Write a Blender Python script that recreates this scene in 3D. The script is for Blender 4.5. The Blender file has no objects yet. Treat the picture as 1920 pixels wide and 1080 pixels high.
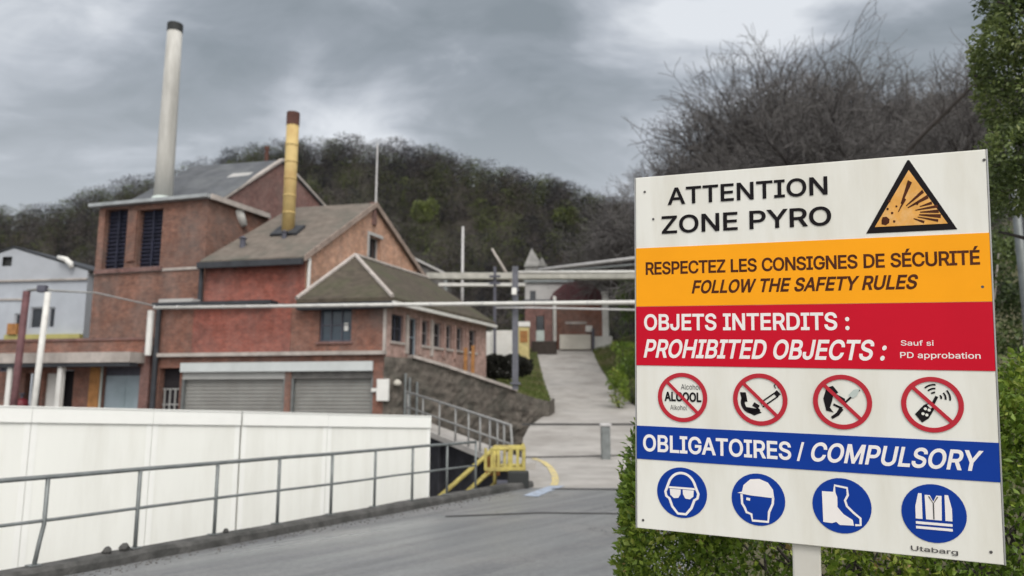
import bpy, math, random
import numpy as np
from mathutils import Vector, Matrix, noise as mnoise

SC = bpy.context.scene
COL = SC.collection
R = math.radians

# ------------------------------------------------------------------ camera
CAM_H = 1.9                      # eye height over the road
FPX = 1400.0                     # focal length in pixels of the 1920 wide photo
PITCH = math.atan(210 / FPX)     # the horizon lies 210 px under the middle
cam_d = bpy.data.cameras.new('camera')
cam = bpy.data.objects.new('camera', cam_d)
COL.objects.link(cam)
cam.location = (0, 0, CAM_H)
cam.rotation_euler = (R(90) + PITCH, 0, 0)
cam_d.sensor_width = 36
cam_d.lens = FPX / 1920 * 36
cam_d.clip_start = 0.05
cam_d.clip_end = 3000
cam_d.dof.use_dof = True
cam_d.dof.focus_distance = 3.35
cam_d.dof.aperture_fstop = 1.9
SC.camera = cam
SC.render.resolution_x, SC.render.resolution_y = 1024, 576

# ------------------------------------------------------------------ sky and sun
SUN_EL, SUN_AZ = R(50), R(165)   # azimuth from +Y clockwise: behind the camera, a little to its right
SKY_STRENGTH = 0.1
world = bpy.data.worlds.new('World')
SC.world = world
world.use_nodes = True
wn, wl = world.node_tree.nodes, world.node_tree.links
wn.clear()


def N(nodes, t, **kw):
    n = nodes.new(t)
    for k, v in kw.items():
        if k.startswith('i_'):
            n.inputs[k[2:].replace('_', ' ')].default_value = v
        else:
            setattr(n, k, v)
    return n


def ramp(nodes, stops, interp='LINEAR'):
    n = nodes.new('ShaderNodeValToRGB')
    n.color_ramp.interpolation = interp
    el = n.color_ramp.elements
    while len(el) > 1:
        el.remove(el[-1])
    for i, (p, c) in enumerate(stops):
        e = el[0] if i == 0 else el.new(p)
        e.position = p
        e.color = (c[0], c[1], c[2], 1) if isinstance(c, (tuple, list)) else (c, c, c, 1)
    return n


def mixc(nodes, links, fac, a, b, mode='MIX'):
    n = nodes.new('ShaderNodeMix')
    n.data_type = 'RGBA'
    n.blend_type = mode
    for k, v in ((0, fac), (6, a), (7, b)):
        if isinstance(v, bpy.types.NodeSocket):
            links.new(v, n.inputs[k])
        elif k == 0:
            n.inputs[0].default_value = v
        else:
            n.inputs[k].default_value = (v[0], v[1], v[2], 1)
    return n.outputs[2]


def math_n(nodes, links, op, a, b=None, clamp=False):
    n = nodes.new('ShaderNodeMath')
    n.operation = op
    n.use_clamp = clamp
    for k, v in ((0, a), (1, b)):
        if v is None:
            continue
        if isinstance(v, bpy.types.NodeSocket):
            links.new(v, n.inputs[k])
        else:
            n.inputs[k].default_value = v
    return n.outputs[0]


sky = N(wn, 'ShaderNodeTexSky', sky_type='NISHITA', sun_disc=False, sun_elevation=SUN_EL, sun_rotation=SUN_AZ,
        air_density=1.0, dust_density=3.0, ozone_density=1.0)
tc = N(wn, 'ShaderNodeTexCoord')
sep = N(wn, 'ShaderNodeSeparateXYZ')
wl.new(tc.outputs['Generated'], sep.inputs[0])
zc = math_n(wn, wl, 'ADD', math_n(wn, wl, 'MAXIMUM', sep.outputs[2], 0.0), 0.30)
px_ = math_n(wn, wl, 'DIVIDE', sep.outputs[0], zc)
py_ = math_n(wn, wl, 'DIVIDE', sep.outputs[1], zc)
comb = N(wn, 'ShaderNodeCombineXYZ')
wl.new(px_, comb.inputs[0])
wl.new(py_, comb.inputs[1])
mp = N(wn, 'ShaderNodeMapping')
mp.inputs['Location'].default_value = (3.1, 0.55, 0.0)
mp.inputs['Rotation'].default_value = (0, 0, R(14))
mp.inputs['Scale'].default_value = (0.85, 1.25, 1)
wl.new(comb.outputs[0], mp.inputs[0])
n1 = N(wn, 'ShaderNodeTexNoise', i_Scale=1.5, i_Detail=7.0, i_Roughness=0.5, i_Distortion=0.6)
n2 = N(wn, 'ShaderNodeTexNoise', i_Scale=6.0, i_Detail=6.0, i_Roughness=0.55, i_Distortion=0.6)
wl.new(mp.outputs[0], n1.inputs['Vector'])
wl.new(mp.outputs[0], n2.inputs['Vector'])
cl = math_n(wn, wl, 'ADD', math_n(wn, wl, 'MULTIPLY', n1.outputs[0], 0.8), math_n(wn, wl, 'MULTIPLY', n2.outputs[0], 0.2))
rp = ramp(wn, [(0.40, (0.245, 0.28, 0.31)), (0.47, (0.315, 0.35, 0.39)), (0.53, (0.47, 0.505, 0.555)), (0.605, (0.74, 0.77, 0.81))])
wl.new(cl, rp.inputs[0])
# the cloud is thinner low over the hills; unseen glow added behind the camera lifts the walls
hz = ramp(wn, [(0.0, 1.0), (0.17, 0.85), (0.42, 0.0)])
wl.new(sep.outputs[2], hz.inputs[0])
hzf = math_n(wn, wl, 'MULTIPLY', hz.outputs[0], 0.58)
cloud = mixc(wn, wl, hzf, rp.outputs[0], (0.74, 0.765, 0.80))
sd = Vector((math.sin(SUN_AZ) * math.cos(SUN_EL), math.cos(SUN_AZ) * math.cos(SUN_EL), math.sin(SUN_EL)))
dot = N(wn, 'ShaderNodeVectorMath', operation='DOT_PRODUCT')
wl.new(tc.outputs['Generated'], dot.inputs[0])
dot.inputs[1].default_value = sd
glow = ramp(wn, [(0.0, 0.0), (0.35, 0.0), (0.8, 0.55), (1.0, 1.0)])
wl.new(dot.outputs['Value'], glow.inputs[0])
cloud = mixc(wn, wl, glow.outputs[0], cloud, (2.3, 2.25, 2.15))
sc_ = N(wn, 'ShaderNodeVectorMath', operation='SCALE')
wl.new(cloud, sc_.inputs[0])
sc_.inputs['Scale'].default_value = 1.0 / SKY_STRENGTH
skyc = mixc(wn, wl, 0.93, sky.outputs[0], sc_.outputs[0])
bg = N(wn, 'ShaderNodeBackground')
bg.inputs['Strength'].default_value = SKY_STRENGTH
wl.new(skyc, bg.inputs[0])
wo = N(wn, 'ShaderNodeOutputWorld')
wl.new(bg.outputs[0], wo.inputs[0])

sun_d = bpy.data.lights.new('sun', 'SUN')
sun_d.energy = 1.1
sun_d.angle = R(18)
sun_d.color = (1.0, 0.965, 0.92)
sun = bpy.data.objects.new('sun', sun_d)
COL.objects.link(sun)
sun.location = (-20, -40, 60)
sun.rotation_euler = (-sd).to_track_quat('-Z', 'Y').to_euler()

SC.view_settings.view_transform = 'Standard'
SC.view_settings.look = 'None'
SC.view_settings.gamma = 1.0
SC.view_settings.use_curve_mapping = False
SC.view_settings.exposure = 0.12
SC.cycles.use_denoising = True
SC.cycles.max_bounces = 6
SC.cycles.transparent_max_bounces = 8

random.seed(7)
rng = np.random.default_rng(11)
CT, ST = math.cos(PITCH), math.sin(PITCH)


# ------------------------------------------------------------------ surveying helpers (photo ray -> place in the world)
def ray(px, py):
    u, v = (px - 960) / FPX, (540 - py) / FPX
    return Vector((u, CT - v * ST, ST + v * CT))


EYE = Vector((0, 0, CAM_H))


def at(px, py, Y):
    d = ray(px, py)
    return EYE + d * (Y / d.y)


def onz(px, py, z):
    d = ray(px, py)
    return EYE + d * ((z - CAM_H) / d.z)


class Wall:
    """vertical plane from ground point A to ground point B; s runs along it, n points to the viewer"""
    def __init__(self, A, B):
        self.A = Vector((A[0], A[1], 0))
        self.B = Vector((B[0], B[1], 0))
        self.t = (self.B - self.A).normalized()
        self.L = (self.B - self.A).length
        n = Vector((self.t.y, -self.t.x, 0))
        if n.dot(Vector((0, 0, 0)) - self.A) < 0:
            n = -n
        self.n = n

    def loc(self, px, py):
        d = ray(px, py)
        k = (self.A - EYE).dot(self.n) / d.dot(self.n)
        p = EYE + d * k
        return (p - self.A).dot(self.t), p.z

    def p(self, s, z, out=0.0):
        q = self.A + self.t * s + self.n * out
        return Vector((q.x, q.y, z))

    def pt(self, px, py, out=0.0):
        s, z = self.loc(px, py)
        return self.p(s, z, out)


# ------------------------------------------------------------------ meshes
ROOTLOC = {}


class MB:
    def __init__(self):
        self.v, self.f, self.tint = [], [], []

    def add(self, pts, faces):
        b = len(self.v)
        self.v += [tuple(p) for p in pts]
        self.f += [tuple(b + i for i in f) for f in faces]
        return self

    def quad(self, a, b, c, d):
        return self.add([a, b, c, d], [(0, 1, 2, 3)])

    def poly(self, pts):
        return self.add(pts, [tuple(range(len(pts)))])

    def hexa(self, o, ax, ay, az):
        o, ax, ay, az = Vector(o), Vector(ax), Vector(ay), Vector(az)
        P = [o, o + ax, o + ax + ay, o + ay, o + az, o + ax + az, o + ax + ay + az, o + ay + az]
        F = [(0, 3, 2, 1), (4, 5, 6, 7), (0, 1, 5, 4), (1, 2, 6, 5), (2, 3, 7, 6), (3, 0, 4, 7)]
        if ax.cross(ay).dot(az) < 0:
            F = [f[::-1] for f in F]
        return self.add(P, F)

    def box(self, x0, x1, y0, y1, z0, z1):
        return self.hexa((x0, y0, z0), (x1 - x0, 0, 0), (0, y1 - y0, 0), (0, 0, z1 - z0))

    def wbox(self, W, s0, s1, z0, z1, o0, o1):
        """box on a wall: along s, up z, outwards from o0 to o1"""
        return self.hexa(W.p(s0, z0, o0), W.t * (s1 - s0), W.n * (o1 - o0), (0, 0, z1 - z0))

    def prism(self, pts, ext):
        ext = Vector(ext)
        n = len(pts)
        P = [Vector(p) for p in pts]
        Q = [p + ext for p in P]
        F = [tuple(range(n))[::-1], tuple(range(n, 2 * n))] + [(i, (i + 1) % n, n + (i + 1) % n, n + i) for i in range(n)]
        nrm = Vector()
        for i in range(n):
            nrm += P[i].cross(P[(i + 1) % n])
        if nrm.dot(ext) < 0:
            F = [f[::-1] for f in F]
        return self.add(P + Q, F)

    def tube(self, p0, p1, r0, r1=None, n=10, caps=True):
        return self.pipe([p0, p1], [r0, r0 if r1 is None else r1], n, caps)

    def pipe(self, pts, rad, n=10, caps=True):
        pts = [Vector(p) for p in pts]
        if not isinstance(rad, (list, tuple)):
            rad = [rad] * len(pts)
        P, F = [], []
        ref = None
        for i, p in enumerate(pts):
            d = (pts[min(i + 1, len(pts) - 1)] - pts[max(i - 1, 0)]).normalized()
            if ref is None:
                ref = Vector((0, 0, 1)) if abs(d.z) < 0.9 else Vector((1, 0, 0))
            a = d.cross(ref).normalized()
            b = d.cross(a).normalized()
            ref = a.cross(d).normalized()
            for k in range(n):
                t = 2 * math.pi * k / n
                P.append(p + (a * math.cos(t) + b * math.sin(t)) * rad[i])
        for i in range(len(pts) - 1):
            for k in range(n):
                k2 = (k + 1) % n
                F.append((i * n + k, i * n + k2, (i + 1) * n + k2, (i + 1) * n + k))
        if caps:
            F.append(tuple(range(n))[::-1])
            F.append(tuple(range((len(pts) - 1) * n, len(pts) * n)))
        return self.add(P, F)

    def lathe(self, c, prof, n=20):
        c = Vector(c)
        P, F = [], []
        for r, z in prof:
            for k in range(n):
                t = 2 * math.pi * k / n
                P.append(c + Vector((r * math.cos(t), r * math.sin(t), z)))
        m = len(prof)
        for i in range(m - 1):
            for k in range(n):
                k2 = (k + 1) % n
                F.append((i * n + k, i * n + k2, (i + 1) * n + k2, (i + 1) * n + k))
        F.append(tuple(range(n))[::-1])
        F.append(tuple(range((m - 1) * n, m * n)))
        return self.add(P, F)

    def build(self, name, mat, parent=None, smooth=False, bevel=0.0):
        off = ROOTLOC.get(parent.name, Vector()) if parent else Vector()
        used = sorted({i for f in self.f for i in f})
        if len(used) < len(self.v):
            remap = {k: i for i, k in enumerate(used)}
            self.v, self.f = [self.v[k] for k in used], [tuple(remap[i] for i in f) for f in self.f]
        me = bpy.data.meshes.new(name)
        me.from_pydata([(v[0] - off.x, v[1] - off.y, v[2] - off.z) for v in self.v], [], self.f)
        box_uv(me, off)
        if smooth:
            me.polygons.foreach_set('use_smooth', [True] * len(me.polygons))
        me.materials.append(mat)
        o = bpy.data.objects.new(name, me)
        COL.objects.link(o)
        if parent:
            o.parent = parent
            ROOTLOC[o.name] = off
        else:
            ROOTLOC[o.name] = Vector()
        if bevel:
            m = o.modifiers.new('bevel', 'BEVEL')
            m.width = bevel
            m.segments = 2
            m.limit_method = 'ANGLE'
        return o


def box_uv(me, off):
    n = len(me.polygons)
    if not n:
        return
    co = np.empty(len(me.vertices) * 3, np.float32)
    me.vertices.foreach_get('co', co)
    co = co.reshape(-1, 3) + np.array(off, np.float32)
    nr = np.empty(n * 3, np.float32)
    me.polygons.foreach_get('normal', nr)
    nr = nr.reshape(-1, 3)
    tot = np.empty(n, np.int32)
    me.polygons.foreach_get('loop_total', tot)
    li = np.empty(len(me.loops), np.int32)
    me.loops.foreach_get('vertex_index', li)
    N_ = np.repeat(nr, tot, axis=0)
    P_ = co[li]
    flat = np.abs(N_[:, 2]) > 0.93
    h = np.hypot(N_[:, 0], N_[:, 1]) + 1e-9
    tx, ty = -N_[:, 1] / h, N_[:, 0] / h
    u = P_[:, 0] * tx + P_[:, 1] * ty
    v = P_[:, 2] / np.maximum(h, 0.3)
    u = np.where(flat, P_[:, 0], u)
    v = np.where(flat, P_[:, 1], v)
    uv = me.uv_layers.new(name='metres')
    uv.data.foreach_set('uv', np.stack([u, v], 1).astype(np.float32).ravel())


def np_mesh(name, verts, quads=None, tris=None, mat=None, parent=None, tint=None):
    """big meshes straight from arrays; tint is a random value per face"""
    off = ROOTLOC.get(parent.name, Vector()) if parent else Vector()
    verts = np.asarray(verts, np.float32) - np.array(off, np.float32)
    me = bpy.data.meshes.new(name)
    me.vertices.add(len(verts))
    me.vertices.foreach_set('co', verts.ravel())
    nq = 0 if quads is None else len(quads)
    nt = 0 if tris is None else len(tris)
    loops = np.concatenate([a.ravel() for a in (quads, tris) if a is not None]).astype(np.int32)
    me.loops.add(len(loops))
    me.loops.foreach_set('vertex_index', loops)
    st = np.concatenate([np.arange(nq) * 4, nq * 4 + np.arange(nt) * 3]).astype(np.int32)
    me.polygons.add(nq + nt)
    me.polygons.foreach_set('loop_start', st)
    if tint is not None:
        at_ = me.attributes.new('tint', 'FLOAT', 'FACE')
        at_.data.foreach_set('value', np.asarray(tint, np.float32))
    me.update(calc_edges=True)
    if mat:
        me.materials.append(mat)
    o = bpy.data.objects.new(name, me)
    COL.objects.link(o)
    if parent:
        o.parent = parent
    ROOTLOC[o.name] = off
    return o


def thing(name, label, cat, loc=(0, 0, 0), group=None):
    o = bpy.data.objects.new(name, None)
    o.empty_display_size = 0.3
    COL.objects.link(o)
    o.location = loc
    ROOTLOC[o.name] = Vector(loc)
    tag(o, label, cat, group)
    return o


def tag(o, label=None, cat=None, group=None, kind=None):
    for k, v in (('label', label), ('category', cat), ('group', group), ('kind', kind)):
        if v:
            o[k] = v
    return o


# ------------------------------------------------------------------ materials
MATS = {}


def mat(name, col, rough=0.8, var=0.15, scale=1.5, metal=0.0, bump=0.0, bscale=40.0, stain=None, stain_amt=0.0, stain_scale=0.6,
        spec=0.4, coord='Object', stretch=None):
    m = bpy.data.materials.new(name)
    m.use_nodes = True
    nt = m.node_tree
    ns, ls = nt.nodes, nt.links
    b = ns['Principled BSDF']
    b.inputs['Roughness'].default_value = rough
    b.inputs['Metallic'].default_value = metal
    b.inputs['Specular IOR Level'].default_value = spec
    g = N(ns, 'ShaderNodeNewGeometry')
    src = g.outputs['Position']
    if stretch:
        mpn = N(ns, 'ShaderNodeMapping')
        mpn.inputs['Scale'].default_value = stretch[:3]
        if len(stretch) > 3:
            mpn.inputs['Rotation'].default_value = (0, 0, stretch[3])
        ls.new(src, mpn.inputs[0])
        src = mpn.outputs[0]
    nz = N(ns, 'ShaderNodeTexNoise', i_Scale=scale, i_Detail=5.0, i_Roughness=0.6)
    ls.new(src, nz.inputs['Vector'])
    r_ = ramp(ns, [(0.3, tuple(c * (1 - var) for c in col)), (0.7, tuple(min(1, c * (1 + var)) for c in col))])
    ls.new(nz.outputs[0], r_.inputs[0])
    c = r_.outputs[0]
    if stain:
        nz2 = N(ns, 'ShaderNodeTexNoise', i_Scale=stain_scale, i_Detail=6.0, i_Roughness=0.65)
        ls.new(src, nz2.inputs['Vector'])
        r2 = ramp(ns, [(0.45, 0.0), (0.68, 1.0)])
        ls.new(nz2.outputs[0], r2.inputs[0])
        c = mixc(ns, ls, math_n(ns, ls, 'MULTIPLY', r2.outputs[0], stain_amt), c, stain)
    ls.new(c, b.inputs['Base Color'])
    if bump:
        nb = N(ns, 'ShaderNodeTexNoise', i_Scale=bscale, i_Detail=4.0)
        ls.new(src, nb.inputs['Vector'])
        bp = N(ns, 'ShaderNodeBump', i_Strength=bump, i_Distance=0.02)
        ls.new(nb.outputs[0], bp.inputs['Height'])
        ls.new(bp.outputs[0], b.inputs['Normal'])
    MATS[name] = m
    return m


def brick_mat(name, c1, c2, mortar, stain=(0.1, 0.09, 0.085), stain_amt=0.5, bloom=(0.5, 0.45, 0.42), bloom_amt=0.25):
    m = bpy.data.materials.new(name)
    m.use_nodes = True
    ns, ls = m.node_tree.nodes, m.node_tree.links
    b = ns['Principled BSDF']
    b.inputs['Roughness'].default_value = 0.9
    b.inputs['Specular IOR Level'].default_value = 0.25
    uv = N(ns, 'ShaderNodeUVMap', uv_map='metres')
    br = N(ns, 'ShaderNodeTexBrick', i_Scale=1.0)
    br.inputs['Brick Width'].default_value = 0.23
    br.inputs['Row Height'].default_value = 0.078
    br.inputs['Mortar Size'].default_value = 0.010
    br.inputs['Mortar Smooth'].default_value = 0.3
    br.inputs['Bias'].default_value = -0.1
    br.inputs['Color1'].default_value = (*c1, 1)
    br.inputs['Color2'].default_value = (*c2, 1)
    br.inputs['Mortar'].default_value = (*mortar, 1)
    ls.new(uv.outputs[0], br.inputs['Vector'])
    g = N(ns, 'ShaderNodeNewGeometry')
    nz = N(ns, 'ShaderNodeTexNoise', i_Scale=0.55, i_Detail=7.0, i_Roughness=0.68)
    ls.new(g.outputs['Position'], nz.inputs['Vector'])
    r1 = ramp(ns, [(0.42, 0.0), (0.72, 1.0)])
    ls.new(nz.outputs[0], r1.inputs[0])
    nb_ = N(ns, 'ShaderNodeTexNoise', i_Scale=3.4, i_Detail=6.0, i_Roughness=0.75)
    ls.new(g.outputs['Position'], nb_.inputs['Vector'])
    rb_ = ramp(ns, [(0.3, 0.62), (0.5, 1.0), (0.7, 1.42)])
    ls.new(nb_.outputs[0], rb_.inputs[0])
    c0 = mixc(ns, ls, 1.0, br.outputs[0], rb_.outputs[0], 'MULTIPLY')
    c = mixc(ns, ls, math_n(ns, ls, 'MULTIPLY', r1.outputs[0], stain_amt), c0, stain)
    mp_ = N(ns, 'ShaderNodeMapping')
    mp_.inputs['Scale'].default_value = (1.1, 1.1, 0.35)
    mp_.inputs['Location'].default_value = (4, 2, 7)
    ls.new(g.outputs['Position'], mp_.inputs[0])
    nz2 = N(ns, 'ShaderNodeTexNoise', i_Scale=0.9, i_Detail=6.0, i_Roughness=0.7)
    ls.new(mp_.outputs[0], nz2.inputs['Vector'])
    r2 = ramp(ns, [(0.46, 0.0), (0.74, 1.0)])
    ls.new(nz2.outputs[0], r2.inputs[0])
    c = mixc(ns, ls, math_n(ns, ls, 'MULTIPLY', r2.outputs[0], bloom_amt), c, bloom)
    ls.new(c, b.inputs['Base Color'])
    bp = N(ns, 'ShaderNodeBump', i_Strength=0.35, i_Distance=0.01)
    ls.new(br.outputs['Fac'], bp.inputs['Height'])
    bp.invert = True
    ls.new(bp.outputs[0], b.inputs['Normal'])
    MATS[name] = m
    return m


def leaf_mat(name, stops, rough=0.45, trans=0.25, spec=0.4):
    m = bpy.data.materials.new(name)
    m.use_nodes = True
    ns, ls = m.node_tree.nodes, m.node_tree.links
    b = ns['Principled BSDF']
    b.inputs['Roughness'].default_value = rough
    b.inputs['Specular IOR Level'].default_value = spec
    a = N(ns, 'ShaderNodeAttribute', attribute_name='tint')
    r_ = ramp(ns, stops)
    ls.new(a.outputs['Fac'], r_.inputs[0])
    ls.new(r_.outputs[0], b.inputs['Base Color'])
    if trans:
        t = N(ns, 'ShaderNodeBsdfTranslucent')
        ls.new(r_.outputs[0], t.inputs[0])
        mx = N(ns, 'ShaderNodeMixShader')
        mx.inputs[0].default_value = trans
        ls.new(b.outputs[0], mx.inputs[1])
        ls.new(t.outputs[0], mx.inputs[2])
        ls.new(mx.outputs[0], ns['Material Output'].inputs[0])
    MATS[name] = m
    return m


brick_tower_m = brick_mat('brown_pink_brick', (0.25, 0.112, 0.078), (0.145, 0.066, 0.048), (0.225, 0.165, 0.135), stain_amt=0.7, bloom_amt=0.14)
brick_red_m = brick_mat('red_brick', (0.32, 0.088, 0.062), (0.235, 0.062, 0.045), (0.25, 0.145, 0.12), stain_amt=0.55, bloom_amt=0.12)
brick_wing_m = brick_mat('weathered_red_brick', (0.255, 0.103, 0.070), (0.165, 0.066, 0.047), (0.23, 0.16, 0.13), stain_amt=0.7, bloom_amt=0.14)
brick_orange_m = brick_mat('orange_brick', (0.58, 0.31, 0.20), (0.44, 0.22, 0.15), (0.48, 0.38, 0.30), stain_amt=0.4)
brick_side_m = brick_mat('pink_side_brick', (0.47, 0.30, 0.255), (0.36, 0.21, 0.175), (0.42, 0.34, 0.31), stain_amt=0.35)
brick_dark_m = brick_mat('dark_purple_brick', (0.22, 0.105, 0.09), (0.155, 0.072, 0.066), (0.21, 0.16, 0.145), stain_amt=0.4, bloom_amt=0.12)
tile_brown = mat('brown_roof_sheet', (0.155, 0.130, 0.110), 0.85, 0.25, 2.2, stain=(0.085, 0.09, 0.075), stain_amt=0.75, bump=0.3, bscale=9)
tile_moss = mat('mossy_tiles', (0.075, 0.061, 0.046), 0.9, 0.35, 3.5, stain=(0.066, 0.072, 0.036), stain_amt=0.7, bump=0.4, bscale=14)
slate = mat('slate', (0.085, 0.09, 0.10), 0.65, 0.3, 1.5, stain=(0.17, 0.18, 0.185), stain_amt=0.5, stain_scale=0.6, bump=0.2, bscale=12)
metal_roof = mat('grey_roof_edge', (0.33, 0.35, 0.36), 0.6, 0.2, 2.0)
dark_fascia = mat('dark_fascia', (0.035, 0.038, 0.045), 0.6, 0.3, 2.0)
white_paint = mat('white_paint', (0.74, 0.73, 0.70), 0.55, 0.05, 2.0, stain=(0.5, 0.47, 0.42), stain_amt=0.35, stain_scale=1.5)
hoard_white = mat('hoarding_white', (0.83, 0.835, 0.795), 0.45, 0.025, 0.9, stain=(0.62, 0.61, 0.55), stain_amt=0.38, stain_scale=1.1, spec=0.3, stretch=(2.2, 2.2, 0.28))
hoard_rail = mat('hoarding_rail_white', (0.86, 0.865, 0.835), 0.45, 0.03, 2.0)
seam_grey = mat('seam_grey', (0.36, 0.36, 0.35), 0.7, 0.1)
barge_m = mat('brown_verge', (0.30, 0.235, 0.20), 0.85, 0.25, 3.0)
side_frame_m = mat('worn_window_frame', (0.30, 0.27, 0.27), 0.6, 0.2, 4.0)
steel_mid = mat('dull_steel', (0.27, 0.27, 0.265), 0.55, 0.2, 5.0)
steel_post_m = mat('blue_grey_steel', (0.115, 0.118, 0.14), 0.6, 0.2, 4.0)
shade_conc = mat('shade_black_concrete', (0.03, 0.03, 0.036), 0.9, 0.4, 2.0)  # near-black colour stands in for the shade under the walkway deck
dark_brown_m = mat('dark_brown_timber', (0.045, 0.035, 0.03), 0.85, 0.3, 3.0)
coping_m = mat('pale_coping', (0.44, 0.395, 0.365), 0.85, 0.2, 3.0, stain=(0.2, 0.18, 0.16), stain_amt=0.5)
concrete = mat('ramp_concrete', (0.385, 0.365, 0.345), 0.7, 0.15, 1.1, stain=(0.235, 0.215, 0.195), stain_amt=0.7, stain_scale=0.5, bump=0.15, bscale=25)
concrete_dark = mat('dark_concrete', (0.13, 0.125, 0.12), 0.9, 0.35, 2.0, stain=(0.05, 0.05, 0.05), stain_amt=0.7, bump=0.5, bscale=18)
kerb_m = mat('kerb_concrete', (0.085, 0.083, 0.08), 0.85, 0.45, 5.0, stain=(0.035, 0.036, 0.034), stain_amt=0.8, stain_scale=2.0, bump=0.8, bscale=22)
stone_m = mat('rubble_stone', (0.115, 0.10, 0.086), 0.95, 0.5, 3.0, stain=(0.06, 0.06, 0.05), stain_amt=0.7, stain_scale=1.3, bump=0.7, bscale=8)
steel = mat('galvanised_steel', (0.20, 0.215, 0.215), 0.5, 0.2, 6.0, metal=0.35)
steel_light = mat('pale_steel', (0.48, 0.47, 0.47), 0.5, 0.15, 5.0)
steel_dark = mat('dark_steel', (0.085, 0.085, 0.11), 0.6, 0.25, 4.0)
pipe_white = mat('lagged_pipe', (0.64, 0.63, 0.60), 0.5, 0.12, 3.0)
beam_pale = mat('pale_beam', (0.42, 0.41, 0.37), 0.7, 0.2, 2.0)
rust_post = mat('dark_red_post', (0.13, 0.06, 0.065), 0.7, 0.3, 3.0)
yellow_stack = mat('yellow_stack', (0.54, 0.40, 0.17), 0.75, 0.15, 1.5, stain=(0.40, 0.24, 0.09), stain_amt=0.7, stain_scale=1.0)
rust_cap = mat('sooty_rust', (0.10, 0.045, 0.035), 0.85, 0.3, 3.0)
stack_white = mat('white_stack', (0.50, 0.49, 0.46), 0.6, 0.1, 1.0, stain=(0.30, 0.29, 0.265), stain_amt=0.7, stain_scale=0.9, stretch=(2, 2, 0.35))
soot = mat('soot_black', (0.028, 0.030, 0.030), 0.7, 0.2)
stack_base_m = mat('pale_green_flashing', (0.50, 0.56, 0.53), 0.6, 0.1, 3.0)
glass_dark = mat('dark_glass', (0.022, 0.026, 0.032), 0.12, 0.2, 2.0, spec=0.6)
glass_blue = mat('dull_blue_glass', (0.035, 0.055, 0.075), 0.2, 0.3, 2.0, spec=0.6)
louvre_m = mat('dark_blue_louvre', (0.022, 0.024, 0.045), 0.7, 0.4, 3.0)
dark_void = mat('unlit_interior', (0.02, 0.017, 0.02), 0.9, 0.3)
shutter_m = mat('roller_shutter_grey', (0.26, 0.255, 0.24), 0.55, 0.10, 1.2, stain=(0.36, 0.36, 0.34), stain_amt=0.5, stain_scale=0.8)
lintel_m = mat('pale_lintel', (0.55, 0.58, 0.58), 0.6, 0.08)
door_blue = mat('grey_blue_door', (0.31, 0.37, 0.42), 0.5, 0.12, 2.0, stain=(0.2, 0.27, 0.28), stain_amt=0.5)
pale_clad = mat('pale_cladding', (0.40, 0.42, 0.455), 0.7, 0.08, 0.8, stain=(0.33, 0.35, 0.38), stain_amt=0.4)
pale_clad2 = mat('blue_grey_cladding', (0.42, 0.45, 0.495), 0.7, 0.08, 0.8, stain=(0.34, 0.35, 0.40), stain_amt=0.4)
ochre = mat('ochre_panel', (0.42, 0.38, 0.14), 0.7, 0.15)
red_paint = mat('dark_red_paint', (0.16, 0.02, 0.03), 0.5, 0.3)
orange_wood = mat('orange_timber', (0.34, 0.16, 0.055), 0.75, 0.3, 4.0)
yellow_paint = mat('safety_yellow', (0.50, 0.42, 0.12), 0.55, 0.25, 6.0, stain=(0.25, 0.19, 0.08), stain_amt=0.8, stain_scale=4.0)
line_yellow = mat('road_yellow', (0.62, 0.51, 0.23), 0.75, 0.2, 9.0, stain=(0.36, 0.33, 0.29), stain_amt=0.85, stain_scale=5.0)
line_blue = mat('road_blue', (0.36, 0.42, 0.52), 0.75, 0.2, 9.0, stain=(0.25, 0.25, 0.26), stain_amt=0.85, stain_scale=5.0)
line_dark = mat('road_seam', (0.045, 0.043, 0.042), 0.7, 0.3, 6.0)
cream = mat('cream_render', (0.56, 0.53, 0.47), 0.85, 0.1, 1.0, stain=(0.36, 0.33, 0.29), stain_amt=0.5)
turret_m = mat('weathered_grey_render', (0.27, 0.265, 0.255), 0.9, 0.25, 1.5, stain=(0.14, 0.14, 0.13), stain_amt=0.7, stain_scale=1.2)
pale_grey_render = mat('pale_grey_render', (0.42, 0.41, 0.40), 0.85, 0.12, 1.0)
maroon_roof = mat('maroon_roof', (0.075, 0.028, 0.032), 0.7, 0.25, 2.0)
cabinet_yellow = mat('pale_yellow_cabinet', (0.56, 0.47, 0.22), 0.6, 0.15, 3.0)
bark = mat('bark', (0.055, 0.047, 0.044), 0.95, 0.35, 6.0, bump=0.5)
twig_m = leaf_mat('twigs', [(0.0, (0.03, 0.028, 0.03)), (0.6, (0.060, 0.054, 0.054)), (0.8, (0.13, 0.122, 0.12)), (1.0, (0.25, 0.24, 0.235))], 0.9, 0.0, 0.2)
wood_m = leaf_mat('winter_wood', [(0.0, (0.024, 0.025, 0.030)), (0.3, (0.047, 0.045, 0.048)), (0.55, (0.085, 0.076, 0.074)), (0.72, (0.072, 0.058, 0.047)),
                                  (0.86, (0.050, 0.060, 0.030)), (1.0, (0.11, 0.13, 0.05))], 0.9, 0.0, 0.15)
spring_m = leaf_mat('spring_leaves', [(0.0, (0.06, 0.085, 0.025)), (1.0, (0.19, 0.22, 0.065))], 0.6, 0.2)
hedge_m = leaf_mat('hedge_leaves', [(0.0, (0.035, 0.065, 0.012)), (0.4, (0.115, 0.19, 0.026)), (0.75, (0.24, 0.325, 0.045)), (0.96, (0.38, 0.42, 0.09)), (1.0, (0.34, 0.24, 0.10))], 0.42, 0.3)
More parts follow.
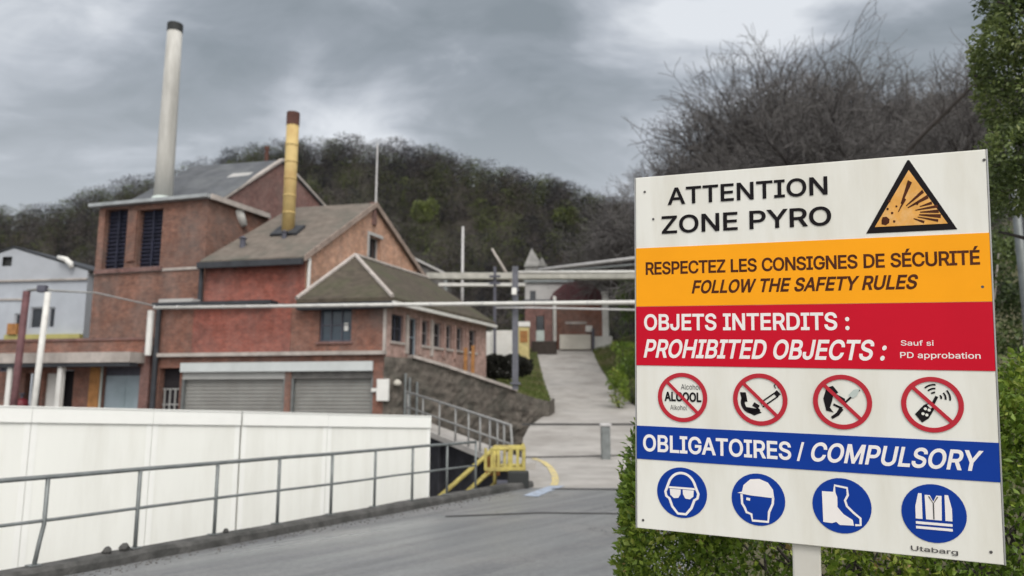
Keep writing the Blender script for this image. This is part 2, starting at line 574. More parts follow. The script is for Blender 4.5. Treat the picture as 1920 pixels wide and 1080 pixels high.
ever_m = leaf_mat('evergreen_leaves', [(0.0, (0.05, 0.075, 0.028)), (0.45, (0.135, 0.18, 0.058)), (0.8, (0.235, 0.285, 0.095)), (1.0, (0.36, 0.37, 0.17))], 0.38, 0.25)
shrub_dark_m = leaf_mat('dark_shrub', [(0.0, (0.010, 0.010, 0.008)), (1.0, (0.03, 0.03, 0.022))], 0.8, 0.0)
grass_m = leaf_mat('grass_blades', [(0.0, (0.08, 0.115, 0.025)), (0.45, (0.13, 0.17, 0.04)), (0.75, (0.18, 0.185, 0.07)), (1.0, (0.24, 0.20, 0.12))], 0.7, 0.2)
soil_m = mat('grassy_soil', (0.095, 0.095, 0.045), 0.95, 0.35, 1.5, stain=(0.13, 0.10, 0.07), stain_amt=0.7, stain_scale=0.5, bump=0.6, bscale=12)
hill_m = mat('leaf_litter', (0.042, 0.036, 0.030), 0.95, 0.3, 0.08, stain=(0.030, 0.036, 0.018), stain_amt=0.6, stain_scale=0.03)
ground_m = mat('yard_ground', (0.14, 0.135, 0.13), 0.9, 0.2, 0.3, stain=(0.09, 0.085, 0.08), stain_amt=0.5, stain_scale=0.2)
sign_white = mat('sign_white', (0.775, 0.765, 0.71), 0.42, 0.02, 3.0, stain=(0.58, 0.54, 0.44), stain_amt=0.35, stain_scale=1.6, stretch=(3.5, 3.5, 0.6))
sign_yellow = mat('sign_yellow', (0.94, 0.37, 0.008), 0.5, 0.04, 3.0, spec=0.15)
sign_red = mat('sign_red', (0.56, 0.004, 0.022), 0.5, 0.05, 3.0, spec=0.15)
sign_ring = mat('sign_ring_red', (0.46, 0.012, 0.028), 0.42, 0.03, 3.0)
sign_blue = mat('sign_blue', (0.004, 0.040, 0.29), 0.5, 0.07, 3.0, spec=0.15)
sign_black = mat('sign_black', (0.010, 0.008, 0.010), 0.6, 0.1, spec=0.12)
sign_grey = mat('sign_worn_black', (0.075, 0.07, 0.07), 0.5, 0.2, 30.0)
sign_orange = mat('sign_worn_orange', (0.74, 0.36, 0.07), 0.45, 0.12, 25.0, stain=(0.80, 0.50, 0.22), stain_amt=0.6, stain_scale=20)
sign_brown = mat('sign_worn_brown', (0.075, 0.022, 0.010), 0.6, 0.3, 25.0, spec=0.12)
sign_letter_white = mat('sign_letter_white', (0.84, 0.80, 0.78), 0.45, 0.03, 10.0)
sign_back = mat('sign_back_metal', (0.4, 0.4, 0.4), 0.4, 0.1, metal=0.5)
post_cream = mat('post_cream', (0.60, 0.58, 0.53), 0.5, 0.08, 6.0, stain=(0.4, 0.37, 0.32), stain_amt=0.4, stain_scale=6)


def asphalt_mat():
    m = bpy.data.materials.new('damp_asphalt')
    m.use_nodes = True
    ns, ls = m.node_tree.nodes, m.node_tree.links
    b = ns['Principled BSDF']
    g = N(ns, 'ShaderNodeNewGeometry')
    # tyre-polished streaks that follow the drive
    mpn = N(ns, 'ShaderNodeMapping')
    mpn.inputs['Scale'].default_value = (0.14, 1.3, 1)
    rot = N(ns, 'ShaderNodeMapping')
    rot.inputs['Rotation'].default_value = (0, 0, R(-50))
    ls.new(g.outputs['Position'], rot.inputs[0])
    ls.new(rot.outputs[0], mpn.inputs[0])
    s1 = N(ns, 'ShaderNodeTexNoise', i_Scale=1.0, i_Detail=4.0, i_Roughness=0.55, i_Distortion=0.3)
    ls.new(mpn.outputs[0], s1.inputs['Vector'])
    p1 = N(ns, 'ShaderNodeTexNoise', i_Scale=0.5, i_Detail=6.0, i_Roughness=0.65)
    ls.new(g.outputs['Position'], p1.inputs['Vector'])
    f1 = N(ns, 'ShaderNodeTexNoise', i_Scale=90.0, i_Detail=3.0, i_Roughness=0.7)
    ls.new(g.outputs['Position'], f1.inputs['Vector'])
    r1 = ramp(ns, [(0.33, 0.0), (0.66, 1.0)])
    ls.new(s1.outputs[0], r1.inputs[0])
    c = mixc(ns, ls, r1.outputs[0], (0.145, 0.146, 0.153), (0.255, 0.263, 0.268))
    r2 = ramp(ns, [(0.44, 0.0), (0.66, 1.0)])
    ls.new(p1.outputs[0], r2.inputs[0])
    c = mixc(ns, ls, math_n(ns, ls, 'MULTIPLY', r2.outputs[0], 0.4), c, (0.30, 0.29, 0.28))
    r3 = ramp(ns, [(0.3, 0.72), (0.7, 1.22)])
    ls.new(f1.outputs[0], r3.inputs[0])
    c = mixc(ns, ls, 1.0, c, r3.outputs[0], 'MULTIPLY')
    f2 = N(ns, 'ShaderNodeTexNoise', i_Scale=14.0, i_Detail=5.0, i_Roughness=0.75)
    ls.new(g.outputs['Position'], f2.inputs['Vector'])
    r4 = ramp(ns, [(0.35, 0.78), (0.65, 1.18)])
    ls.new(f2.outputs[0], r4.inputs[0])
    c = mixc(ns, ls, 1.0, c, r4.outputs[0], 'MULTIPLY')
    # hairline cracks in places
    vo = N(ns, 'ShaderNodeTexVoronoi', feature='DISTANCE_TO_EDGE', i_Scale=0.55)
    wob = N(ns, 'ShaderNodeVectorMath', operation='ADD')
    wn_ = N(ns, 'ShaderNodeTexNoise', i_Scale=2.5, i_Detail=4.0)
    ls.new(g.outputs['Position'], wn_.inputs['Vector'])
    ls.new(g.outputs['Position'], wob.inputs[0])
    ls.new(wn_.outputs['Color'], wob.inputs[1])
    ls.new(wob.outputs[0], vo.inputs['Vector'])
    rc = ramp(ns, [(0.0, 1.0), (0.012, 0.0)])
    ls.new(vo.outputs['Distance'], rc.inputs[0])
    rm = ramp(ns, [(0.5, 0.0), (0.6, 0.8)])
    ls.new(p1.outputs[0], rm.inputs[0])
    c = mixc(ns, ls, math_n(ns, ls, 'MULTIPLY', rc.outputs[0], rm.outputs[0]), c, (0.04, 0.04, 0.042))
    ls.new(c, b.inputs['Base Color'])
    rr = ramp(ns, [(0.3, 0.55), (0.65, 0.27)])
    ls.new(s1.outputs[0], rr.inputs[0])
    ls.new(rr.outputs[0], b.inputs['Roughness'])
    bp = N(ns, 'ShaderNodeBump', i_Strength=0.35, i_Distance=0.01)
    ls.new(f1.outputs[0], bp.inputs['Height'])
    ls.new(bp.outputs[0], b.inputs['Normal'])
    return m


asphalt = asphalt_mat()

# ------------------------------------------------------------------ ground, road, hill
YARD = -1.3


def lerp_tab(tab, x):
    if x <= tab[0][0]:
        return tab[0][1]
    for (a, fa), (b, fb) in zip(tab, tab[1:]):
        if x <= b:
            return fa + (fb - fa) * (x - a) / (b - a)
    return tab[-1][1]


ROAD_Z = [(17, 0.0), (21, 0.10), (27, 0.55), (33, 1.2), (40, 1.95), (46, 2.85), (52.5, 4.0), (61.5, 6.0), (69, 6.6), (74, 6.8)]


def rz(Y):
    return lerp_tab(ROAD_Z, Y)


def grid_rows(mb, rows):
    """rows of equally many points -> one sheet"""
    n = len(rows[0])
    P = [p for r in rows for p in r]
    F = [(i * n + k, i * n + k + 1, (i + 1) * n + k + 1, (i + 1) * n + k) for i in range(len(rows) - 1) for k in range(n - 1)]
    return mb.add(P, F)


g_ = MB()
g_.quad((-1500, -300, YARD), (1500, -300, YARD), (1500, 2500, YARD), (-1500, 2500, YARD))
tag(g_.build('ground', ground_m), kind='structure')

K0 = onz(90, 1078, 0)
K1 = onz(985, 912, 0)
KD = (K1 - K0).normalized()
KN = Vector((KD.y, -KD.x, 0))            # to the road side


def kerb(t, off=0.0, z=0.0):
    p = K0 + KD * t + KN * off
    return Vector((p.x, p.y, z))


KL = (K1 - K0).length
RNEAR = [(-8, 0.7), (3, 0.75), (6.5, 0.9), (9, 2.2), (16, 5.6)]
ys = [-8, -2, 3, 6, 9, 12, 14, 15.5, 16.8]
rows = []
for y in ys:
    t = (y - K0.y) / KD.y
    xl = (K0 + KD * t).x if y < K1.y - 0.4 else K1.x - 0.1
    xr = lerp_tab(RNEAR, y)
    rows.append([(xl + (xr - xl) * k / 8, y, 0.0) for k in range(9)])
road_bm = MB()
grid_rows(road_bm, rows)
tag(road_bm.build('road', asphalt), kind='structure')
RL = [(16.8, K1.x - 0.1), (24, 0.30), (29, 0.45), (32.6, 1.3), (36, 1.95), (80, 2.05)]
RR = [(16.8, 5.6), (26, 6.0), (33, 6.05), (40, 6.05), (52, 6.25), (69, 6.8), (80, 7.2)]
rows = []
for y in [16.8, 17, 18, 19.5, 21, 23, 25, 27, 30, 33, 36.5, 40, 43, 46, 49, 52.5, 56, 61.5, 65, 69, 72, 74, 80]:
    xl, xr = lerp_tab(RL, y), lerp_tab(RR, y)
    rows.append([(xl + (xr - xl) * k / 6, y, rz(y) + 0.0) for k in range(7)])
ramp_b = MB()
grid_rows(ramp_b, rows)
top_edge = [r[0] for r in rows]
for a, b in zip(top_edge, top_edge[1:]):      # side face of the ramp towards the yard
    ramp_b.quad(a, b, (b[0], b[1], YARD - 0.1), (a[0], a[1], YARD - 0.1))
tag(ramp_b.build('ramp_road', concrete), kind='structure')


def on_road(px, py, dz=0.0):
    d = ray(px, py)
    lo, hi = 3.0, 80.0
    for _ in range(60):
        m = (lo + hi) / 2
        if CAM_H + d.z * m / d.y > rz(m):
            lo = m
        else:
            hi = m
    p = EYE + d * (lo / d.y)
    return Vector((p.x, p.y, rz(p.y) + dz))


def road_strip(mb, pts, w, dz=0.006):
    """painted or cut line lying on the road"""
    L_, R_ = [], []
    for i, p in enumerate(pts):
        d = pts[min(i + 1, len(pts) - 1)] - pts[max(i - 1, 0)]
        d.z = 0
        d.normalize()
        n = Vector((-d.y, d.x, 0)) * w / 2
        for q, lst in ((p + n, L_), (p - n, R_)):
            lst.append((q.x, q.y, rz(q.y) + dz))
    return grid_rows(mb, [[a, b] for a, b in zip(L_, R_)])


def densify(pts, n):
    out = []
    for a, b in zip(pts, pts[1:]):
        out += [a.lerp(b, k / n) for k in range(n)]
    return out + [pts[-1]]


m_ = MB()
road_strip(m_, densify([on_road(835, 969), on_road(1010, 962), on_road(1240, 964)], 5), 0.13)
tag(m_.build('road_seam', line_dark), kind='structure')
m_ = MB()
road_strip(m_, densify([on_road(978, 796), on_road(1260, 796)], 5), 0.5, 0.012)
tag(m_.build('ramp_joint', line_dark), kind='structure')
m_ = MB()
road_strip(m_, densify([on_road(1035, 917), on_road(1260, 919)], 4), 0.16, 0.010)
tag(m_.build('road_seam_edge', line_dark), kind='structure')
m_ = MB()
road_strip(m_, [on_road(x, y) for x, y in [(1000, 860), (1018, 866), (1031, 876), (1039, 889), (1042, 903), (1038, 911)]], 0.17, 0.012)
tag(m_.build('road_marking_yellow', line_yellow), kind='structure')
m_ = MB()
road_strip(m_, [on_road(x, y) for x, y in [(1046, 911), (1030, 917), (1010, 924), (995, 931)]], 0.32, 0.008)
tag(m_.build('road_marking_blue', line_blue), kind='structure')
# drain cover rail across the concrete and its post
m_ = MB()
road_strip(m_, densify([on_road(978, 858), on_road(1100, 856), on_road(1200, 853)], 4), 0.20, 0.012)
tag(m_.build('drain_channel', line_dark), kind='structure')

# kerb: raised concrete edge that also retains the road above the yard
m_ = MB()
N_K = 46
rnd = random.Random(3)
rows = []
for i in range(N_K + 1):
    t = -14 + (KL + 14) * i / N_K
    j = [rnd.uniform(-0.012, 0.012) for _ in range(5)]
    rows.append([kerb(t, 0.21 + j[0], -0.05), kerb(t, 0.20 + j[0], 0.085 + j[1]), kerb(t, 0.165 + j[0], 0.125 + j[1]),
                 kerb(t, -0.055 + j[2], 0.13 + j[3]), kerb(t, -0.09 + j[2], 0.10 + j[3]), kerb(t, -0.10, YARD - 0.2)])
grid_rows(m_, rows)
m_.poly(rows[-1])
m_.poly(rows[0][::-1])
tag(m_.build('kerb', kerb_m), kind='structure')

# grit along the kerb
m_ = MB()
for i in range(520):
    t = rnd.uniform(-2, KL - 1)
    o = 0.24 + abs(rnd.gauss(0, 0.16))
    p = kerb(t, o, 0.0)
    r_ = rnd.uniform(0.004, 0.011)
    m_.hexa(p - Vector((r_, r_, 0)), (2 * r_, rnd.uniform(-r_, r_), 0), (rnd.uniform(-r_, r_), 2 * r_, 0), (0, 0, r_ * 1.1))
tag(m_.build('gravel', ground_m), 'grit and small chippings gathered along the dark kerb', 'gravel', kind='stuff')

# terrace (grass bank) left of the ramp behind the stone wall
SW = Wall(at(718, 750, 27.9), at(1030, 750, 33.0))


def sw_top(s):
    tab = [SW.loc(x, y) for x, y in [(718, 668), (782, 672), (900, 711), (1006, 747), (1030, 752)]]
    return lerp_tab(tab, s)


rows = []
front = []
NS = 12
for k in range(NS + 1):
    s = SW.L * k / NS
    q = SW.p(s, 0, -0.15)
    front.append((q.x, q.y, sw_top(s) - 0.10))
rows.append(front)
for y0, y1 in [(30.5, 35.5), (34, 38), (38, 41), (43, 45), (49, 50), (55, 56), (61.5, 61.5), (69, 69), (80, 80)]:
    row = []
    for k in range(NS + 1):
        f = k / NS
        x = -5.2 + (lerp_tab(RL, y1) - 0.02 + 5.2) * f
        y = y0 + (y1 - y0) * f
        zl = max(3.35, rz(y1) + 0.1)
        zr = rz(y) + 0.10
        row.append((x, y, zl + (zr - zl) * f ** 1.6 + (0.06 * mnoise.noise(Vector((x, y, 0))) if 0 < k < NS else 0)))
    rows.append(row)
m_ = MB()
grid_rows(m_, rows)
for a, b in zip([r[-1] for r in rows], [r[-1] for r in rows][1:]):
    m_.quad(b, a, (a[0], a[1], a[2] - 1.2), (b[0], b[1], b[2] - 1.2))
tag(m_.build('terrace_ground', soil_m), kind='structure')
TER = rows
# hinterland behind the works, up to the hill
m_ = MB()
m_.quad((-120, 47, 3.3), (-5.2, 47, 3.3), (-5.2, 100, 6.4), (-120, 100, 6.4))
m_.quad((-5.2, 79.5, 6.6), (60, 79.5, 6.6), (60, 125, 9.5), (-5.2, 125, 9.5))
m_.quad((-120, 100, 6.4), (-5.2, 100, 6.4), (-5.2, 125, 9.0), (-120, 125, 9.0))
tag(m_.build('upper_ground', soil_m), kind='structure')


def verge_z(x, y):
    xr = lerp_tab(RR, y) if y > 16.8 else lerp_tab(RNEAR, y)
    e = max(0.0, x - xr)
    z = rz(y) + 0.02 + min(e, 1.5) * 0.30 + max(0, e - 1.5) * 0.30 * min(1, max(0.1, (y - 6) / 25))
    return z + 0.08 * mnoise.noise(Vector((x * 0.6, y * 0.6, 2))) * min(1, e)


rows = []
for y in [-8, -3, 0, 2, 4, 6, 8, 10, 13, 16.8, 20, 24, 28, 32, 36, 40, 45, 50, 56, 62, 70, 80, 95]:
    xr = lerp_tab(RR, y) if y > 16.8 else lerp_tab(RNEAR, y)
    rows.append([(xr + 48 * (k / 18) ** 1.7 - (0.05 if k == 0 else 0), y, verge_z(xr + 48 * (k / 18) ** 1.7, y)) for k in range(19)])
m_ = MB()
grid_rows(m_, rows)
tag(m_.build('verge_ground', soil_m), kind='structure')

# wooded hill: ridge line surveyed from the photograph, swept in plan around the viewer
SKYL = [(-900, 470), (-300, 415), (-100, 402), (0, 396), (90, 380), (160, 352), (230, 338), (290, 330), (340, 308), (430, 280), (560, 262), (690, 255), (760, 272),
        (830, 288), (900, 308), (1000, 330), (1100, 358), (1190, 380), (1280, 355), (1400, 285), (1550, 235), (1700, 200), (1900, 165), (2200, 130), (2900, 100)]
RIDGE = [(-900, 230), (0, 205), (600, 190), (1100, 165), (1250, 130), (1500, 112), (2900, 105)]
FOOT = [(-900, 105), (600, 100), (1100, 92), (1250, 78), (1500, 66), (2900, 60)]
TREE_H = 6.0


def hill_pt(px, f, jit=True):
    """f 0 at the foot, 1 on the ridge, 1.4 behind it"""
    u = (px - 960) / FPX
    rid, foot = lerp_tab(RIDGE, px), lerp_tab(FOOT, px)
    top = at(px, lerp_tab(SKYL, px), rid)
    zt = top.z - TREE_H
    zf = 4.0 if px < 1150 else 4.0 + min(1, (px - 1150) / 350) * 8
    Y = foot + (rid - foot) * f
    if f <= 1:
        z = zf + (zt - zf) * (0.62 * f + 0.38 * f * f * (3 - 2 * f))
    else:
        z = zt - (f - 1) * (zt - zf) * 0.5
    d = ray(px, 750)
    x = d.x / d.y * Y
    if jit:
        z += (1.8 * mnoise.noise(Vector((x * 0.03, Y * 0.03, 1))) + 0.8 * mnoise.noise(Vector((x * 0.1, Y * 0.1, 5)))) * min(1, f * 3)
    return Vector((x, Y, z))


rows = []
for i in range(41):
    f = i / 40 * 1.5
    rows.append([hill_pt(-900 + 3800 * k / 90, f) for k in range(91)])
m_ = MB()
grid_rows(m_, rows)
low = [(p.x, p.y, YARD - 1) for p in rows[0]]
grid_rows(m_, [low, rows[0]])
tag(m_.build('hill', hill_m, smooth=True), kind='structure')


# ------------------------------------------------------------------ the far wood as one mass
def wood_tree(rg, n=330, h=9.0, ever=False):
    """flat twig blades and a trunk: verts, tris, tint"""
    V, T, C = [], [], []
    w = h * rg.uniform(0.32, 0.44)

    def blade(p, d, L, wd, c):
        s = np.cross(d, rg.normal(size=3))
        s /= np.linalg.norm(s) + 1e-9
        b = len(V)
        V.extend([p - s * wd / 2, p + s * wd / 2, p + d * L])
        T.append((b, b + 1, b + 2))
        C.append(c)
    for k in range(4):
        blade(np.array([0, 0, -1.0]) + rg.normal(size=3) * 0.05, np.array([rg.normal() * 0.08, rg.normal() * 0.08, 1.0]), h * 0.8, 0.34, 0.1)
    for k in range(n):
        a = rg.uniform(0, 2 * math.pi)
        zz = rg.uniform(0.04, 1.0)
        rr = w * (math.sqrt(max(0.02, 1 - ((zz - 0.55) / 0.47) ** 2)) if zz > 0.3 else 0.7) * rg.uniform(0.15, 1)
        p = np.array([rr * math.cos(a), rr * math.sin(a), zz * h * 0.92])
        d = np.array([math.cos(a) * 0.7, math.sin(a) * 0.7, 0.35]) + rg.normal(size=3) * 0.55
        d /= np.linalg.norm(d)
        blade(p, d, rg.uniform(0.5, 1.25), rg.uniform(0.07, 0.19) * (1.8 if ever else 1), 0)
    return np.array(V), np.array(T), np.array(C)


wr = np.random.default_rng(5)
WV = [wood_tree(wr) for _ in range(7)]
AV, AT, AC = [], [], []
nv = 0


def put_tree(var, p, s, ang, tint):
    global nv
    v, t, c = WV[var]
    ca, sa = math.cos(ang), math.sin(ang)
    M = np.array([[ca, -sa, 0], [sa, ca, 0], [0, 0, 1]]) * s
    AV.append(v @ M.T + np.array(p))
    AT.append(t + nv)
    AC.append(np.clip(tint + wr.normal(size=len(t)) * 0.06 + c * 0, 0, 1))
    nv += len(v)


cnt = 0
for i in range(3000):
    px = wr.uniform(-260, 2100)
    f = wr.uniform(0.0, 1.04) ** 0.8
    if i < 430:
        px = -250 + 2350 * i / 430 + wr.uniform(-3, 3)
        f = wr.uniform(0.90, 1.05)
    p = hill_pt(px, f)
    tint = wr.uniform(0, 0.35) if px > 1230 and wr.random() < 0.6 else wr.choice([wr.uniform(0, 0.45), wr.uniform(0.35, 0.75), wr.uniform(0.80, 0.9), wr.uniform(0.9, 1.0)], p=[0.43, 0.31, 0.18, 0.08])
    put_tree(wr.integers(0, 7), p, wr.uniform(0.45, 0.95) * (1.0 if px < 1200 else 0.8), wr.uniform(0, 6.28), tint)
np_mesh('woods', np.concatenate(AV), tris=np.concatenate(AT), mat=wood_m, tint=np.concatenate(AC))
tag(bpy.data.objects['woods'], 'leafless dark brown wood covering the whole hill behind the factory', 'woods', kind='stuff')

# ------------------------------------------------------------------ building helpers
def wall_holes(mb, W, s0, s1, z0, z1, holes=(), depth=0.25, out=0.0):
    """flat wall with true openings and reveals; holes are (s0, s1, z0, z1)"""
    S = sorted({s0, s1, *[h[0] for h in holes], *[h[1] for h in holes]})
    Z = sorted({z0, z1, *[h[2] for h in holes], *[h[3] for h in holes]})
    S = [s for s in S if s0 <= s <= s1]
    Z = [z for z in Z if z0 <= z <= z1]
    for a, b in zip(S, S[1:]):
        for c, d in zip(Z, Z[1:]):
            m = ((a + b) / 2, (c + d) / 2)
            if any(h[0] < m[0] < h[1] and h[2] < m[1] < h[3] for h in holes):
                continue
            mb.quad(W.p(a, c, out), W.p(b, c, out), W.p(b, d, out), W.p(a, d, out))
    for h in holes:
        a, b, c, d = h
        for p, q in (((a, c), (b, c)), ((b, c), (b, d)), ((b, d), (a, d)), ((a, d), (a, c))):
            mb.quad(W.p(*p, out), W.p(*q, out), W.p(*q, out - depth), W.p(*p, out - depth))
    return mb


def hole_px(W, x0, y0, x1, y1):
    """opening given by two opposite photo corners"""
    a = W.loc(x0, y0)
    b = W.loc(x1, y1)
    return (min(a[0], b[0]), max(a[0], b[0]), min(a[1], b[1]), max(a[1], b[1]))


def window(W, h, parent, fm, gm, name='window', nx=1, ny=1, depth=0.25, fw=0.06, label=None, sill=None, bar=None):
    a, b, c, d = h
    o1, o0 = -depth + 0.09, -depth + 0.005
    mb = MB()
    mb.wbox(W, a, a + fw, c, d, o0, o1).wbox(W, b - fw, b, c, d, o0, o1)
    mb.wbox(W, a + fw, b - fw, c, c + fw, o0, o1).wbox(W, a + fw, b - fw, d - fw, d, o0, o1)
    bw = bar or fw * 0.6
    for i in range(1, nx):
        s = a + (b - a) * i / nx
        mb.wbox(W, s - bw / 2, s + bw / 2, c + fw, d - fw, o0, o1 - 0.012)
    for j in range(1, ny):
        z = c + (d - c) * j / ny
        mb.wbox(W, a + fw, b - fw, z - bw / 2, z + bw / 2, o0, o1 - 0.02)
    f = mb.build(name, fm, parent)
    if label:
        f['label'] = label
    MB().wbox(W, a + 0.01, b - 0.01, c + 0.01, d - 0.01, -depth - 0.02, -depth + 0.03).build('pane', gm, f)
    if sill:
        MB().wbox(W, a - 0.08, b + 0.08, c - 0.09, c, -depth + 0.1, 0.07).build('sill', sill, f)
    return f


def slab(mb, pts, th):
    """sheet of corner points thickened downwards (roof slope)"""
    P = [Vector(p) for p in pts]
    n = Vector()
    for i in range(len(P)):
        n += P[i].cross(P[(i + 1) % len(P)])
    n.normalize()
    if n.z < 0:
        n = -n
    return mb.prism(P, -n * th)


# ================================================================== A  brick tower with the white chimney
TW = Wall(at(157, 750, 34.9), at(368, 750, 33.2))
SIDE = Vector((3.5, 9.0, 0)).normalized()
s_r = TW.L
zt = TW.loc(270, 383)[1]
tower = thing('brick_tower', 'tall brown brick tower with flat roof, carrying the tall white chimney', 'tower', TW.p(0, YARD))
holes = [hole_px(TW, 198, 394, 232, 503), hole_px(TW, 262, 394, 299, 499)]
mb = MB()
wall_holes(mb, TW, 0, s_r, YARD, zt, holes, 0.35)
A0, A1 = TW.p(0, YARD), TW.p(s_r, YARD)
TB = SIDE * 4.1
up = Vector((0, 0, zt - YARD))
for a, b in ((A1, A1 + TB), (A1 + TB, A0 + TB), (A0 + TB, A0)):
    mb.quad(a, b, b + up, a + up)
# piers that stand proud between the dark openings, and brick bands
mb.wbox(TW, holes[0][1] + 0.12, holes[0][1] + 0.62, holes[0][2] + 0.3, zt - 0.3, -0.2, 0.10)
mb.build('wall', brick_tower_m, tower)
zb = TW.loc(270, 508)[1]
MB().wbox(TW, 0, s_r, zb - 0.06, zb + 0.06, -0.05, 0.05).build('string_course', coping_m, tower)
b_ = MB().wbox(TW, holes[0][0] - 0.25, holes[1][1] + 0.2, holes[0][2] - 0.22, holes[0][2] - 0.02, 0.0, 0.14).build('sill', brick_dark_m, tower)
for h in holes:
    f = MB()
    a, b, c, d = h
    f.wbox(TW, a, b, c, d, -0.40, -0.33)
    for k in range(15):
        z = c + (d - c) * (k + 0.5) / 15
        f.hexa(TW.p(a, z, -0.32), TW.t * (b - a), TW.n * 0.10 + Vector((0, 0, -0.07)), Vector((0, 0, 0.025)))
    f.wbox(TW, (a + b) / 2 - 0.04, (a + b) / 2 + 0.04, c, d, -0.32, -0.18)
    f.build('louvred_opening', louvre_m, tower)
rf = MB()
e = 0.35
c4 = [TW.p(-e, zt, e), TW.p(s_r + 0.15, zt, e), TW.p(s_r + 0.15, zt) + TB, TW.p(-e, zt) + TB]
rf.prism(c4, (0, 0, 0.16))
roof = rf.build('roof', metal_roof, tower)
# white flashing along the right edge of the roof
MB().hexa(TW.p(s_r + 0.16, zt - 0.05, 0.1), SIDE * 4.0, Vector((0.10, -0.04, 0)), (0, 0, 0.24)).build('flashing', coping_m, roof)
# chimney
cb = at(306, 366, 35.6)
ct = at(328, 46, 35.6)
zr = zt + 0.16
ch = MB().lathe((cb.x, cb.y, 0), [(0.44, zr + 0.5), (0.425, zr + 2.5), (0.39, zr + 6), (0.36, ct.z - 0.42)], 24)
chim = ch.build('chimney', stack_white, tower, smooth=True)
chim['label'] = 'tall slim white chimney with black rim'
MB().lathe((cb.x, cb.y, 0), [(0.375, ct.z - 0.42), (0.375, ct.z), (0.30, ct.z), (0.30, ct.z - 0.2)], 24).build('cap', soot, chim)
MB().lathe((cb.x, cb.y, 0), [(0.78, zr + 0.005), (0.62, zr + 0.30), (0.47, zr + 0.55)], 20).build('base_cone', stack_base_m, chim)
# angled white duct on the tower's side wall
q = A1 + SIDE * 1.3 + Vector((0.20, -0.08, 0))
z1 = at(425, 392, q.y).z
duct = MB().pipe([at(418, 388, 35.0), at(446, 400, 35.2), at(458, 424, 35.35)], [0.16, 0.36, 0.17], 10)
duct.build('duct', pipe_white, tower, smooth=True)['label'] = 'bent white duct on the side wall'

# ================================================================== C  rear gabled hall
GA = Vector((*at(392, 750, 36.6).xy, 0))
CW = Wall(GA, GA + Vector((3.5, 9.0, 0)) * 0.90)
zl = CW.loc(395, 374)[1]
zr_ = CW.loc(596, 388)[1]
ps, pz = CW.loc(528, 305)
hall = thing('brick_hall', 'dark brick hall with a steep slate gable roof rising behind the tower', 'industrial hall', CW.p(0, YARD))
LEFT = Vector((-4.75, 1.0, 0)).normalized()
mb = MB()
mb.poly([CW.p(0, YARD), CW.p(CW.L, YARD), CW.p(CW.L, zr_), CW.p(ps, pz), CW.p(0, zl)])
DL = LEFT * 5.6
mb.quad(CW.p(0, YARD), CW.p(0, YARD) + DL, CW.p(0, zl) + DL, CW.p(0, zl))
mb.quad(CW.p(CW.L, YARD), CW.p(CW.L, YARD) + DL, CW.p(CW.L, zr_) + DL, CW.p(CW.L, zr_))
mb.poly([CW.p(0, YARD) + DL, CW.p(CW.L, YARD) + DL, CW.p(CW.L, zr_) + DL, CW.p(ps, pz) + DL, CW.p(0, zl) + DL])
mb.build('wall', brick_dark_m, hall)
rf = MB()
o_ = CW.n * 0.12
upz = Vector((0, 0, 0.16))
rf.prism([CW.p(0, zl) + o_ - CW.t * 0.3 + upz * 0.3, CW.p(ps, pz) + o_ + upz, CW.p(ps, pz) + DL + upz, CW.p(0, zl) + DL - CW.t * 0.3 + upz * 0.3], (0, 0, -0.13))
rf.prism([CW.p(CW.L, zr_) + o_ + CW.t * 0.3 + upz * 0.3, CW.p(ps, pz) + o_ + upz, CW.p(ps, pz) + DL + upz, CW.p(CW.L, zr_) + DL + CW.t * 0.3 + upz * 0.3], (0, 0, -0.13))
roofC = rf.build('roof', slate, hall)
# a run of pale rooflights low on the slope
sk = MB()
for k in range(1):
    for (fa, fb, ga, gb) in ((0.50, 0.66, 0.10 + 0.30 * k, 0.32 + 0.28 * k),):
        def rp_(f, g):
            return CW.p(0, zl).lerp(CW.p(ps, pz), f) + DL * g + Vector((0, 0, 0.17))
        sk.prism([rp_(fa, ga), rp_(fb, ga), rp_(fb, gb), rp_(fa, gb)], (0, 0, 0.05))
sk.build('rooflight', pale_grey_render, roofC)
cp = MB()
for a, b in (((0, zl), (ps, pz)), ((ps, pz), (CW.L, zr_))):
    p, q = CW.p(*a, 0.14), CW.p(*b, 0.14)
    cp.hexa(p + Vector((0, 0, 0.10)), q - p, -CW.n * 0.30, (0, 0, 0.14))
cp.build('coping', coping_m, hall)
fl = at(495, 262, 41)
MB().lathe((fl.x, fl.y + 0.6, 0), [(0.12, 9), (0.11, fl.z - 0.45), (0.14, fl.z - 0.42), (0.14, fl.z - 0.2)], 10).build('flue', rust_cap, hall)

# ================================================================== D  workshop with the yellow chimney
DA, DB = at(370, 750, 32.0), at(563, 750, 31.0)
DF = Wall(DA, DB)
DG = Wall((DB.x, DB.y), (DB.x + 4.0, DB.y + 10.3))
ze = DF.loc(470, 488)[1]
gl = DG.loc(795, 528)
pk = DG.loc(700, 388)
DGL = gl[0]
zer = gl[1]
shop = thing('brick_workshop', 'red brick workshop with brown roof and orange gable, carrying the yellow chimney', 'workshop', DF.p(0, YARD))
mb = MB()
wall_holes(mb, DF, 0, DF.L, YARD, ze)
gh = hole_px(DG, 692, 440, 713, 489)
S0, S1, Z0, Z1 = gh
gz0 = min(ze, zer, Z0 - 0.3)
wall_holes(mb, DG, 0, DGL, YARD, gz0)


def gable_z(s):
    return ze + (pk[1] - ze) * s / pk[0] if s < pk[0] else pk[1] + (zer - pk[1]) * (s - pk[0]) / (DGL - pk[0])


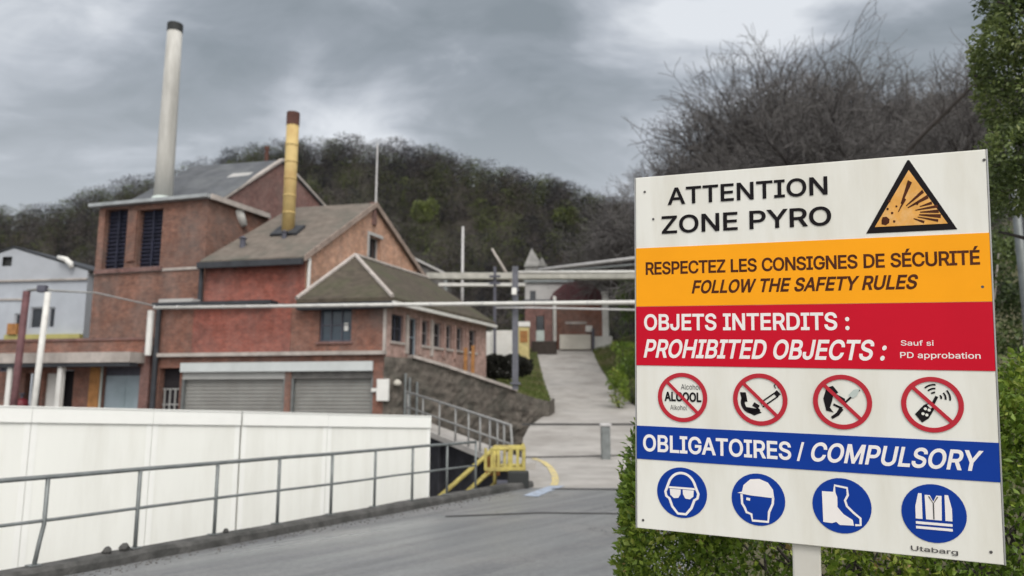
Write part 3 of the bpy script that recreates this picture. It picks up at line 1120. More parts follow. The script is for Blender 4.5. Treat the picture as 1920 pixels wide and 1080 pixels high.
# gable split round its window
sl = (gz0 - ze) / (pk[1] - ze) * pk[0] if gz0 > ze else 0
sr = pk[0] + (gz0 - pk[1]) / (zer - pk[1]) * (DGL - pk[0]) if gz0 > zer else DGL
mb.poly([DG.p(0, gz0), DG.p(S0, gz0), DG.p(S0, gable_z(S0)), DG.p(0, ze)])
mb.poly([DG.p(S1, gz0), DG.p(DGL, gz0), DG.p(DGL, zer), DG.p(S1, gable_z(S1))])
mb.quad(DG.p(S0, gz0), DG.p(S1, gz0), DG.p(S1, Z0), DG.p(S0, Z0))
top = [DG.p(S0, Z1), DG.p(S1, Z1), DG.p(S1, gable_z(S1))]
if S0 < pk[0] < S1:
    top.append(DG.p(*pk))
top.append(DG.p(S0, gable_z(S0)))
mb.poly(top)
for p, q in (((S0, Z0), (S1, Z0)), ((S1, Z0), (S1, Z1)), ((S1, Z1), (S0, Z1)), ((S0, Z1), (S0, Z0))):
    mb.quad(DG.p(*p), DG.p(*q), DG.p(*q, -0.3), DG.p(*p, -0.3))
LD = (DA - DB)
LD.z = 0
mb.quad(DF.p(0, YARD), DF.p(0, YARD) + DG.t * DGL, DF.p(0, zer) + DG.t * DGL, DF.p(0, ze))
mb.quad(DG.p(DGL, YARD), DG.p(DGL, YARD) + LD, DG.p(DGL, zer) + LD, DG.p(DGL, zer))
# the long wall and the gable have different brick: split them
front = MB()
front.v, front.f = mb.v, [f for f in mb.f if f == (0, 1, 2, 3)]
side = MB()
side.v, side.f = mb.v, [f for f in mb.f if f != (0, 1, 2, 3)]
w1 = front.build('wall', brick_red_m, shop)
w1['label'] = 'smooth red brick long wall'
w2 = side.build('wall', brick_orange_m, shop)
w2['label'] = 'orange brick gable wall'
window(DG, gh, shop, pale_grey_render, glass_dark, depth=0.3, fw=0.05, label='narrow dark gable window with a pale surround')
MB().wbox(DG, S0 - 0.14, S1 + 0.14, Z1 + 0.003, Z1 + 0.16, -0.05, 0.05).wbox(DG, S0 - 0.14, S0 - 0.01, Z0, Z1 + 0.002, -0.05, 0.05).build('window_surround', pale_grey_render, shop)
# roof
PK = DG.p(pk[0], pk[1])
eaveR, eaveL = DG.p(0, ze), DF.p(0, ze)
u16 = Vector((0, 0, 0.20))
ov = DG.n * 0.16
eo = -DG.t * 0.35 - Vector((0, 0, 0.2))
rl = PK + LD * 0.93
rf = MB()
rf.prism([eaveL + eo + u16, eaveR + eo + ov + u16, PK + ov + u16, rl + u16], (0, 0, -0.16))
eb = DG.p(DGL, zer)
rf.prism([eb + DG.t * 0.35 + ov + u16 - Vector((0, 0, 0.2)), PK + ov + u16, rl + u16, eb + LD + DG.t * 0.35 + u16 - Vector((0, 0, 0.2))], (0, 0, -0.16))
roofD = rf.build('roof', tile_brown, shop)
bar = MB()
for a, b in ((eaveR + eo, PK), (PK, eb + DG.t * 0.35 - Vector((0, 0, 0.2)))):
    bar.hexa(a + DG.n * 0.165 - Vector((0, 0, 0.02)), b - a, DG.n * 0.05, (0, 0, 0.27))
bar.build('barge_board', barge_m, roofD)
ft = MB().hexa(eaveL + eo + Vector((0, 0, -0.16)) - DG.t * 0.02, eaveR + eo - (eaveL + eo) + ov, -DG.t * 0.16, (0, 0, 0.26))
ft.build('gutter', dark_fascia, shop)
dp = MB().tube(DG.p(0.1, DF.loc(563, 560)[1], 0.10), DG.p(0.1, ze, 0.10), 0.075)
dp.build('downpipe', white_paint, shop)
dp2 = MB().tube(DF.p(-0.08, YARD + 0.5, 0.14), DF.p(-0.08, ze, 0.14), 0.10)
dp2.build('downpipe', dark_fascia, shop)
# yellow chimney on the front slope


def on_roofD(px, py):
    n = (eaveR - eaveL).cross(PK - eaveL).normalized()
    d = ray(px, py)
    return EYE + d * ((eaveL + eo + u16 - EYE).dot(n) / d.dot(n))


yb = on_roofD(540, 434)
ytop = at(544, 212, yb.y)
r0 = 0.30
zs = [(0.285, yb.z - 0.35), (0.285, ytop.z - 0.62)]
yc = MB().lathe((yb.x, yb.y, 0), zs, 20)
hgt = ytop.z - yb.z
for k in range(1, 6):
    z = yb.z + hgt * k / 7.0
    yc.lathe((yb.x, yb.y, 0), [(0.285, z), (0.305, z + 0.015), (0.305, z + 0.07), (0.285, z + 0.085)], 20)
ych = yc.build('chimney', yellow_stack, shop, smooth=True)
ych['label'] = 'yellow banded steel chimney with rusty brown tip'
MB().lathe((yb.x, yb.y, 0), [(0.30, ytop.z - 0.62), (0.30, ytop.z), (0.23, ytop.z), (0.23, ytop.z - 0.2)], 20).build('cap', rust_cap, ych)
co = MB()
nr = (eaveR - eaveL).cross(PK - eaveL).normalized()
if nr.z < 0:
    nr = -nr
tx = (eaveR - eaveL).normalized()
ty = nr.cross(tx)
co.hexa(yb - tx * 0.62 - ty * 0.55, tx * 1.3, ty * 1.0, nr * 0.12)
co.build('collar', dark_fascia, ych)
for (x, y, s_) in ((455, 462, 1.0), (533, 446, 0.8)):
    p = on_roofD(x, y)
    v = MB().lathe((p.x, p.y, p.z - 0.08), [(0.13 * s_, 0), (0.13 * s_, 0.42 * s_), (0.20 * s_, 0.44 * s_), (0.03, 0.55 * s_)], 10)
    v.build('roof_vent', steel_dark, roofD)
an = MB().tube(PK + Vector((0.1, 0.1, 0.1)), PK + Vector((0.1, 0.1, at(718, 268, PK.y).z - PK.z)), 0.055, 0.04, 8)
an.build('mast', steel_light, shop)['label'] = 'thin grey mast on the ridge end'
MB().hexa(PK + Vector((-0.15, -0.1, -0.9)), (0.3, 0, 0), (0, 0.3, 0), (0, 0, 1.1)).build('ridge_stack', brick_dark_m, shop)

# ================================================================== E  front wing: storey over the roller shutters, hip roof
EA, EB = at(286, 750, 29.8), at(720, 750, 28.0)
EF = Wall(EA, EB)
ES = Wall((EB.x, EB.y), (EB.x + 3.72, EB.y + 9.3))
zel = EF.loc(500, 571)[1]
zled = EF.loc(500, 664)[1]
wing = thing('shutter_wing', 'long brick wing over two roller shutters, mossy hip roof at its right end', 'building', EF.p(0, YARD))
wh = hole_px(EF, 600, 578, 658, 640)
mb = MB()
sh1 = hole_px(EF, 341, 698, 530, 800)
sh2 = hole_px(EF, 546, 698, 697, 800)
sh1 = (sh1[0], sh1[1], YARD, sh1[3])
sh2 = (sh2[0], sh2[1], YARD, sh1[3])
dr = hole_px(EF, 299, 690, 334, 765)
dr = (dr[0], dr[1], YARD, dr[3])
wall_holes(mb, EF, 0, EF.L, YARD, zel, [wh, sh1, sh2, dr], 0.35)
esz0 = 2.9
# side wall with its row of narrow windows
eL = ES.loc(912, 600)[0]
ez_far = zel
sh = []
for i, (x0, x1) in enumerate([(734, 757), (768, 783), (790, 805), (813, 829), (836, 848), (856, 868), (880, 893)]):
    a = ES.loc(x0, 610)[0]
    b = ES.loc(x1, 610)[0]
    zt_ = ES.loc(745, 590)[1]
    zb_ = ES.loc(745, 641)[1]
    sh.append((a, b, zb_ - (0.5 if i == 1 else 0), zt_))
mbs = MB()
wall_holes(mbs, ES, 0, eL, YARD, zel, sh, 0.25)
endp = ES.p(eL, YARD)
wd = EF.t * -4.2
mbs.quad(endp, endp + wd, endp + wd + Vector((0, 0, zel - YARD)), endp + Vector((0, 0, zel - YARD)))
mbs.build('wall', brick_side_m, wing)['label'] = 'pale pink brick side wall with narrow windows'
bk = -EF.n * 3.0
mb.quad(EF.p(0, YARD), EF.p(0, YARD) + bk, EF.p(0, zel) + bk, EF.p(0, zel))
mb.build('wall', brick_wing_m, wing)
# a stretch of smoother red brick in the middle of the front
ra, rb = EF.loc(362, 620)[0], EF.loc(545, 620)[0]
MB().wbox(EF, ra, rb, zled + 0.03, zel - 0.05, -0.02, 0.02).build('wall_panel', brick_red_m, wing)
window(EF, wh, wing, steel_dark, glass_blue, nx=3, ny=2, depth=0.2, fw=0.07, sill=brick_dark_m, label='wide blue grey window of the front')
pp = MB().wbox(EF, wh[0] + 0.95, wh[0] + 1.12, wh[2] + 0.42, wh[2] + 0.72, -0.16, -0.135)
pp.build('notice', white_paint, wing)
for i, h in enumerate(sh):
    window(ES, h, wing, steel_dark if i == 0 else (door_blue if i == 1 else side_frame_m), glass_dark, nx=1 if i else 2, ny=2, depth=0.2, fw=0.05, sill=coping_m)
# pale pilasters between the side windows
for i in range(6):
    a = (sh[i][1] + sh[i + 1][0]) / 2
    pl = MB().wbox(ES, a - 0.10, a + 0.10, zled + 0.05, zel - 0.35, -0.02, 0.07)
    pl.build('pilaster', coping_m if i in (0, 2) else brick_side_m, wing)
# ledge, gutters, lintel
MB().wbox(EF, 0.15, EF.L + 0.05, zled - 0.07, zled + 0.07, -0.03, 0.22).build('ledge', coping_m, wing)
MB().wbox(EF, -0.12, EF.L - 4.6, zel, zel + 0.15, -0.3, 0.30).build('gutter', dark_fascia, wing)
cw_ = MB().wbox(EF, 0.1, 1.6, zel + 0.152, zel + 0.30, -0.3, 0.2)
cw_.build('cowl', pale_grey_render, wing)
fr = MB().prism([EF.p(0, zel - 0.02, -0.3), EF.p(EF.L - 4.4, zel - 0.02, -0.3), EF.p(EF.L - 4.4, zel + 0.02, -2.9), EF.p(0, zel + 0.02, -2.9)], (0, 0, 0.10))
fr.build('flat_roof', slate, wing)
MB().wbox(EF, sh1[0] - 0.02, sh2[1], sh1[3] + 0.003, sh1[3] + 0.36, -0.1, 0.10).build('lintel', lintel_m, wing)
for h in (sh1, sh2):
    s_ = MB()
    n = 30
    for k in range(n):
        z = h[2] + (h[3] - h[2]) * k / n
        dz = (h[3] - h[2]) / n
        s_.hexa(EF.p(h[0] + 0.02, z, -0.30), EF.t * (h[1] - h[0] - 0.04), EF.n * 0.06, (0, 0, dz * 0.93))
        s_.hexa(EF.p(h[0] + 0.02, z + dz * 0.3, -0.24), EF.t * (h[1] - h[0] - 0.04), EF.n * 0.022, (0, 0, dz * 0.45))
    sd_ = s_.build('roller_shutter', shutter_m, wing)
    MB().wbox(EF, h[0], h[1], h[3] - 0.28, h[3], -0.36, -0.05).build('shutter_box', seam_grey if h is sh1 else concrete_dark, sd_)
    for s0_ in (h[0], h[1] - 0.08):
        MB().wbox(EF, s0_, s0_ + 0.08, h[2], h[3] - 0.28, -0.22, -0.05).build('guide_rail', steel, sd_)
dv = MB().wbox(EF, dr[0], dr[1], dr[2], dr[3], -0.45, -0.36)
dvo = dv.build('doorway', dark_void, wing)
dvo['label'] = 'dark doorway with a white lattice gate'
lt = MB()
a, b, c, d = dr
zm = EF.loc(316, 728)[1]
for k in range(4):
    s = a + (b - a) * (k + 0.5) / 4
    lt.wbox(EF, s - 0.025, s + 0.025, c, zm, -0.30, -0.27)
for k in range(6):
    z = zm - (zm - c) * k / 6
    lt.wbox(EF, a, b, z - 0.05, z, -0.335, -0.305)
lt.build('gate', seam_grey, dvo)
MB().tube(EF.p(0.12, YARD, 0.16), EF.p(0.12, zel + 0.05, 0.16), 0.10).build('downpipe', dark_fascia, wing)
MB().tube(EF.p(-0.22, zled, 0.16), EF.p(-0.22, zel - 0.15, 0.16), 0.13).build('downpipe', white_paint, wing)
MB().wbox(EF, EF.L - 0.08, EF.L + 0.03, zled + 0.08, zel - 0.02, 0.0, 0.09).build('corner_strip', coping_m, wing)
# hip roof
apex = at(666, 480, 31.6)
hl = EF.pt(563, 553)
zeh = zel + 0.12
e1 = EF.p(EF.loc(564, 560)[0], zeh, 0.35)
e2 = EF.p(EF.L + 0.35, zeh, 0.35)
far = ES.p(eL + 0.3, zeh, 0.35)
rid2 = apex + ES.t * 6.6
rid2.z = apex.z
lb = e1 + ES.t * 9.0
th = Vector((0, 0, -0.14))
rf = MB()
rf.prism([e1, e2, apex], th)
rf.prism([e2, far, rid2, apex], th)
rf.prism([e1, apex, rid2, rid2 - EF.t * 2.6 + Vector((0, 0, -1.6))], th)
roofE = rf.build('roof', tile_moss, wing)
hp = MB()
hp.tube(e2 + Vector((0, 0, 0.04)), apex + Vector((0, 0, 0.05)), 0.085, n=8)
hp.tube(e1 + Vector((0, 0, 0.04)), apex + Vector((0, 0, 0.05)), 0.085, n=8)
hp.tube(apex + Vector((0, 0, 0.05)), rid2 + Vector((0, 0, 0.05)), 0.085, n=8)
hp.build('hip_tiles', coping_m, roofE)
MB().hexa(e1 + Vector((0, 0, -0.40)), e2 - e1, -EF.n * 0.25, (0, 0, 0.25)).build('fascia', dark_fascia, roofE)
MB().hexa(e2 + Vector((0, 0, -0.28)) - ES.n * 0.02, far - e2, ES.n * 0.14, (0, 0, 0.13)).build('gutter', pipe_white, wing)
# white meter box and round lamp on the stone wall by the shutters
q = EF.pt(708, 712)
mbx = MB().wbox(EF, EF.loc(709, 730)[0], EF.loc(731, 730)[0], EF.loc(720, 752)[1], EF.loc(720, 711)[1], 0.02, 0.18)
mbx.wbox(EF, EF.loc(697, 730)[0], EF.loc(709, 730)[0], EF.loc(720, 735)[1], EF.loc(720, 728)[1], 0.03, 0.08)
mbx.build('meter_box', white_paint, wing, bevel=0.02)

# ================================================================== F  low front with canopy at the left
FW = Wall(at(-330, 750, 32.8), at(285, 750, 30.1))
low = thing('canopy_building', 'low red brick front with a pale canopy over its doors, left of the shutters', 'building', FW.p(FW.L, YARD))
zc0 = FW.loc(150, 684)[1]
zc1 = FW.loc(150, 664)[1]
zp = FW.loc(80, 640)[1]
holes = []
bd = hole_px(FW, 194, 688, 266, 765)
wd_ = hole_px(FW, 84, 700, 107, 765)
dk1 = hole_px(FW, 109, 694, 134, 765)
dk2 = hole_px(FW, 48, 700, 72, 765)
wn1 = hole_px(FW, -2, 672, 14, 697)
for h in (bd, wd_, dk1, dk2):
    holes.append((h[0], h[1], YARD, h[3]))
holes.append(wn1)
mb = MB()
wall_holes(mb, FW, 0, FW.L, YARD, zp, holes, 0.3)
mb.quad(FW.p(FW.L, YARD), FW.p(FW.L, YARD, -3), FW.p(FW.L, zp, -3), FW.p(FW.L, zp))
mb.build('wall', brick_wing_m, low)
rf = MB().prism([FW.p(0, zp - 0.25, -0.05), FW.p(FW.L, zp - 0.25, -0.05), FW.p(FW.L, zp - 0.15, -3.4), FW.p(0, zp - 0.15, -3.4)], (0, 0, 0.1))
rf.build('roof', slate, low)
sa = FW.loc(14, 670)[0]
cano = MB().wbox(FW, sa, FW.L - 0.3, zc0 + 0.03, zc1, -0.02, 1.1).build('canopy', coping_m, low)
MB().wbox(FW, sa + 0.02, FW.L - 0.32, zc0 - 0.12, zc0 + 0.028, 0.55, 1.05).build('canopy_beam', dark_fascia, cano)
MB().wbox(FW, 0, FW.L, zp + 0.0, zp + 0.10, -0.3, 0.06).build('parapet_coping', brick_dark_m, low)
h = holes[0]
dd = MB()
mid = (h[0] + h[1]) / 2
for a, b in ((h[0] + 0.03, mid - 0.008), (mid + 0.008, h[1] - 0.03)):
    dd.wbox(FW, a, b, h[2], h[3] - 0.35, -0.24, -0.18)
    for c, d in ((0.25, 1.3), (1.5, 2.6)):
        dd.wbox(FW, a + 0.12, b - 0.12, h[2] + c, h[2] + d, -0.18, -0.165)
dob = dd.build('door', door_blue, low)
dob['label'] = 'wide grey blue double door'
MB().wbox(FW, h[0], h[1], h[3] - 0.35, h[3], -0.28, -0.20).build('transom', steel_dark, dob)
fr_ = MB()
for a in (h[0] - 0.10, h[1]):
    fr_.wbox(FW, a, a + 0.10, h[2], h[3], -0.05, 0.05)
fr_.build('door_frame', stack_base_m, dob)
MB().wbox(FW, mid + 0.08, mid + 0.12, h[2] + 1.9, h[2] + 2.3, -0.165, -0.10).build('handle', steel, dob)
h = holes[1]
wdo = MB().wbox(FW, h[0], h[1], h[2], h[3], -0.24, -0.16)
wdo.wbox(FW, h[0] + 0.1, h[1] - 0.1, h[2] + 2.6, h[3] - 0.2, -0.16, -0.14)
wdo.build('door', white_paint, low)['label'] = 'white single door'
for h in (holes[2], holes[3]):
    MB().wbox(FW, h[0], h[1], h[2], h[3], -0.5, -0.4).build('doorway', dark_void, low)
window(FW, wn1, low, steel_dark, glass_dark, depth=0.2)
for x in (51, 143):
    s = FW.loc(x, 720)[0]
    MB().wbox(FW, s - 0.10, s + 0.10, YARD, zc0 + 0.03, 0.75, 0.95).build('canopy_post', white_paint, low)
s = FW.loc(180, 720)[0]
MB().wbox(FW, s - 0.22, s + 0.22, YARD, zc0 + 0.02, 0.0, 0.12).build('pilaster', orange_wood, low)
s = FW.loc(275, 730)[0]
MB().wbox(FW, s - 0.2, s + 0.2, YARD, zc1 + 0.3, 0.0, 0.20).build('pilaster', brick_dark_m, low)

# red gas cylinder cage thing left of the white door
rx = FW.pt(60, 740, 0.5)
rc = thing('red_tank', 'dark red tank standing between the white canopy post and the white door', 'tank', (rx.x, rx.y, YARD))
tk = MB().lathe((rx.x, rx.y, YARD), [(0.02, 0.12), (0.24, 0.16), (0.27, 0.3), (0.27, 3.0), (0.22, 3.2), (0.05, 3.28)], 18)
tk.build('tank_body', red_paint, rc, smooth=True)
MB().lathe((rx.x, rx.y, YARD), [(0.05, 3.27), (0.05, 3.42), (0.11, 3.43), (0.11, 3.48), (0.02, 3.49)], 10).build('valve', steel_dark, rc)
MB().lathe((rx.x, rx.y, YARD), [(0.25, 0.0), (0.25, 0.2), (0.2, 0.2)], 18).build('foot_ring', steel_dark, rc)

# ================================================================== G  pale building at far left
GW = Wall(at(-420, 750, 48), at(146, 750, 45))
pale = thing('pale_building', 'pale grey clad building with a low gable and one small black window', 'building', GW.p(GW.L, YARD))
zg = GW.loc(60, 640)[1]
zeR = GW.loc(144, 508)[1]
pkG = GW.loc(28, 466)
zmid = GW.loc(60, 526)[1]
bw = hole_px(GW, 7, 482, 23, 499)
wins = [hole_px(GW, 28, 588, 42, 627), hole_px(GW, 58, 576, 78, 616), hole_px(GW, 92, 576, 101, 615)]
mb = MB()
sB = 2 * pkG[0] - GW.L
wall_holes(mb, GW, sB, GW.L, YARD, zmid, wins, 0.2)
mb.build('wall', pale_clad2, pale)
mb = MB()
a, b, c, d = bw


def gz(s):
    return pkG[1] - abs(s - pkG[0]) / (GW.L - pkG[0]) * (pkG[1] - zeR)


mb.poly([GW.p(sB, zmid, 0.06), GW.p(a, zmid, 0.06), GW.p(a, gz(a), 0.06), GW.p(sB, gz(sB), 0.06)])
pts = [GW.p(b, zmid, 0.06), GW.p(GW.L, zmid, 0.06), GW.p(GW.L, zeR, 0.06)]
pts += [GW.p(*pkG, 0.06)] if pkG[0] > b else []
pts += [GW.p(b, gz(b), 0.06)]
mb.poly(pts)
mb.quad(GW.p(a, zmid, 0.06), GW.p(b, zmid, 0.06), GW.p(b, c, 0.06), GW.p(a, c, 0.06))
mb.quad(GW.p(a, d, 0.06), GW.p(b, d, 0.06), GW.p(b, gz(b), 0.06), GW.p(a, gz(a), 0.06))
bkG = -GW.n * 7
mb.quad(GW.p(GW.L, YARD), GW.p(GW.L, YARD) + bkG, GW.p(GW.L, zeR) + bkG, GW.p(GW.L, zeR, 0.06))
mb.quad(GW.p(sB, YARD), GW.p(sB, YARD) + bkG, GW.p(sB, zeR) + bkG, GW.p(sB, zeR, 0.06))
mb.build('gable', pale_clad, pale)
MB().wbox(GW, a - 0.02, b + 0.02, c - 0.02, d + 0.02, -0.25, -0.12).build('window', soot, pale)['label'] = 'small square black window in the gable'
rf = MB()
for s in (sB - 0.3, GW.L + 0.3):
    zz = zeR - 0.05
    rf.prism([GW.p(s, zz, 0.12), GW.p(pkG[0], pkG[1] + 0.08, 0.12), GW.p(pkG[0], pkG[1] + 0.08) + bkG, GW.p(s, zz) + bkG], (0, 0, 0.07))
rf.build('roof', dark_fascia, pale)
for h in wins:
    window(GW, h, pale, pale_clad, glass_dark, depth=0.15, fw=0.08)
sa, sb = GW.loc(16, 632)[0], GW.loc(120, 632)[0]
MB().wbox(GW, sa, GW.L, GW.loc(60, 640)[1], GW.loc(60, 628)[1], 0.0, 0.35).build('ledge', ochre, pale)
MB().wbox(GW, GW.loc(26, 610)[0], GW.loc(43, 610)[0], GW.loc(40, 628)[1], GW.loc(40, 608)[1], 0.03, 0.5).build('bracket_box', orange_wood, pale)
MB().wbox(GW, sB, GW.L, zmid - 0.05, zmid + 0.05, 0.0, 0.14).build('drip_rail', coping_m, pale)
MB().wbox(GW, sB, GW.loc(52, 560)[0], GW.loc(30, 563)[1], GW.loc(30, 560)[1], 0.0, 0.08).build('drip_rail', coping_m, pale)
lp = GW.pt(128, 492)
lm = MB().pipe([GW.pt(116, 484, 0.3), GW.pt(130, 488, 0.3), GW.pt(139, 496, 0.3), GW.pt(141, 504, 0.3)], [0.12, 0.17, 0.17, 0.12], 10)
lm.build('roof_duct', white_paint, pale, smooth=True)

# ================================================================== white hoarding in the yard
HA, HB = at(-300, 750, 10.9), at(808, 750, 16.6)
HW = Wall(HA, HB)
hoard = thing('hoarding', 'long white panel hoarding standing in the yard behind the grey railing', 'hoarding', HW.p(HW.L, YARD))
zt_tab = [HW.loc(x, y) for x, y in ((-300, 758), (0, 765), (808, 783))]
seams = [HW.loc(x, 770)[0] for x in (-260, -110, 61, 288, 455, 615)] + [HW.L]


def htop(s):
    return lerp_tab(zt_tab, s)


prev = 0.0
for i, s in enumerate(seams):
    gap = 0.004 if i != 4 else 0.03
    a, b = prev, s - gap
    za, zb_ = htop(a), htop(b)
    p = MB()
    p.prism([HW.p(a, YARD - 0.0), HW.p(b, YARD), HW.p(b, zb_), HW.p(a, za)], -HW.n * 0.06)
    po = p.build('panel', hoard_white, hoard)
    r_ = MB()
    r_.prism([HW.p(a, za - 0.22, 0.003), HW.p(b, zb_ - 0.22, 0.003), HW.p(b, zb_ + 0.02, 0.003), HW.p(a, za + 0.02, 0.003)], HW.n * 0.035)
    r_.prism([HW.p(a, za + 0.021, -0.07), HW.p(b, zb_ + 0.021, -0.07), HW.p(b, zb_ + 0.021, 0.05), HW.p(a, za + 0.021, 0.05)], (0, 0, 0.02))
    r_.build('top_rail', hoard_rail, po)
    MB().wbox(HW, a + 0.004, a + 0.09, YARD, za - 0.225, 0.002, 0.007).build('stile', hoard_rail, po)
    MB().wbox(HW, b - 0.09, b - 0.004, YARD, zb_ - 0.225, 0.002, 0.007).build('stile', hoard_rail, po)
    prev = s
pb = MB()
for s in seams[:-1]:
    pb.wbox(HW, s - 0.10, s + 0.04, YARD, htop(s) - 0.05, -0.16, -0.065)
pb.build('back_post', seam_grey, hoard)

# ================================================================== grey tube railing on the kerb
RAIL_H = 0.93
rail = thing('railing', 'grey tube railing with two rails running along the dark kerb', 'railing', kerb(2, 0.02, 0.13))
ptx = [(-190, 1130), (90, 1075), (262, 1042), (407, 1013), (523, 990), (622, 971), (703, 956), (773, 943), (838, 930)]
ts = []
for x, y in ptx:
    d = ray(x, y)
    # foot on the kerb line
    k = Wall(kerb(-20, 0.02), kerb(40, 0.02))
    s = k.loc(x, 900)[0]
    ts.append(s - 20)
ts.append(ts[-1] + 0.95)
tops, mids = [], []
for i, t in enumerate(ts):
    p0, p1 = kerb(t, 0.02, 0.10), kerb(t, 0.02, 0.13 + RAIL_H)
    pm = kerb(t, 0.02, 0.13 + RAIL_H * 0.47)
    pts = [p0, pm, p1]
    if i == 1:      # the bent post
        pts = [p0 - KD * 0.07, kerb(t, 0.02, 0.38) + KD * -0.03, kerb(t, 0.02, 0.55), p1]
    pb = MB().pipe(pts, 0.0235, 10)
    pob = pb.build('post', steel, rail, smooth=True)
    if i == 1:
        pob['label'] = 'post bent near its foot'
    fp = MB().hexa(kerb(t - 0.06, -0.045, 0.128) - (KD * 0.07 if i == 1 else Vector()), KD * 0.12, KN * 0.12, (0, 0, 0.012))
    fp.build('foot_plate', steel, pob)
a, b = ts[0] - 0.03, ts[-1]
MB().pipe([kerb(a + (b - a) * k / 12, 0.02 + rnd.uniform(-.004, .004), 0.13 + RAIL_H + rnd.uniform(-.006, .006)) for k in range(13)], 0.027, 10).build('top_rail', steel, rail, smooth=True)
MB().pipe([kerb(a + (b - a) * k / 12, 0.02 + rnd.uniform(-.004, .004), 0.13 + RAIL_H * 0.5 + rnd.uniform(-.006, .006)) for k in range(13)], 0.019, 10).build('middle_rail', steel, rail, smooth=True)

# small stones on the kerb
KW = Wall(kerb(-20, 0.0), kerb(40, 0.0))
for i, (x, y, r_, lb) in enumerate([(208, 1048, 0.055, 'dark lump of stone on the kerb, left one of a close pair'),
                                    (240, 1043, 0.06, 'dark lump of stone on the kerb beside the second railing post'),
                                    (426, 1004, 0.04, 'small dark stone alone on the kerb right of the third railing post')]):
    t = KW.loc(x, 900)[0] - 20
    c = kerb(t, 0.03, 0.13)
    sb_ = MB()
    pr = [(r_ * 0.7, -0.01), (r_, r_ * 0.4), (r_ * 0.85, r_ * 0.9), (r_ * 0.35, r_ * 1.35)]
    sb_.lathe(c, pr, 9)
    sb_.v = [tuple(Vector(v) + Vector((mnoise.noise(Vector(v) * 30), mnoise.noise(Vector(v) * 31 + Vector((5, 5, 5))), 0)) * r_ * 0.35) for v in sb_.v]
    o = sb_.build('stone', kerb_m)
    tag(o, lb, 'stone', 'stones lying on the kerb')

# ================================================================== yellow stair down into the yard
SL = kerb(KL - 0.1, -0.15)           # landing corner next to the road end
stair = thing('yellow_stair', 'yellow painted steel stair going down from the road end to the yard', 'stair', (SL.x, SL.y, 0))
lx0, lx1 = at(928, 750, 17.2).x, at(982, 750, 17.2).x
ly0, ly1 = 17.0, 18.6
MB().box(lx0, lx1, ly0, ly1, -0.10, -0.02).build('landing', steel_dark, stair)
MB().box(lx0 + 0.1, lx1 - 0.03, ly0 + 0.5, ly1, YARD, -0.101).build('landing_support', concrete_dark, stair)
lsup = MB()
run, dropz = 1.3, -1.25
nst = 6
for yy in (ly0 + 0.05, ly1 - 0.85):
    p0 = Vector((lx0, yy, -0.06))
    p1 = Vector((lx0 - run, yy, YARD + 0.06))
    lsup = MB().hexa(p0 - Vector((0, 0, 0.09)), p1 - p0, (0, 0.05, 0), (0, 0, 0.20))
    lsup.build('stringer', yellow_paint, stair)
for k in range(nst):
    f = (k + 0.5) / nst
    x = lx0 - run * f
    z = -0.06 + (YARD + 0.1) * f
    MB().box(x - 0.13, x + 0.13, ly0 + 0.105, ly1 - 0.855, z - 0.02, z + 0.02).build('tread', steel_dark, stair)
for yy in (ly0 + 0.03, ly1 - 0.80):
    hr = MB()
    p0, p1 = Vector((lx0, yy, 0.82)), Vector((lx0 - run - 0.05, yy, YARD + 0.95))
    hr.pipe([Vector((lx1, yy, 0.82)), p0, p1, p1 - Vector((0, 0, 0.9))], 0.042, 8)
    q0, q1 = Vector((lx0, yy, 0.40)), Vector((lx0 - run - 0.05, yy, YARD + 0.5))
    hr.pipe([Vector((lx1, yy, 0.40)), q0, q1], 0.034, 8)
    for x in (lx1, (lx0 + lx1) / 2, lx0):
        hr.tube((x, yy, -0.02), (x, yy, 0.86), 0.036, n=8)
    hr.build('handrail', yellow_paint, stair, smooth=True)
gd = MB()
for z in (0.40, 0.82):
    gd.tube((lx1, ly0 + 0.05, z), (lx1, ly1, z), 0.042, n=8)
for k in range(7):
    x = lx0 - 0.2 + (lx1 - lx0 + 0.2) * k / 6
    gd.box(x - 0.032, x + 0.032, ly0 - 0.02, ly0 + 0.02, 0.37, 0.84)
gd.box(lx0 - 0.22, lx1 + 0.03, ly0 - 0.025, ly0 + 0.03, 0.34, 0.42)
gd.build('guard_panel', yellow_paint, stair)
MB().box(lx0 - 0.20, lx0 + 0.12, ly0 + 0.2, ly0 + 0.24, 0.22, 0.66).build('orange_board', orange_wood, stair)
db = MB().box(lx1 - 0.36, lx1 + 0.10, ly0 - 0.35, ly0 - 0.05, 0.0, 0.36)
dbo = db.build('grit_box', soot, bevel=0.03)
tag(dbo, 'dark box standing on the road end in front of the yellow stair guard', 'box')

# ================================================================== sloping walkway with grey railing along the stone wall
wkA, wkB = at(762, 750, 26.2), at(958, 750, 20.0)
WK = Wall(wkA, wkB)
def wkz(s):
    return 1.05 + (0.12 - 1.05) * s / WK.L
walk = thing('walkway', 'sloping concrete walkway with shadow-coloured side wall below the stone wall', 'walkway', WK.p(WK.L, YARD))
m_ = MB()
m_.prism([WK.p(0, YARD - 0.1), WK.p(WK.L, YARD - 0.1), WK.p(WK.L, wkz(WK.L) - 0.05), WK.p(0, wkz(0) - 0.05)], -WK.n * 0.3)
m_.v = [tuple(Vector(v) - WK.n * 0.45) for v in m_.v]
m_.build('side_wall', shade_conc, walk)
MB().prism([WK.p(-0.02, wkz(0) - 0.048, 0.05), WK.p(WK.L + 0.02, wkz(WK.L) - 0.048, 0.05), WK.p(WK.L + 0.02, wkz(WK.L) + 0.12, 0.05), WK.p(-0.02, wkz(0) + 0.12, 0.05)],
           -WK.n * 0.8).build('deck', concrete, walk)
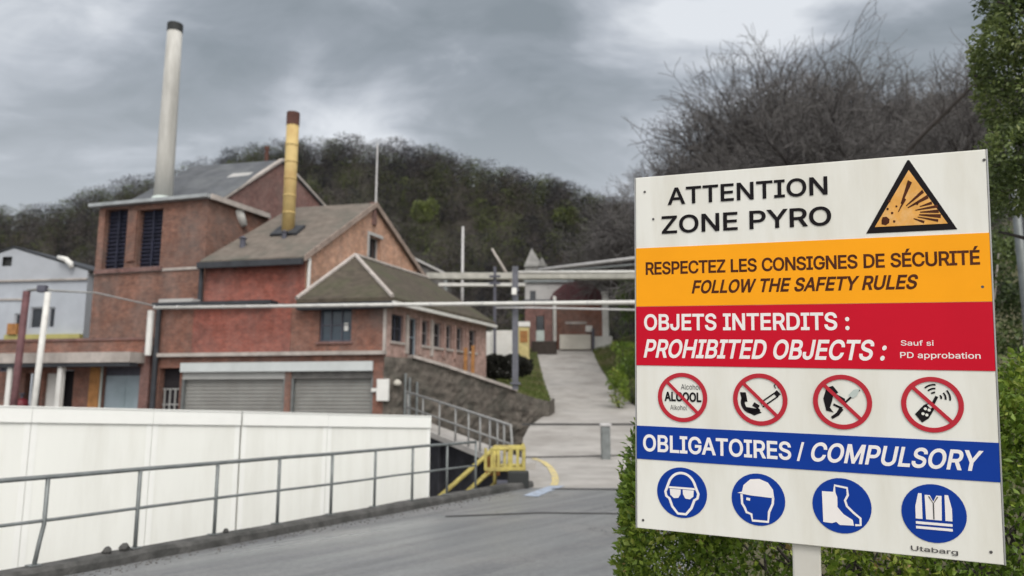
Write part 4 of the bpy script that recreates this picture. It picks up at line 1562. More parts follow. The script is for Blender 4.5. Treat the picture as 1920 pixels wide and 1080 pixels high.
for f in (0.02, 0.35, 0.68, 0.97):
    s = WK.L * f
    MB().wbox(WK, s - 0.08, s + 0.08, YARD, wkz(s) - 0.06, -0.25, -0.09).build('pier', shade_conc, walk)
wr_ = thing('ramp_railing', 'grey railing stepping down along the sloping walkway under the stone wall', 'railing', WK.p(WK.L, wkz(WK.L) + 0.12))
H2 = 1.02
MB().pipe([WK.p(0, wkz(0) + 0.12 + H2), WK.p(WK.L * 0.62, wkz(WK.L * 0.62) + 0.12 + H2), WK.p(WK.L, wkz(WK.L) + 0.10 + H2), WK.p(WK.L + 0.06, wkz(WK.L) + 0.6), WK.p(WK.L, wkz(WK.L) + 0.05)], 0.035, 8).build('top_rail', steel_mid, wr_, smooth=True)
MB().pipe([WK.p(0, wkz(0) + 0.12 + H2 * 0.5), WK.p(WK.L, wkz(WK.L) + 0.12 + H2 * 0.5)], 0.028, 8).build('middle_rail', steel_mid, wr_, smooth=True)
for f in (0.02, 0.2, 0.38, 0.54, 0.66, 0.76, 0.84, 0.90, 0.95):
    s = WK.L * f
    MB().tube(WK.p(s, wkz(s) + 0.05), WK.p(s, wkz(s) + 0.12 + H2), 0.030, n=8).build('post', steel_mid, wr_, smooth=True)

# ================================================================== rubble stone wall with coping
sw = thing('stone_wall', 'old rubble stone retaining wall with sloping pale coping beside the ramp', 'wall', SW.p(SW.L, 1.0))
m_ = MB()
nn = 60
mm = 26
rs = random.Random(8)
rowsw = []
for j in range(mm + 1):
    row = []
    for i in range(nn + 1):
        s = SW.L * i / nn
        zt_ = sw_top(s)
        z = YARD - 0.1 + (zt_ - YARD + 0.1) * j / mm
        w = 0.09 * mnoise.noise(Vector((s * 2.3, z * 3.3, 3))) + 0.05 * mnoise.noise(Vector((s * 6, z * 7, 9)))
        row.append(SW.p(s, z, w if 0 < j else 0))
    rowsw.append(row)
grid_rows(m_, rowsw)
# return round the nose along the ramp, and the top
nose = [SW.p(SW.L, 0)]
ret = [SW.p(SW.L, 0), Vector((1.93, 34.2, 0)), Vector((1.98, 37.0, 0))]
zr0 = [sw_top(SW.L), 1.95, 2.0]
for (a, za), (b, zb_) in zip(zip(ret, zr0), list(zip(ret, zr0))[1:]):
    m_.quad((a.x, a.y, 0), (b.x, b.y, 0), (b.x, b.y, zb_), (a.x, a.y, za))
tb = []
for i in range(nn + 1):
    s = SW.L * i / nn
    tb.append(SW.p(s, sw_top(s), -0.4))
grid_rows(m_, [rowsw[-1], tb])
m_.build('masonry', stone_m, sw)
m_ = MB()
cs = [SW.loc(x, 700)[0] for x in (772, 830, 880, 930, 968)]
for a, b in zip(cs, cs[1:]):
    m_.prism([SW.p(a, sw_top(a) + 0.004, 0.12), SW.p(b - 0.02, sw_top(b) + 0.004, 0.12), SW.p(b - 0.02, sw_top(b) + 0.004, -0.34), SW.p(a, sw_top(a) + 0.004, -0.34)], (0, 0, 0.12))
m_.build('coping', coping_m, sw)
lp = SW.pt(742, 718, 0.12)
MB().lathe(lp - Vector((0, 0, 0.12)), [(0.05, 0), (0.14, 0.03), (0.16, 0.12), (0.10, 0.22), (0.03, 0.25)], 14).build('bulkhead_lamp', cream, sw, smooth=True)
for k, x in enumerate((756, 764, 778)):
    s, z = SW.loc(x, 745)
    MB().tube(SW.p(s, YARD, 0.14), SW.p(s, SW.loc(x, 700 + 8 * k)[1], 0.14), 0.05, n=8).build('conduit', steel, sw)

# ================================================================== pipe lines and their posts
pr = thing('long_pipe', 'long pale lagged pipe crossing in front of the mossy hip roof and over the ramp', 'pipe', at(715, 571, 27.2))
pA, pB, pC = at(290, 577, 29.0), at(760, 571, 27.3), at(1230, 566.5, 26.2)
pD = pC + (pC - pB) * 1.2
MB().pipe([pA, pB, pC, pD], [0.06, 0.068, 0.075, 0.075], 12).build('pipe_run', pipe_white, pr, smooth=True)
bands = MB()
for k in range(22):
    f = k / 21
    p = pA.lerp(pB, f * 2) if f < 0.5 else pB.lerp(pD, f * 2 - 1)
    MB().tube(p - Vector((0.025, 0, 0)), p + Vector((0.025, 0, 0)), 0.079, n=12).build('pipe_band', steel_light, pr)
p2 = thing('thin_pipe', 'thin grey pipe under the long pale pipe, right of the dark steel post', 'pipe', at(968, 578, 29))
MB().pipe([at(930, 577, 29.2), at(1000, 577, 29.0), at(1230, 582, 28.2), at(1700, 592, 26.6)], 0.036, 10).build('pipe_run', steel_light, p2, smooth=True)
q = at(1640, 600, 26.6)
MB().box(q.x - 0.09, q.x + 0.09, q.y + 0.12, q.y + 0.28, 0.3, q.z + 0.35).build('support_post', steel_dark, pr)
MB().tube(at(964, 571, 29.1), at(964, 584, 29.1), 0.03, n=6).build('bracket', steel_dark, p2)


def terr(x, y):
    best = None
    for r in TER:
        for q in r:
            d = (q[0] - x) ** 2 + (q[1] - y) ** 2
            if best is None or d < best[0]:
                best = (d, q[2])
    return best[1]


def i_post(name, px, ytop, Y, w, m, label, cat, zb=None, arms=()):
    t = at(px, ytop, Y)
    z0 = terr(t.x, t.y) - 0.25 if zb is None else zb
    o = thing(name, label, cat, (t.x, t.y, z0))
    b = MB()
    b.box(t.x - w, t.x + w, Y - w, Y - w * 0.75, z0, t.z).box(t.x - w, t.x + w, Y + w * 0.75, Y + w, z0, t.z)
    b.box(t.x - w * 0.12, t.x + w * 0.12, Y - w * 0.75, Y + w * 0.75, z0, t.z)
    b.build('column', m, o)
    MB().box(t.x - w * 1.7, t.x + w * 1.7, Y - w * 1.7, Y + w * 1.7, z0 + 0.2, z0 + 0.28).build('base_plate', m, o)
    for (y, hw) in arms:
        z = at(px, y, Y).z
        MB().box(t.x - hw, t.x + hw, Y - w - 0.11, Y - w - 0.003, z - 0.06, z + 0.06).build('bracket', m, o)
    return o


i_post('steel_post', 966, 500, 29.4, 0.12, steel_post_m, 'dark blue grey steel post on the grass carrying the pipes', 'post', arms=((571, 0.4), (545, 0.15)))
i_post('steel_post', 928, 500, 40, 0.075, steel_dark, 'short dark steel post behind the eave, under the pale pipe bridge', 'post', arms=((519, 0.3), (532, 0.3)))
bx = at(964, 546, 29.1)
lb_ = MB().box(bx.x - 0.10, bx.x + 0.10, bx.y - 0.12, bx.y, bx.z - 0.16, bx.z + 0.12)
lbo = lb_.build('floodlight', white_paint, bpy.data.objects['steel_post'], bevel=0.03)

br_ = thing('pipe_bridge', 'pale pipe bridge of two level beams spanning behind the hip roof', 'pipe bridge', at(880, 520, 42))
MB().hexa(at(800, 522, 42), at(1400, 522, 40.6) - at(800, 522, 42), (0, 0.5, 0), (0, 0, 0.34)).build('upper_beam', beam_pale, br_)
MB().hexa(at(822, 536, 41.6), at(985, 536, 41.3) - at(822, 536, 41.6), (0, 0.4, 0), (0, 0, 0.17)).build('lower_beam', pipe_white, br_)
MB().pipe([at(960, 511, 40.8), at(1400, 509, 39.6)], 0.09, 8).build('pipe_run', pipe_white, br_, smooth=True)
MB().pipe([at(1010, 506, 44), at(1240, 478, 42), at(1400, 458, 41)], 0.10, 8).build('pipe_run', steel_light, br_, smooth=True)
MB().pipe([at(1010, 512, 44), at(1240, 492, 42), at(1400, 478, 41)], 0.07, 8).build('pipe_run', steel, br_, smooth=True)
zz = terr(-3, 43) - 0.3
sp = MB()
for x, Y in ((835, 41.5),):
    q = at(x, 524, Y)
    sp.box(q.x - 0.09, q.x + 0.09, Y + 0.1, Y + 0.28, 2.0, q.z - 0.02)
sp.build('trestle', steel, br_)
q = at(1385, 524, 40.8)
MB().box(q.x - 0.12, q.x + 0.12, 40.9, 41.14, 2.0, at(1385, 462, 40.9).z).build('trestle', steel, br_)
# sloped pale canopy roof of a shed at the left end of the bridge
shd = thing('bridge_shed', 'small shed with a pale sloping sheet roof just behind the orange gable', 'shed', at(810, 560, 44.5))
q0, q1 = at(778, 487, 44), at(835, 515, 44)
s_ = MB().prism([q0, q1, q1 + Vector((0.3, 2.5, 0)), q0 + Vector((0.3, 2.5, 0))], (0, 0, 0.14))
s_.build('roof', pale_grey_render, shd)
MB().prism([(q0.x + 0.1, q0.y + 0.2, 3.0), (q1.x - 0.1, q1.y + 0.2, 3.0), (q1.x - 0.1, q1.y + 0.2, q1.z - 0.02), (q0.x + 0.1, q0.y + 0.2, q0.z - 0.02)], (0.3, 2.0, 0)).build('wall', concrete_dark, shd)


def pole(name, px, ytop, Y, r, m, label, cat, z0, lean=0.0, tip=None):
    t = at(px, ytop, Y)
    b = MB().pipe([(t.x - lean, Y, z0), (t.x, Y, t.z)], [r, r * 0.8], 10)
    o = b.build(name, m, smooth=True)
    tag(o, label, cat)
    return o


pole('white_pole', 868, 425, 43.5, 0.095, steel_light, 'thin white pole standing up in front of the wood above the bridge', 'pole', 3.0)
t0, t1 = at(922, 466, 46), at(944, 503, 46)
o = MB().pipe([(t1.x + 0.6, 46, t1.z - 1.0), t1, t0], [0.10, 0.09, 0.07], 8).build('leaning_pole', coping_m, smooth=True)
tag(o, 'short pale pole leaning to the left above the pipe bridge', 'pole')

# pale turret with a pointed roof behind the ramp
tq = at(1000, 520, 66)
tur = thing('turret', 'pale turret with pointed roof behind the dark red roof', 'turret', (tq.x, tq.y, 6.4))
zb2 = at(1000, 500, 66).z
ztip = at(998, 462, 66).z
MB().box(tq.x - 0.75, tq.x + 0.75, 66, 67.5, 6.2, zb2).build('wall', turret_m, tur)
m_ = MB()
q4 = [(tq.x - 0.85, 65.9, zb2 + 0.003), (tq.x + 0.85, 65.9, zb2 + 0.003), (tq.x + 0.85, 67.6, zb2 + 0.003), (tq.x - 0.85, 67.6, zb2 + 0.003)]
m_.add(q4 + [(tq.x - 0.12, 66.75, ztip)], [(0, 1, 4), (1, 2, 4), (2, 3, 4), (3, 0, 4), (3, 2, 1, 0)])
m_.prism([(tq.x + 0.4, 65.8, zb2 + 0.01), (tq.x + 1.25, 65.8, zb2 + 0.01), (tq.x + 0.75, 65.8, zb2 + 0.85)], (0, 1.6, 0))
m_.build('roof', turret_m, tur)
MB().box(tq.x - 0.35, tq.x + 0.35, 65.96, 65.995, zb2 - 1.6, zb2 - 0.6).build('window', glass_dark, tur)
# grey gable house next to it
gq0, gq1 = at(985, 575, 64), at(1075, 575, 64)
gh_ = thing('grey_house', 'plain pale grey house between the turret and the dark red roof', 'house', (gq0.x, 64, 6.4))
zt2 = at(1040, 526, 64).z
MB().box(gq0.x, gq1.x, 64, 65.8, 6.2, zt2 - 0.2).build('wall', pale_grey_render, gh_)
MB().prism([(gq0.x - 0.1, 63.8, zt2 - 0.19), (gq1.x + 0.1, 63.8, zt2 - 0.19), (gq1.x + 0.1, 65.9, zt2 + 0.3), (gq0.x - 0.1, 65.9, zt2 + 0.3)], (0, 0, 0.1)).build('roof', steel, gh_)
MB().box(gq0.x + 0.4, gq0.x + 0.9, 63.965, 63.995, zt2 - 1.7, zt2 - 0.9).build('window', glass_dark, gh_)

# ================================================================== far gatehouse with the dark red roof
JY = 61.5
ja, jb = at(1037, 640, JY), at(1141, 640, JY)
zg0 = rz(JY) - 0.2
JW = Wall((ja.x, JY), (jb.x, JY))
jh = thing('gatehouse', 'brick gatehouse with rounded dark red roof and white corner piers, atop the ramp', 'gatehouse', (ja.x, JY, zg0))
zev = JW.loc(1090, 562)[1]
zrg = JW.loc(1085, 527)[1]
m_ = MB()
jw_ = hole_px(JW, 1062, 603, 1098, 612)
wall_holes(m_, JW, 0, JW.L, zg0, zev, [], 0.2)
m_.quad(JW.p(0, zg0), JW.p(0, zg0, -4), JW.p(0, zev, -4), JW.p(0, zev))
m_.quad(JW.p(JW.L, zg0), JW.p(JW.L, zg0, -4), JW.p(JW.L, zev, -4), JW.p(JW.L, zev))
m_.build('wall', brick_wing_m, jh)
pf = [(1030, 563), (1038, 548), (1056, 534), (1085, 527), (1108, 532), (1124, 548), (1136, 563)]
m_ = MB().prism([JW.pt(x, y, 0.25) for x, y in pf], -JW.n * 4.4)
m_.build('roof', maroon_roof, jh)
for x0, x1, y0 in ((1036, 1043, 556), (1128, 1141, 548)):
    h = hole_px(JW, x0, y0, x1, 632)
    MB().wbox(JW, h[0], h[1], zg0, h[3], 0.003, 0.3).build('pier', white_paint, jh)
h = hole_px(JW, 1060, 603, 1100, 608)
MB().wbox(JW, h[0], h[1], h[2], h[3], 0.0, 0.06).build('lintel', coping_m, jh)
h = hole_px(JW, 1098, 611, 1110, 622)
MB().wbox(JW, h[0], h[1], h[2], h[3], 0.01, 0.2).build('wall_lamp', white_paint, jh)
# low cream wall in front
h = hole_px(JW, 1048, 629, 1106, 656)
cwo = MB().wbox(JW, h[0], h[1], h[2], h[3], 0.6, 0.85)
o = cwo.build('garden_wall', cream)
tag(o, 'low cream wall in front of the brick gatehouse', 'wall')
h = hole_px(JW, 1110, 632, 1146, 652)
o = MB().wbox(JW, h[0], h[1], zg0, h[3], 0.5, 0.8).build('garden_wall', white_paint)
tag(o, 'short white wall right of the brick gatehouse', 'wall')
h = hole_px(JW, 1107, 618, 1112, 655)
o = MB().wbox(JW, h[0], h[1], zg0, h[3], 0.95, 1.15).build('gate_post', steel_dark)
tag(o, 'thin dark post before the brick gatehouse', 'post')
# lodge with door left of it
la, lb2 = at(985, 640, 60.5), at(1036, 640, 60.5)
LW = Wall((la.x, 60.5), (lb2.x, 60.5))
lg = thing('lodge', 'small grey brown lodge with a pale green door left of the brick gatehouse', 'lodge', (la.x, 60.5, zg0))
dh = hole_px(LW, 1005, 592, 1021, 642)
zlt = LW.loc(1000, 566)[1]
m_ = MB()
wall_holes(m_, LW, 0, LW.L, zg0 - 0.3, zlt, [(dh[0], dh[1], zg0 - 0.3, dh[3])], 0.2)
m_.quad(LW.p(0, zg0 - .3), LW.p(0, zg0 - .3, -3), LW.p(0, zlt, -3), LW.p(0, zlt))
m_.quad(LW.p(LW.L, zg0 - .3), LW.p(LW.L, zg0 - .3, -3), LW.p(LW.L, zlt, -3), LW.p(LW.L, zlt))
m_.build('wall', brick_dark_m, lg)
dzz = dh[2] + (dh[3] - dh[2]) * 0.45
do_ = MB().wbox(LW, dh[0], dh[1], zg0 - 0.3, dzz, -0.16, -0.10).build('door', stack_base_m, lg)
MB().wbox(LW, dh[0] + 0.06, dh[1] - 0.06, dzz + 0.003, dh[3], -0.16, -0.10).build('door_glass', glass_dark, do_)
MB().wbox(LW, -0.15, LW.L + 0.1, zlt, zlt + 0.15, -3.2, 0.35).build('roof', slate, lg)
h = hole_px(LW, 996, 642, 1042, 654)
o = MB().wbox(LW, h[0], h[1], zg0 - 0.5, h[3], 0.9, 1.5).build('dark_trough', dark_brown_m, bevel=0.06)
tag(o, 'low dark trough in front of the small lodge', 'trough')
q = at(982, 640, 58)
cab = thing('pump_cabinet', 'pale yellow cabinet post with white top at the left edge of the upper ramp', 'cabinet', (q.x, 58, 4.4))
zt3, zb3 = at(982, 604, 58).z, at(985, 690, 56).z
MB().box(q.x - 0.42, q.x + 0.42, 57.7, 58.3, rz(58) - 0.6, zt3 - 0.4).build('body', cabinet_yellow, cab, bevel=0.03)
MB().box(q.x - 0.5, q.x + 0.5, 57.62, 58.38, zt3 - 0.397, zt3).build('top', white_paint, cab, bevel=0.04)
MB().box(q.x - 0.30, q.x + 0.30, 57.66, 57.697, zt3 - 1.6, zt3 - 0.7).build('panel', orange_wood, cab)
q = at(985, 665, 52)
o = MB().prism([(q.x - 0.35, 51.6, rz(52) - 0.2), (q.x + 0.55, 51.8, rz(52) - 0.2), (q.x + 0.15, 51.8, rz(52) + 1.55), (q.x - 0.30, 51.6, rz(52) + 1.75)], (0, 0.5, 0)).build('marker_block', cabinet_yellow, bevel=0.03)
tag(o, 'slanted pale yellow block below the yellow cabinet', 'block')

# white wall panel and dark hedge clump beside the wing
WW = Wall(at(908, 750, 46), at(968, 750, 46))
h = hole_px(WW, 922, 620, 966, 660)
wt = thing('boundary_wall', 'white rendered wall with one dark post, right of the long brick wing', 'wall', WW.p(h[0], 3.0))
h0 = hole_px(WW, 908, 622, 921, 660)
MB().wbox(WW, h[0], h[1], 2.2, h[3], 0, 0.2).build('panel', white_paint, wt)
MB().wbox(WW, h0[0] - 0.3, h0[1], 2.2, h0[3], 0, 0.2).build('panel', white_paint, wt)
MB().wbox(WW, h0[1] + 0.01, h[0] - 0.01, 2.2, h[3] + 0.08, 0.03, 0.17).build('post', steel_dark, wt)
# timber posts and lamp beside the wing
for (x, y0, Y, lb_, m__) in ((872, 652, 33.5, 'orange timber post leaning by the end of the long wing, left of two', orange_wood),
                           (886, 648, 34.0, 'orange timber post by the end of the long wing, right of two', orange_wood)):
    q = at(x, y0, Y)
    zz = terr(q.x, q.y) - 0.4
    o = MB().hexa((q.x - 0.08, Y - 0.08, zz), (0.16, 0, 0), (0, 0.16, 0), (0.03, 0, q.z - zz)).build('timber_post', m__, bevel=0.015)
    tag(o, lb_, 'post', 'timber posts by the wing')

# two posts and the small pipe over the canopy building at the left
q = at(49, 560, 28.5)
o = thing('gantry', 'pipe gantry at far left on a dark red post and a thinner white post', 'gantry', (q.x, q.y, YARD))
zt4 = at(55, 546, 28.5).z
qb = at(36, 765, 28.5)
pt_ = MB().pipe([(q.x - 0.15, 28.5, YARD), (q.x, 28.5, zt4)], 0.13, 10).build('post', rust_post, o, smooth=True)
pt_['label'] = 'dark red post'
q2 = at(89, 560, 28.3)
MB().pipe([(q2.x - 0.22, 28.3, YARD), (q2.x, 28.3, at(89, 548, 28.3).z)], 0.11, 10).build('post', pipe_white, o, smooth=True)['label'] = 'thin white post'
MB().pipe([at(52, 545, 28.5), at(80, 541, 28.4), at(100, 545, 28.4), at(180, 549, 29.0), at(292, 574, 29.3)], [0.06, 0.06, 0.045, 0.03, 0.03], 8).build('pipe_run', steel_mid, o, smooth=True)
vb = at(82, 543, 28.4)
MB().box(vb.x - 0.16, vb.x + 0.16, vb.y - 0.2, vb.y + 0.05, vb.z - 0.12, vb.z + 0.16).build('valve', steel_dark, o, bevel=0.03)

# grey bollard on the ramp near the hedge
q = on_road(1137, 862)
o = thing('kiosk_post', 'grey post at the right edge of the ramp, just left of the hedge', 'post', q)
MB().box(q.x - 0.13, q.x + 0.13, q.y, q.y + 0.25, q.z - 0.02, q.z + 0.95).build('body', steel, o, bevel=0.02)
MB().box(q.x - 0.16, q.x + 0.16, q.y - 0.03, q.y + 0.28, q.z + 0.951, q.z + 1.03).build('cap', steel_light, o, bevel=0.02)

# pipe bridge stub and lamp pole at the right, behind the sign
q = at(1905, 390, 9.0)
o = thing('lamp_pole', 'grey steel lamp pole between the sign and the right edge, under the evergreen crown', 'pole', (q.x, 9.0, 0.1))
MB().pipe([(q.x, 9.0, 0.0), (q.x, 9.0, 3.0), (q.x, 9.0, 5.6)], [0.062, 0.05, 0.045], 14).build('shaft', steel, o, smooth=True)
MB().lathe((q.x, 9.0, 0), [(0.10, 0.0), (0.10, 0.35), (0.065, 0.42)], 14).build('base', steel, o)
MB().tube((q.x + 0.065, 9.0, 0.3), (q.x + 0.065, 9.0, 5.2), 0.012, n=6).build('conduit', steel_dark, o)
q = at(1862, 470, 16)
o = thing('side_pipe', 'pair of pale pipes between the sign and the lamp pole', 'pipe', at(1880, 470, 16))
MB().pipe([at(1780, 466, 16.3), at(1960, 466, 15.8), at(2200, 466, 15.2)], 0.06, 10).build('pipe_run', pipe_white, o, smooth=True)
MB().pipe([at(1780, 476, 16.3), at(1960, 476, 15.8), at(2200, 476, 15.2)], 0.05, 10).build('pipe_run', steel_light, o, smooth=True)
sp = MB()
for x in (1820, 2150):
    q = at(x, 480, 16)
    sp.box(q.x - 0.07, q.x + 0.07, 16.1, 16.24, 0.2, q.z)
sp.build('trestle', steel_dark, o)

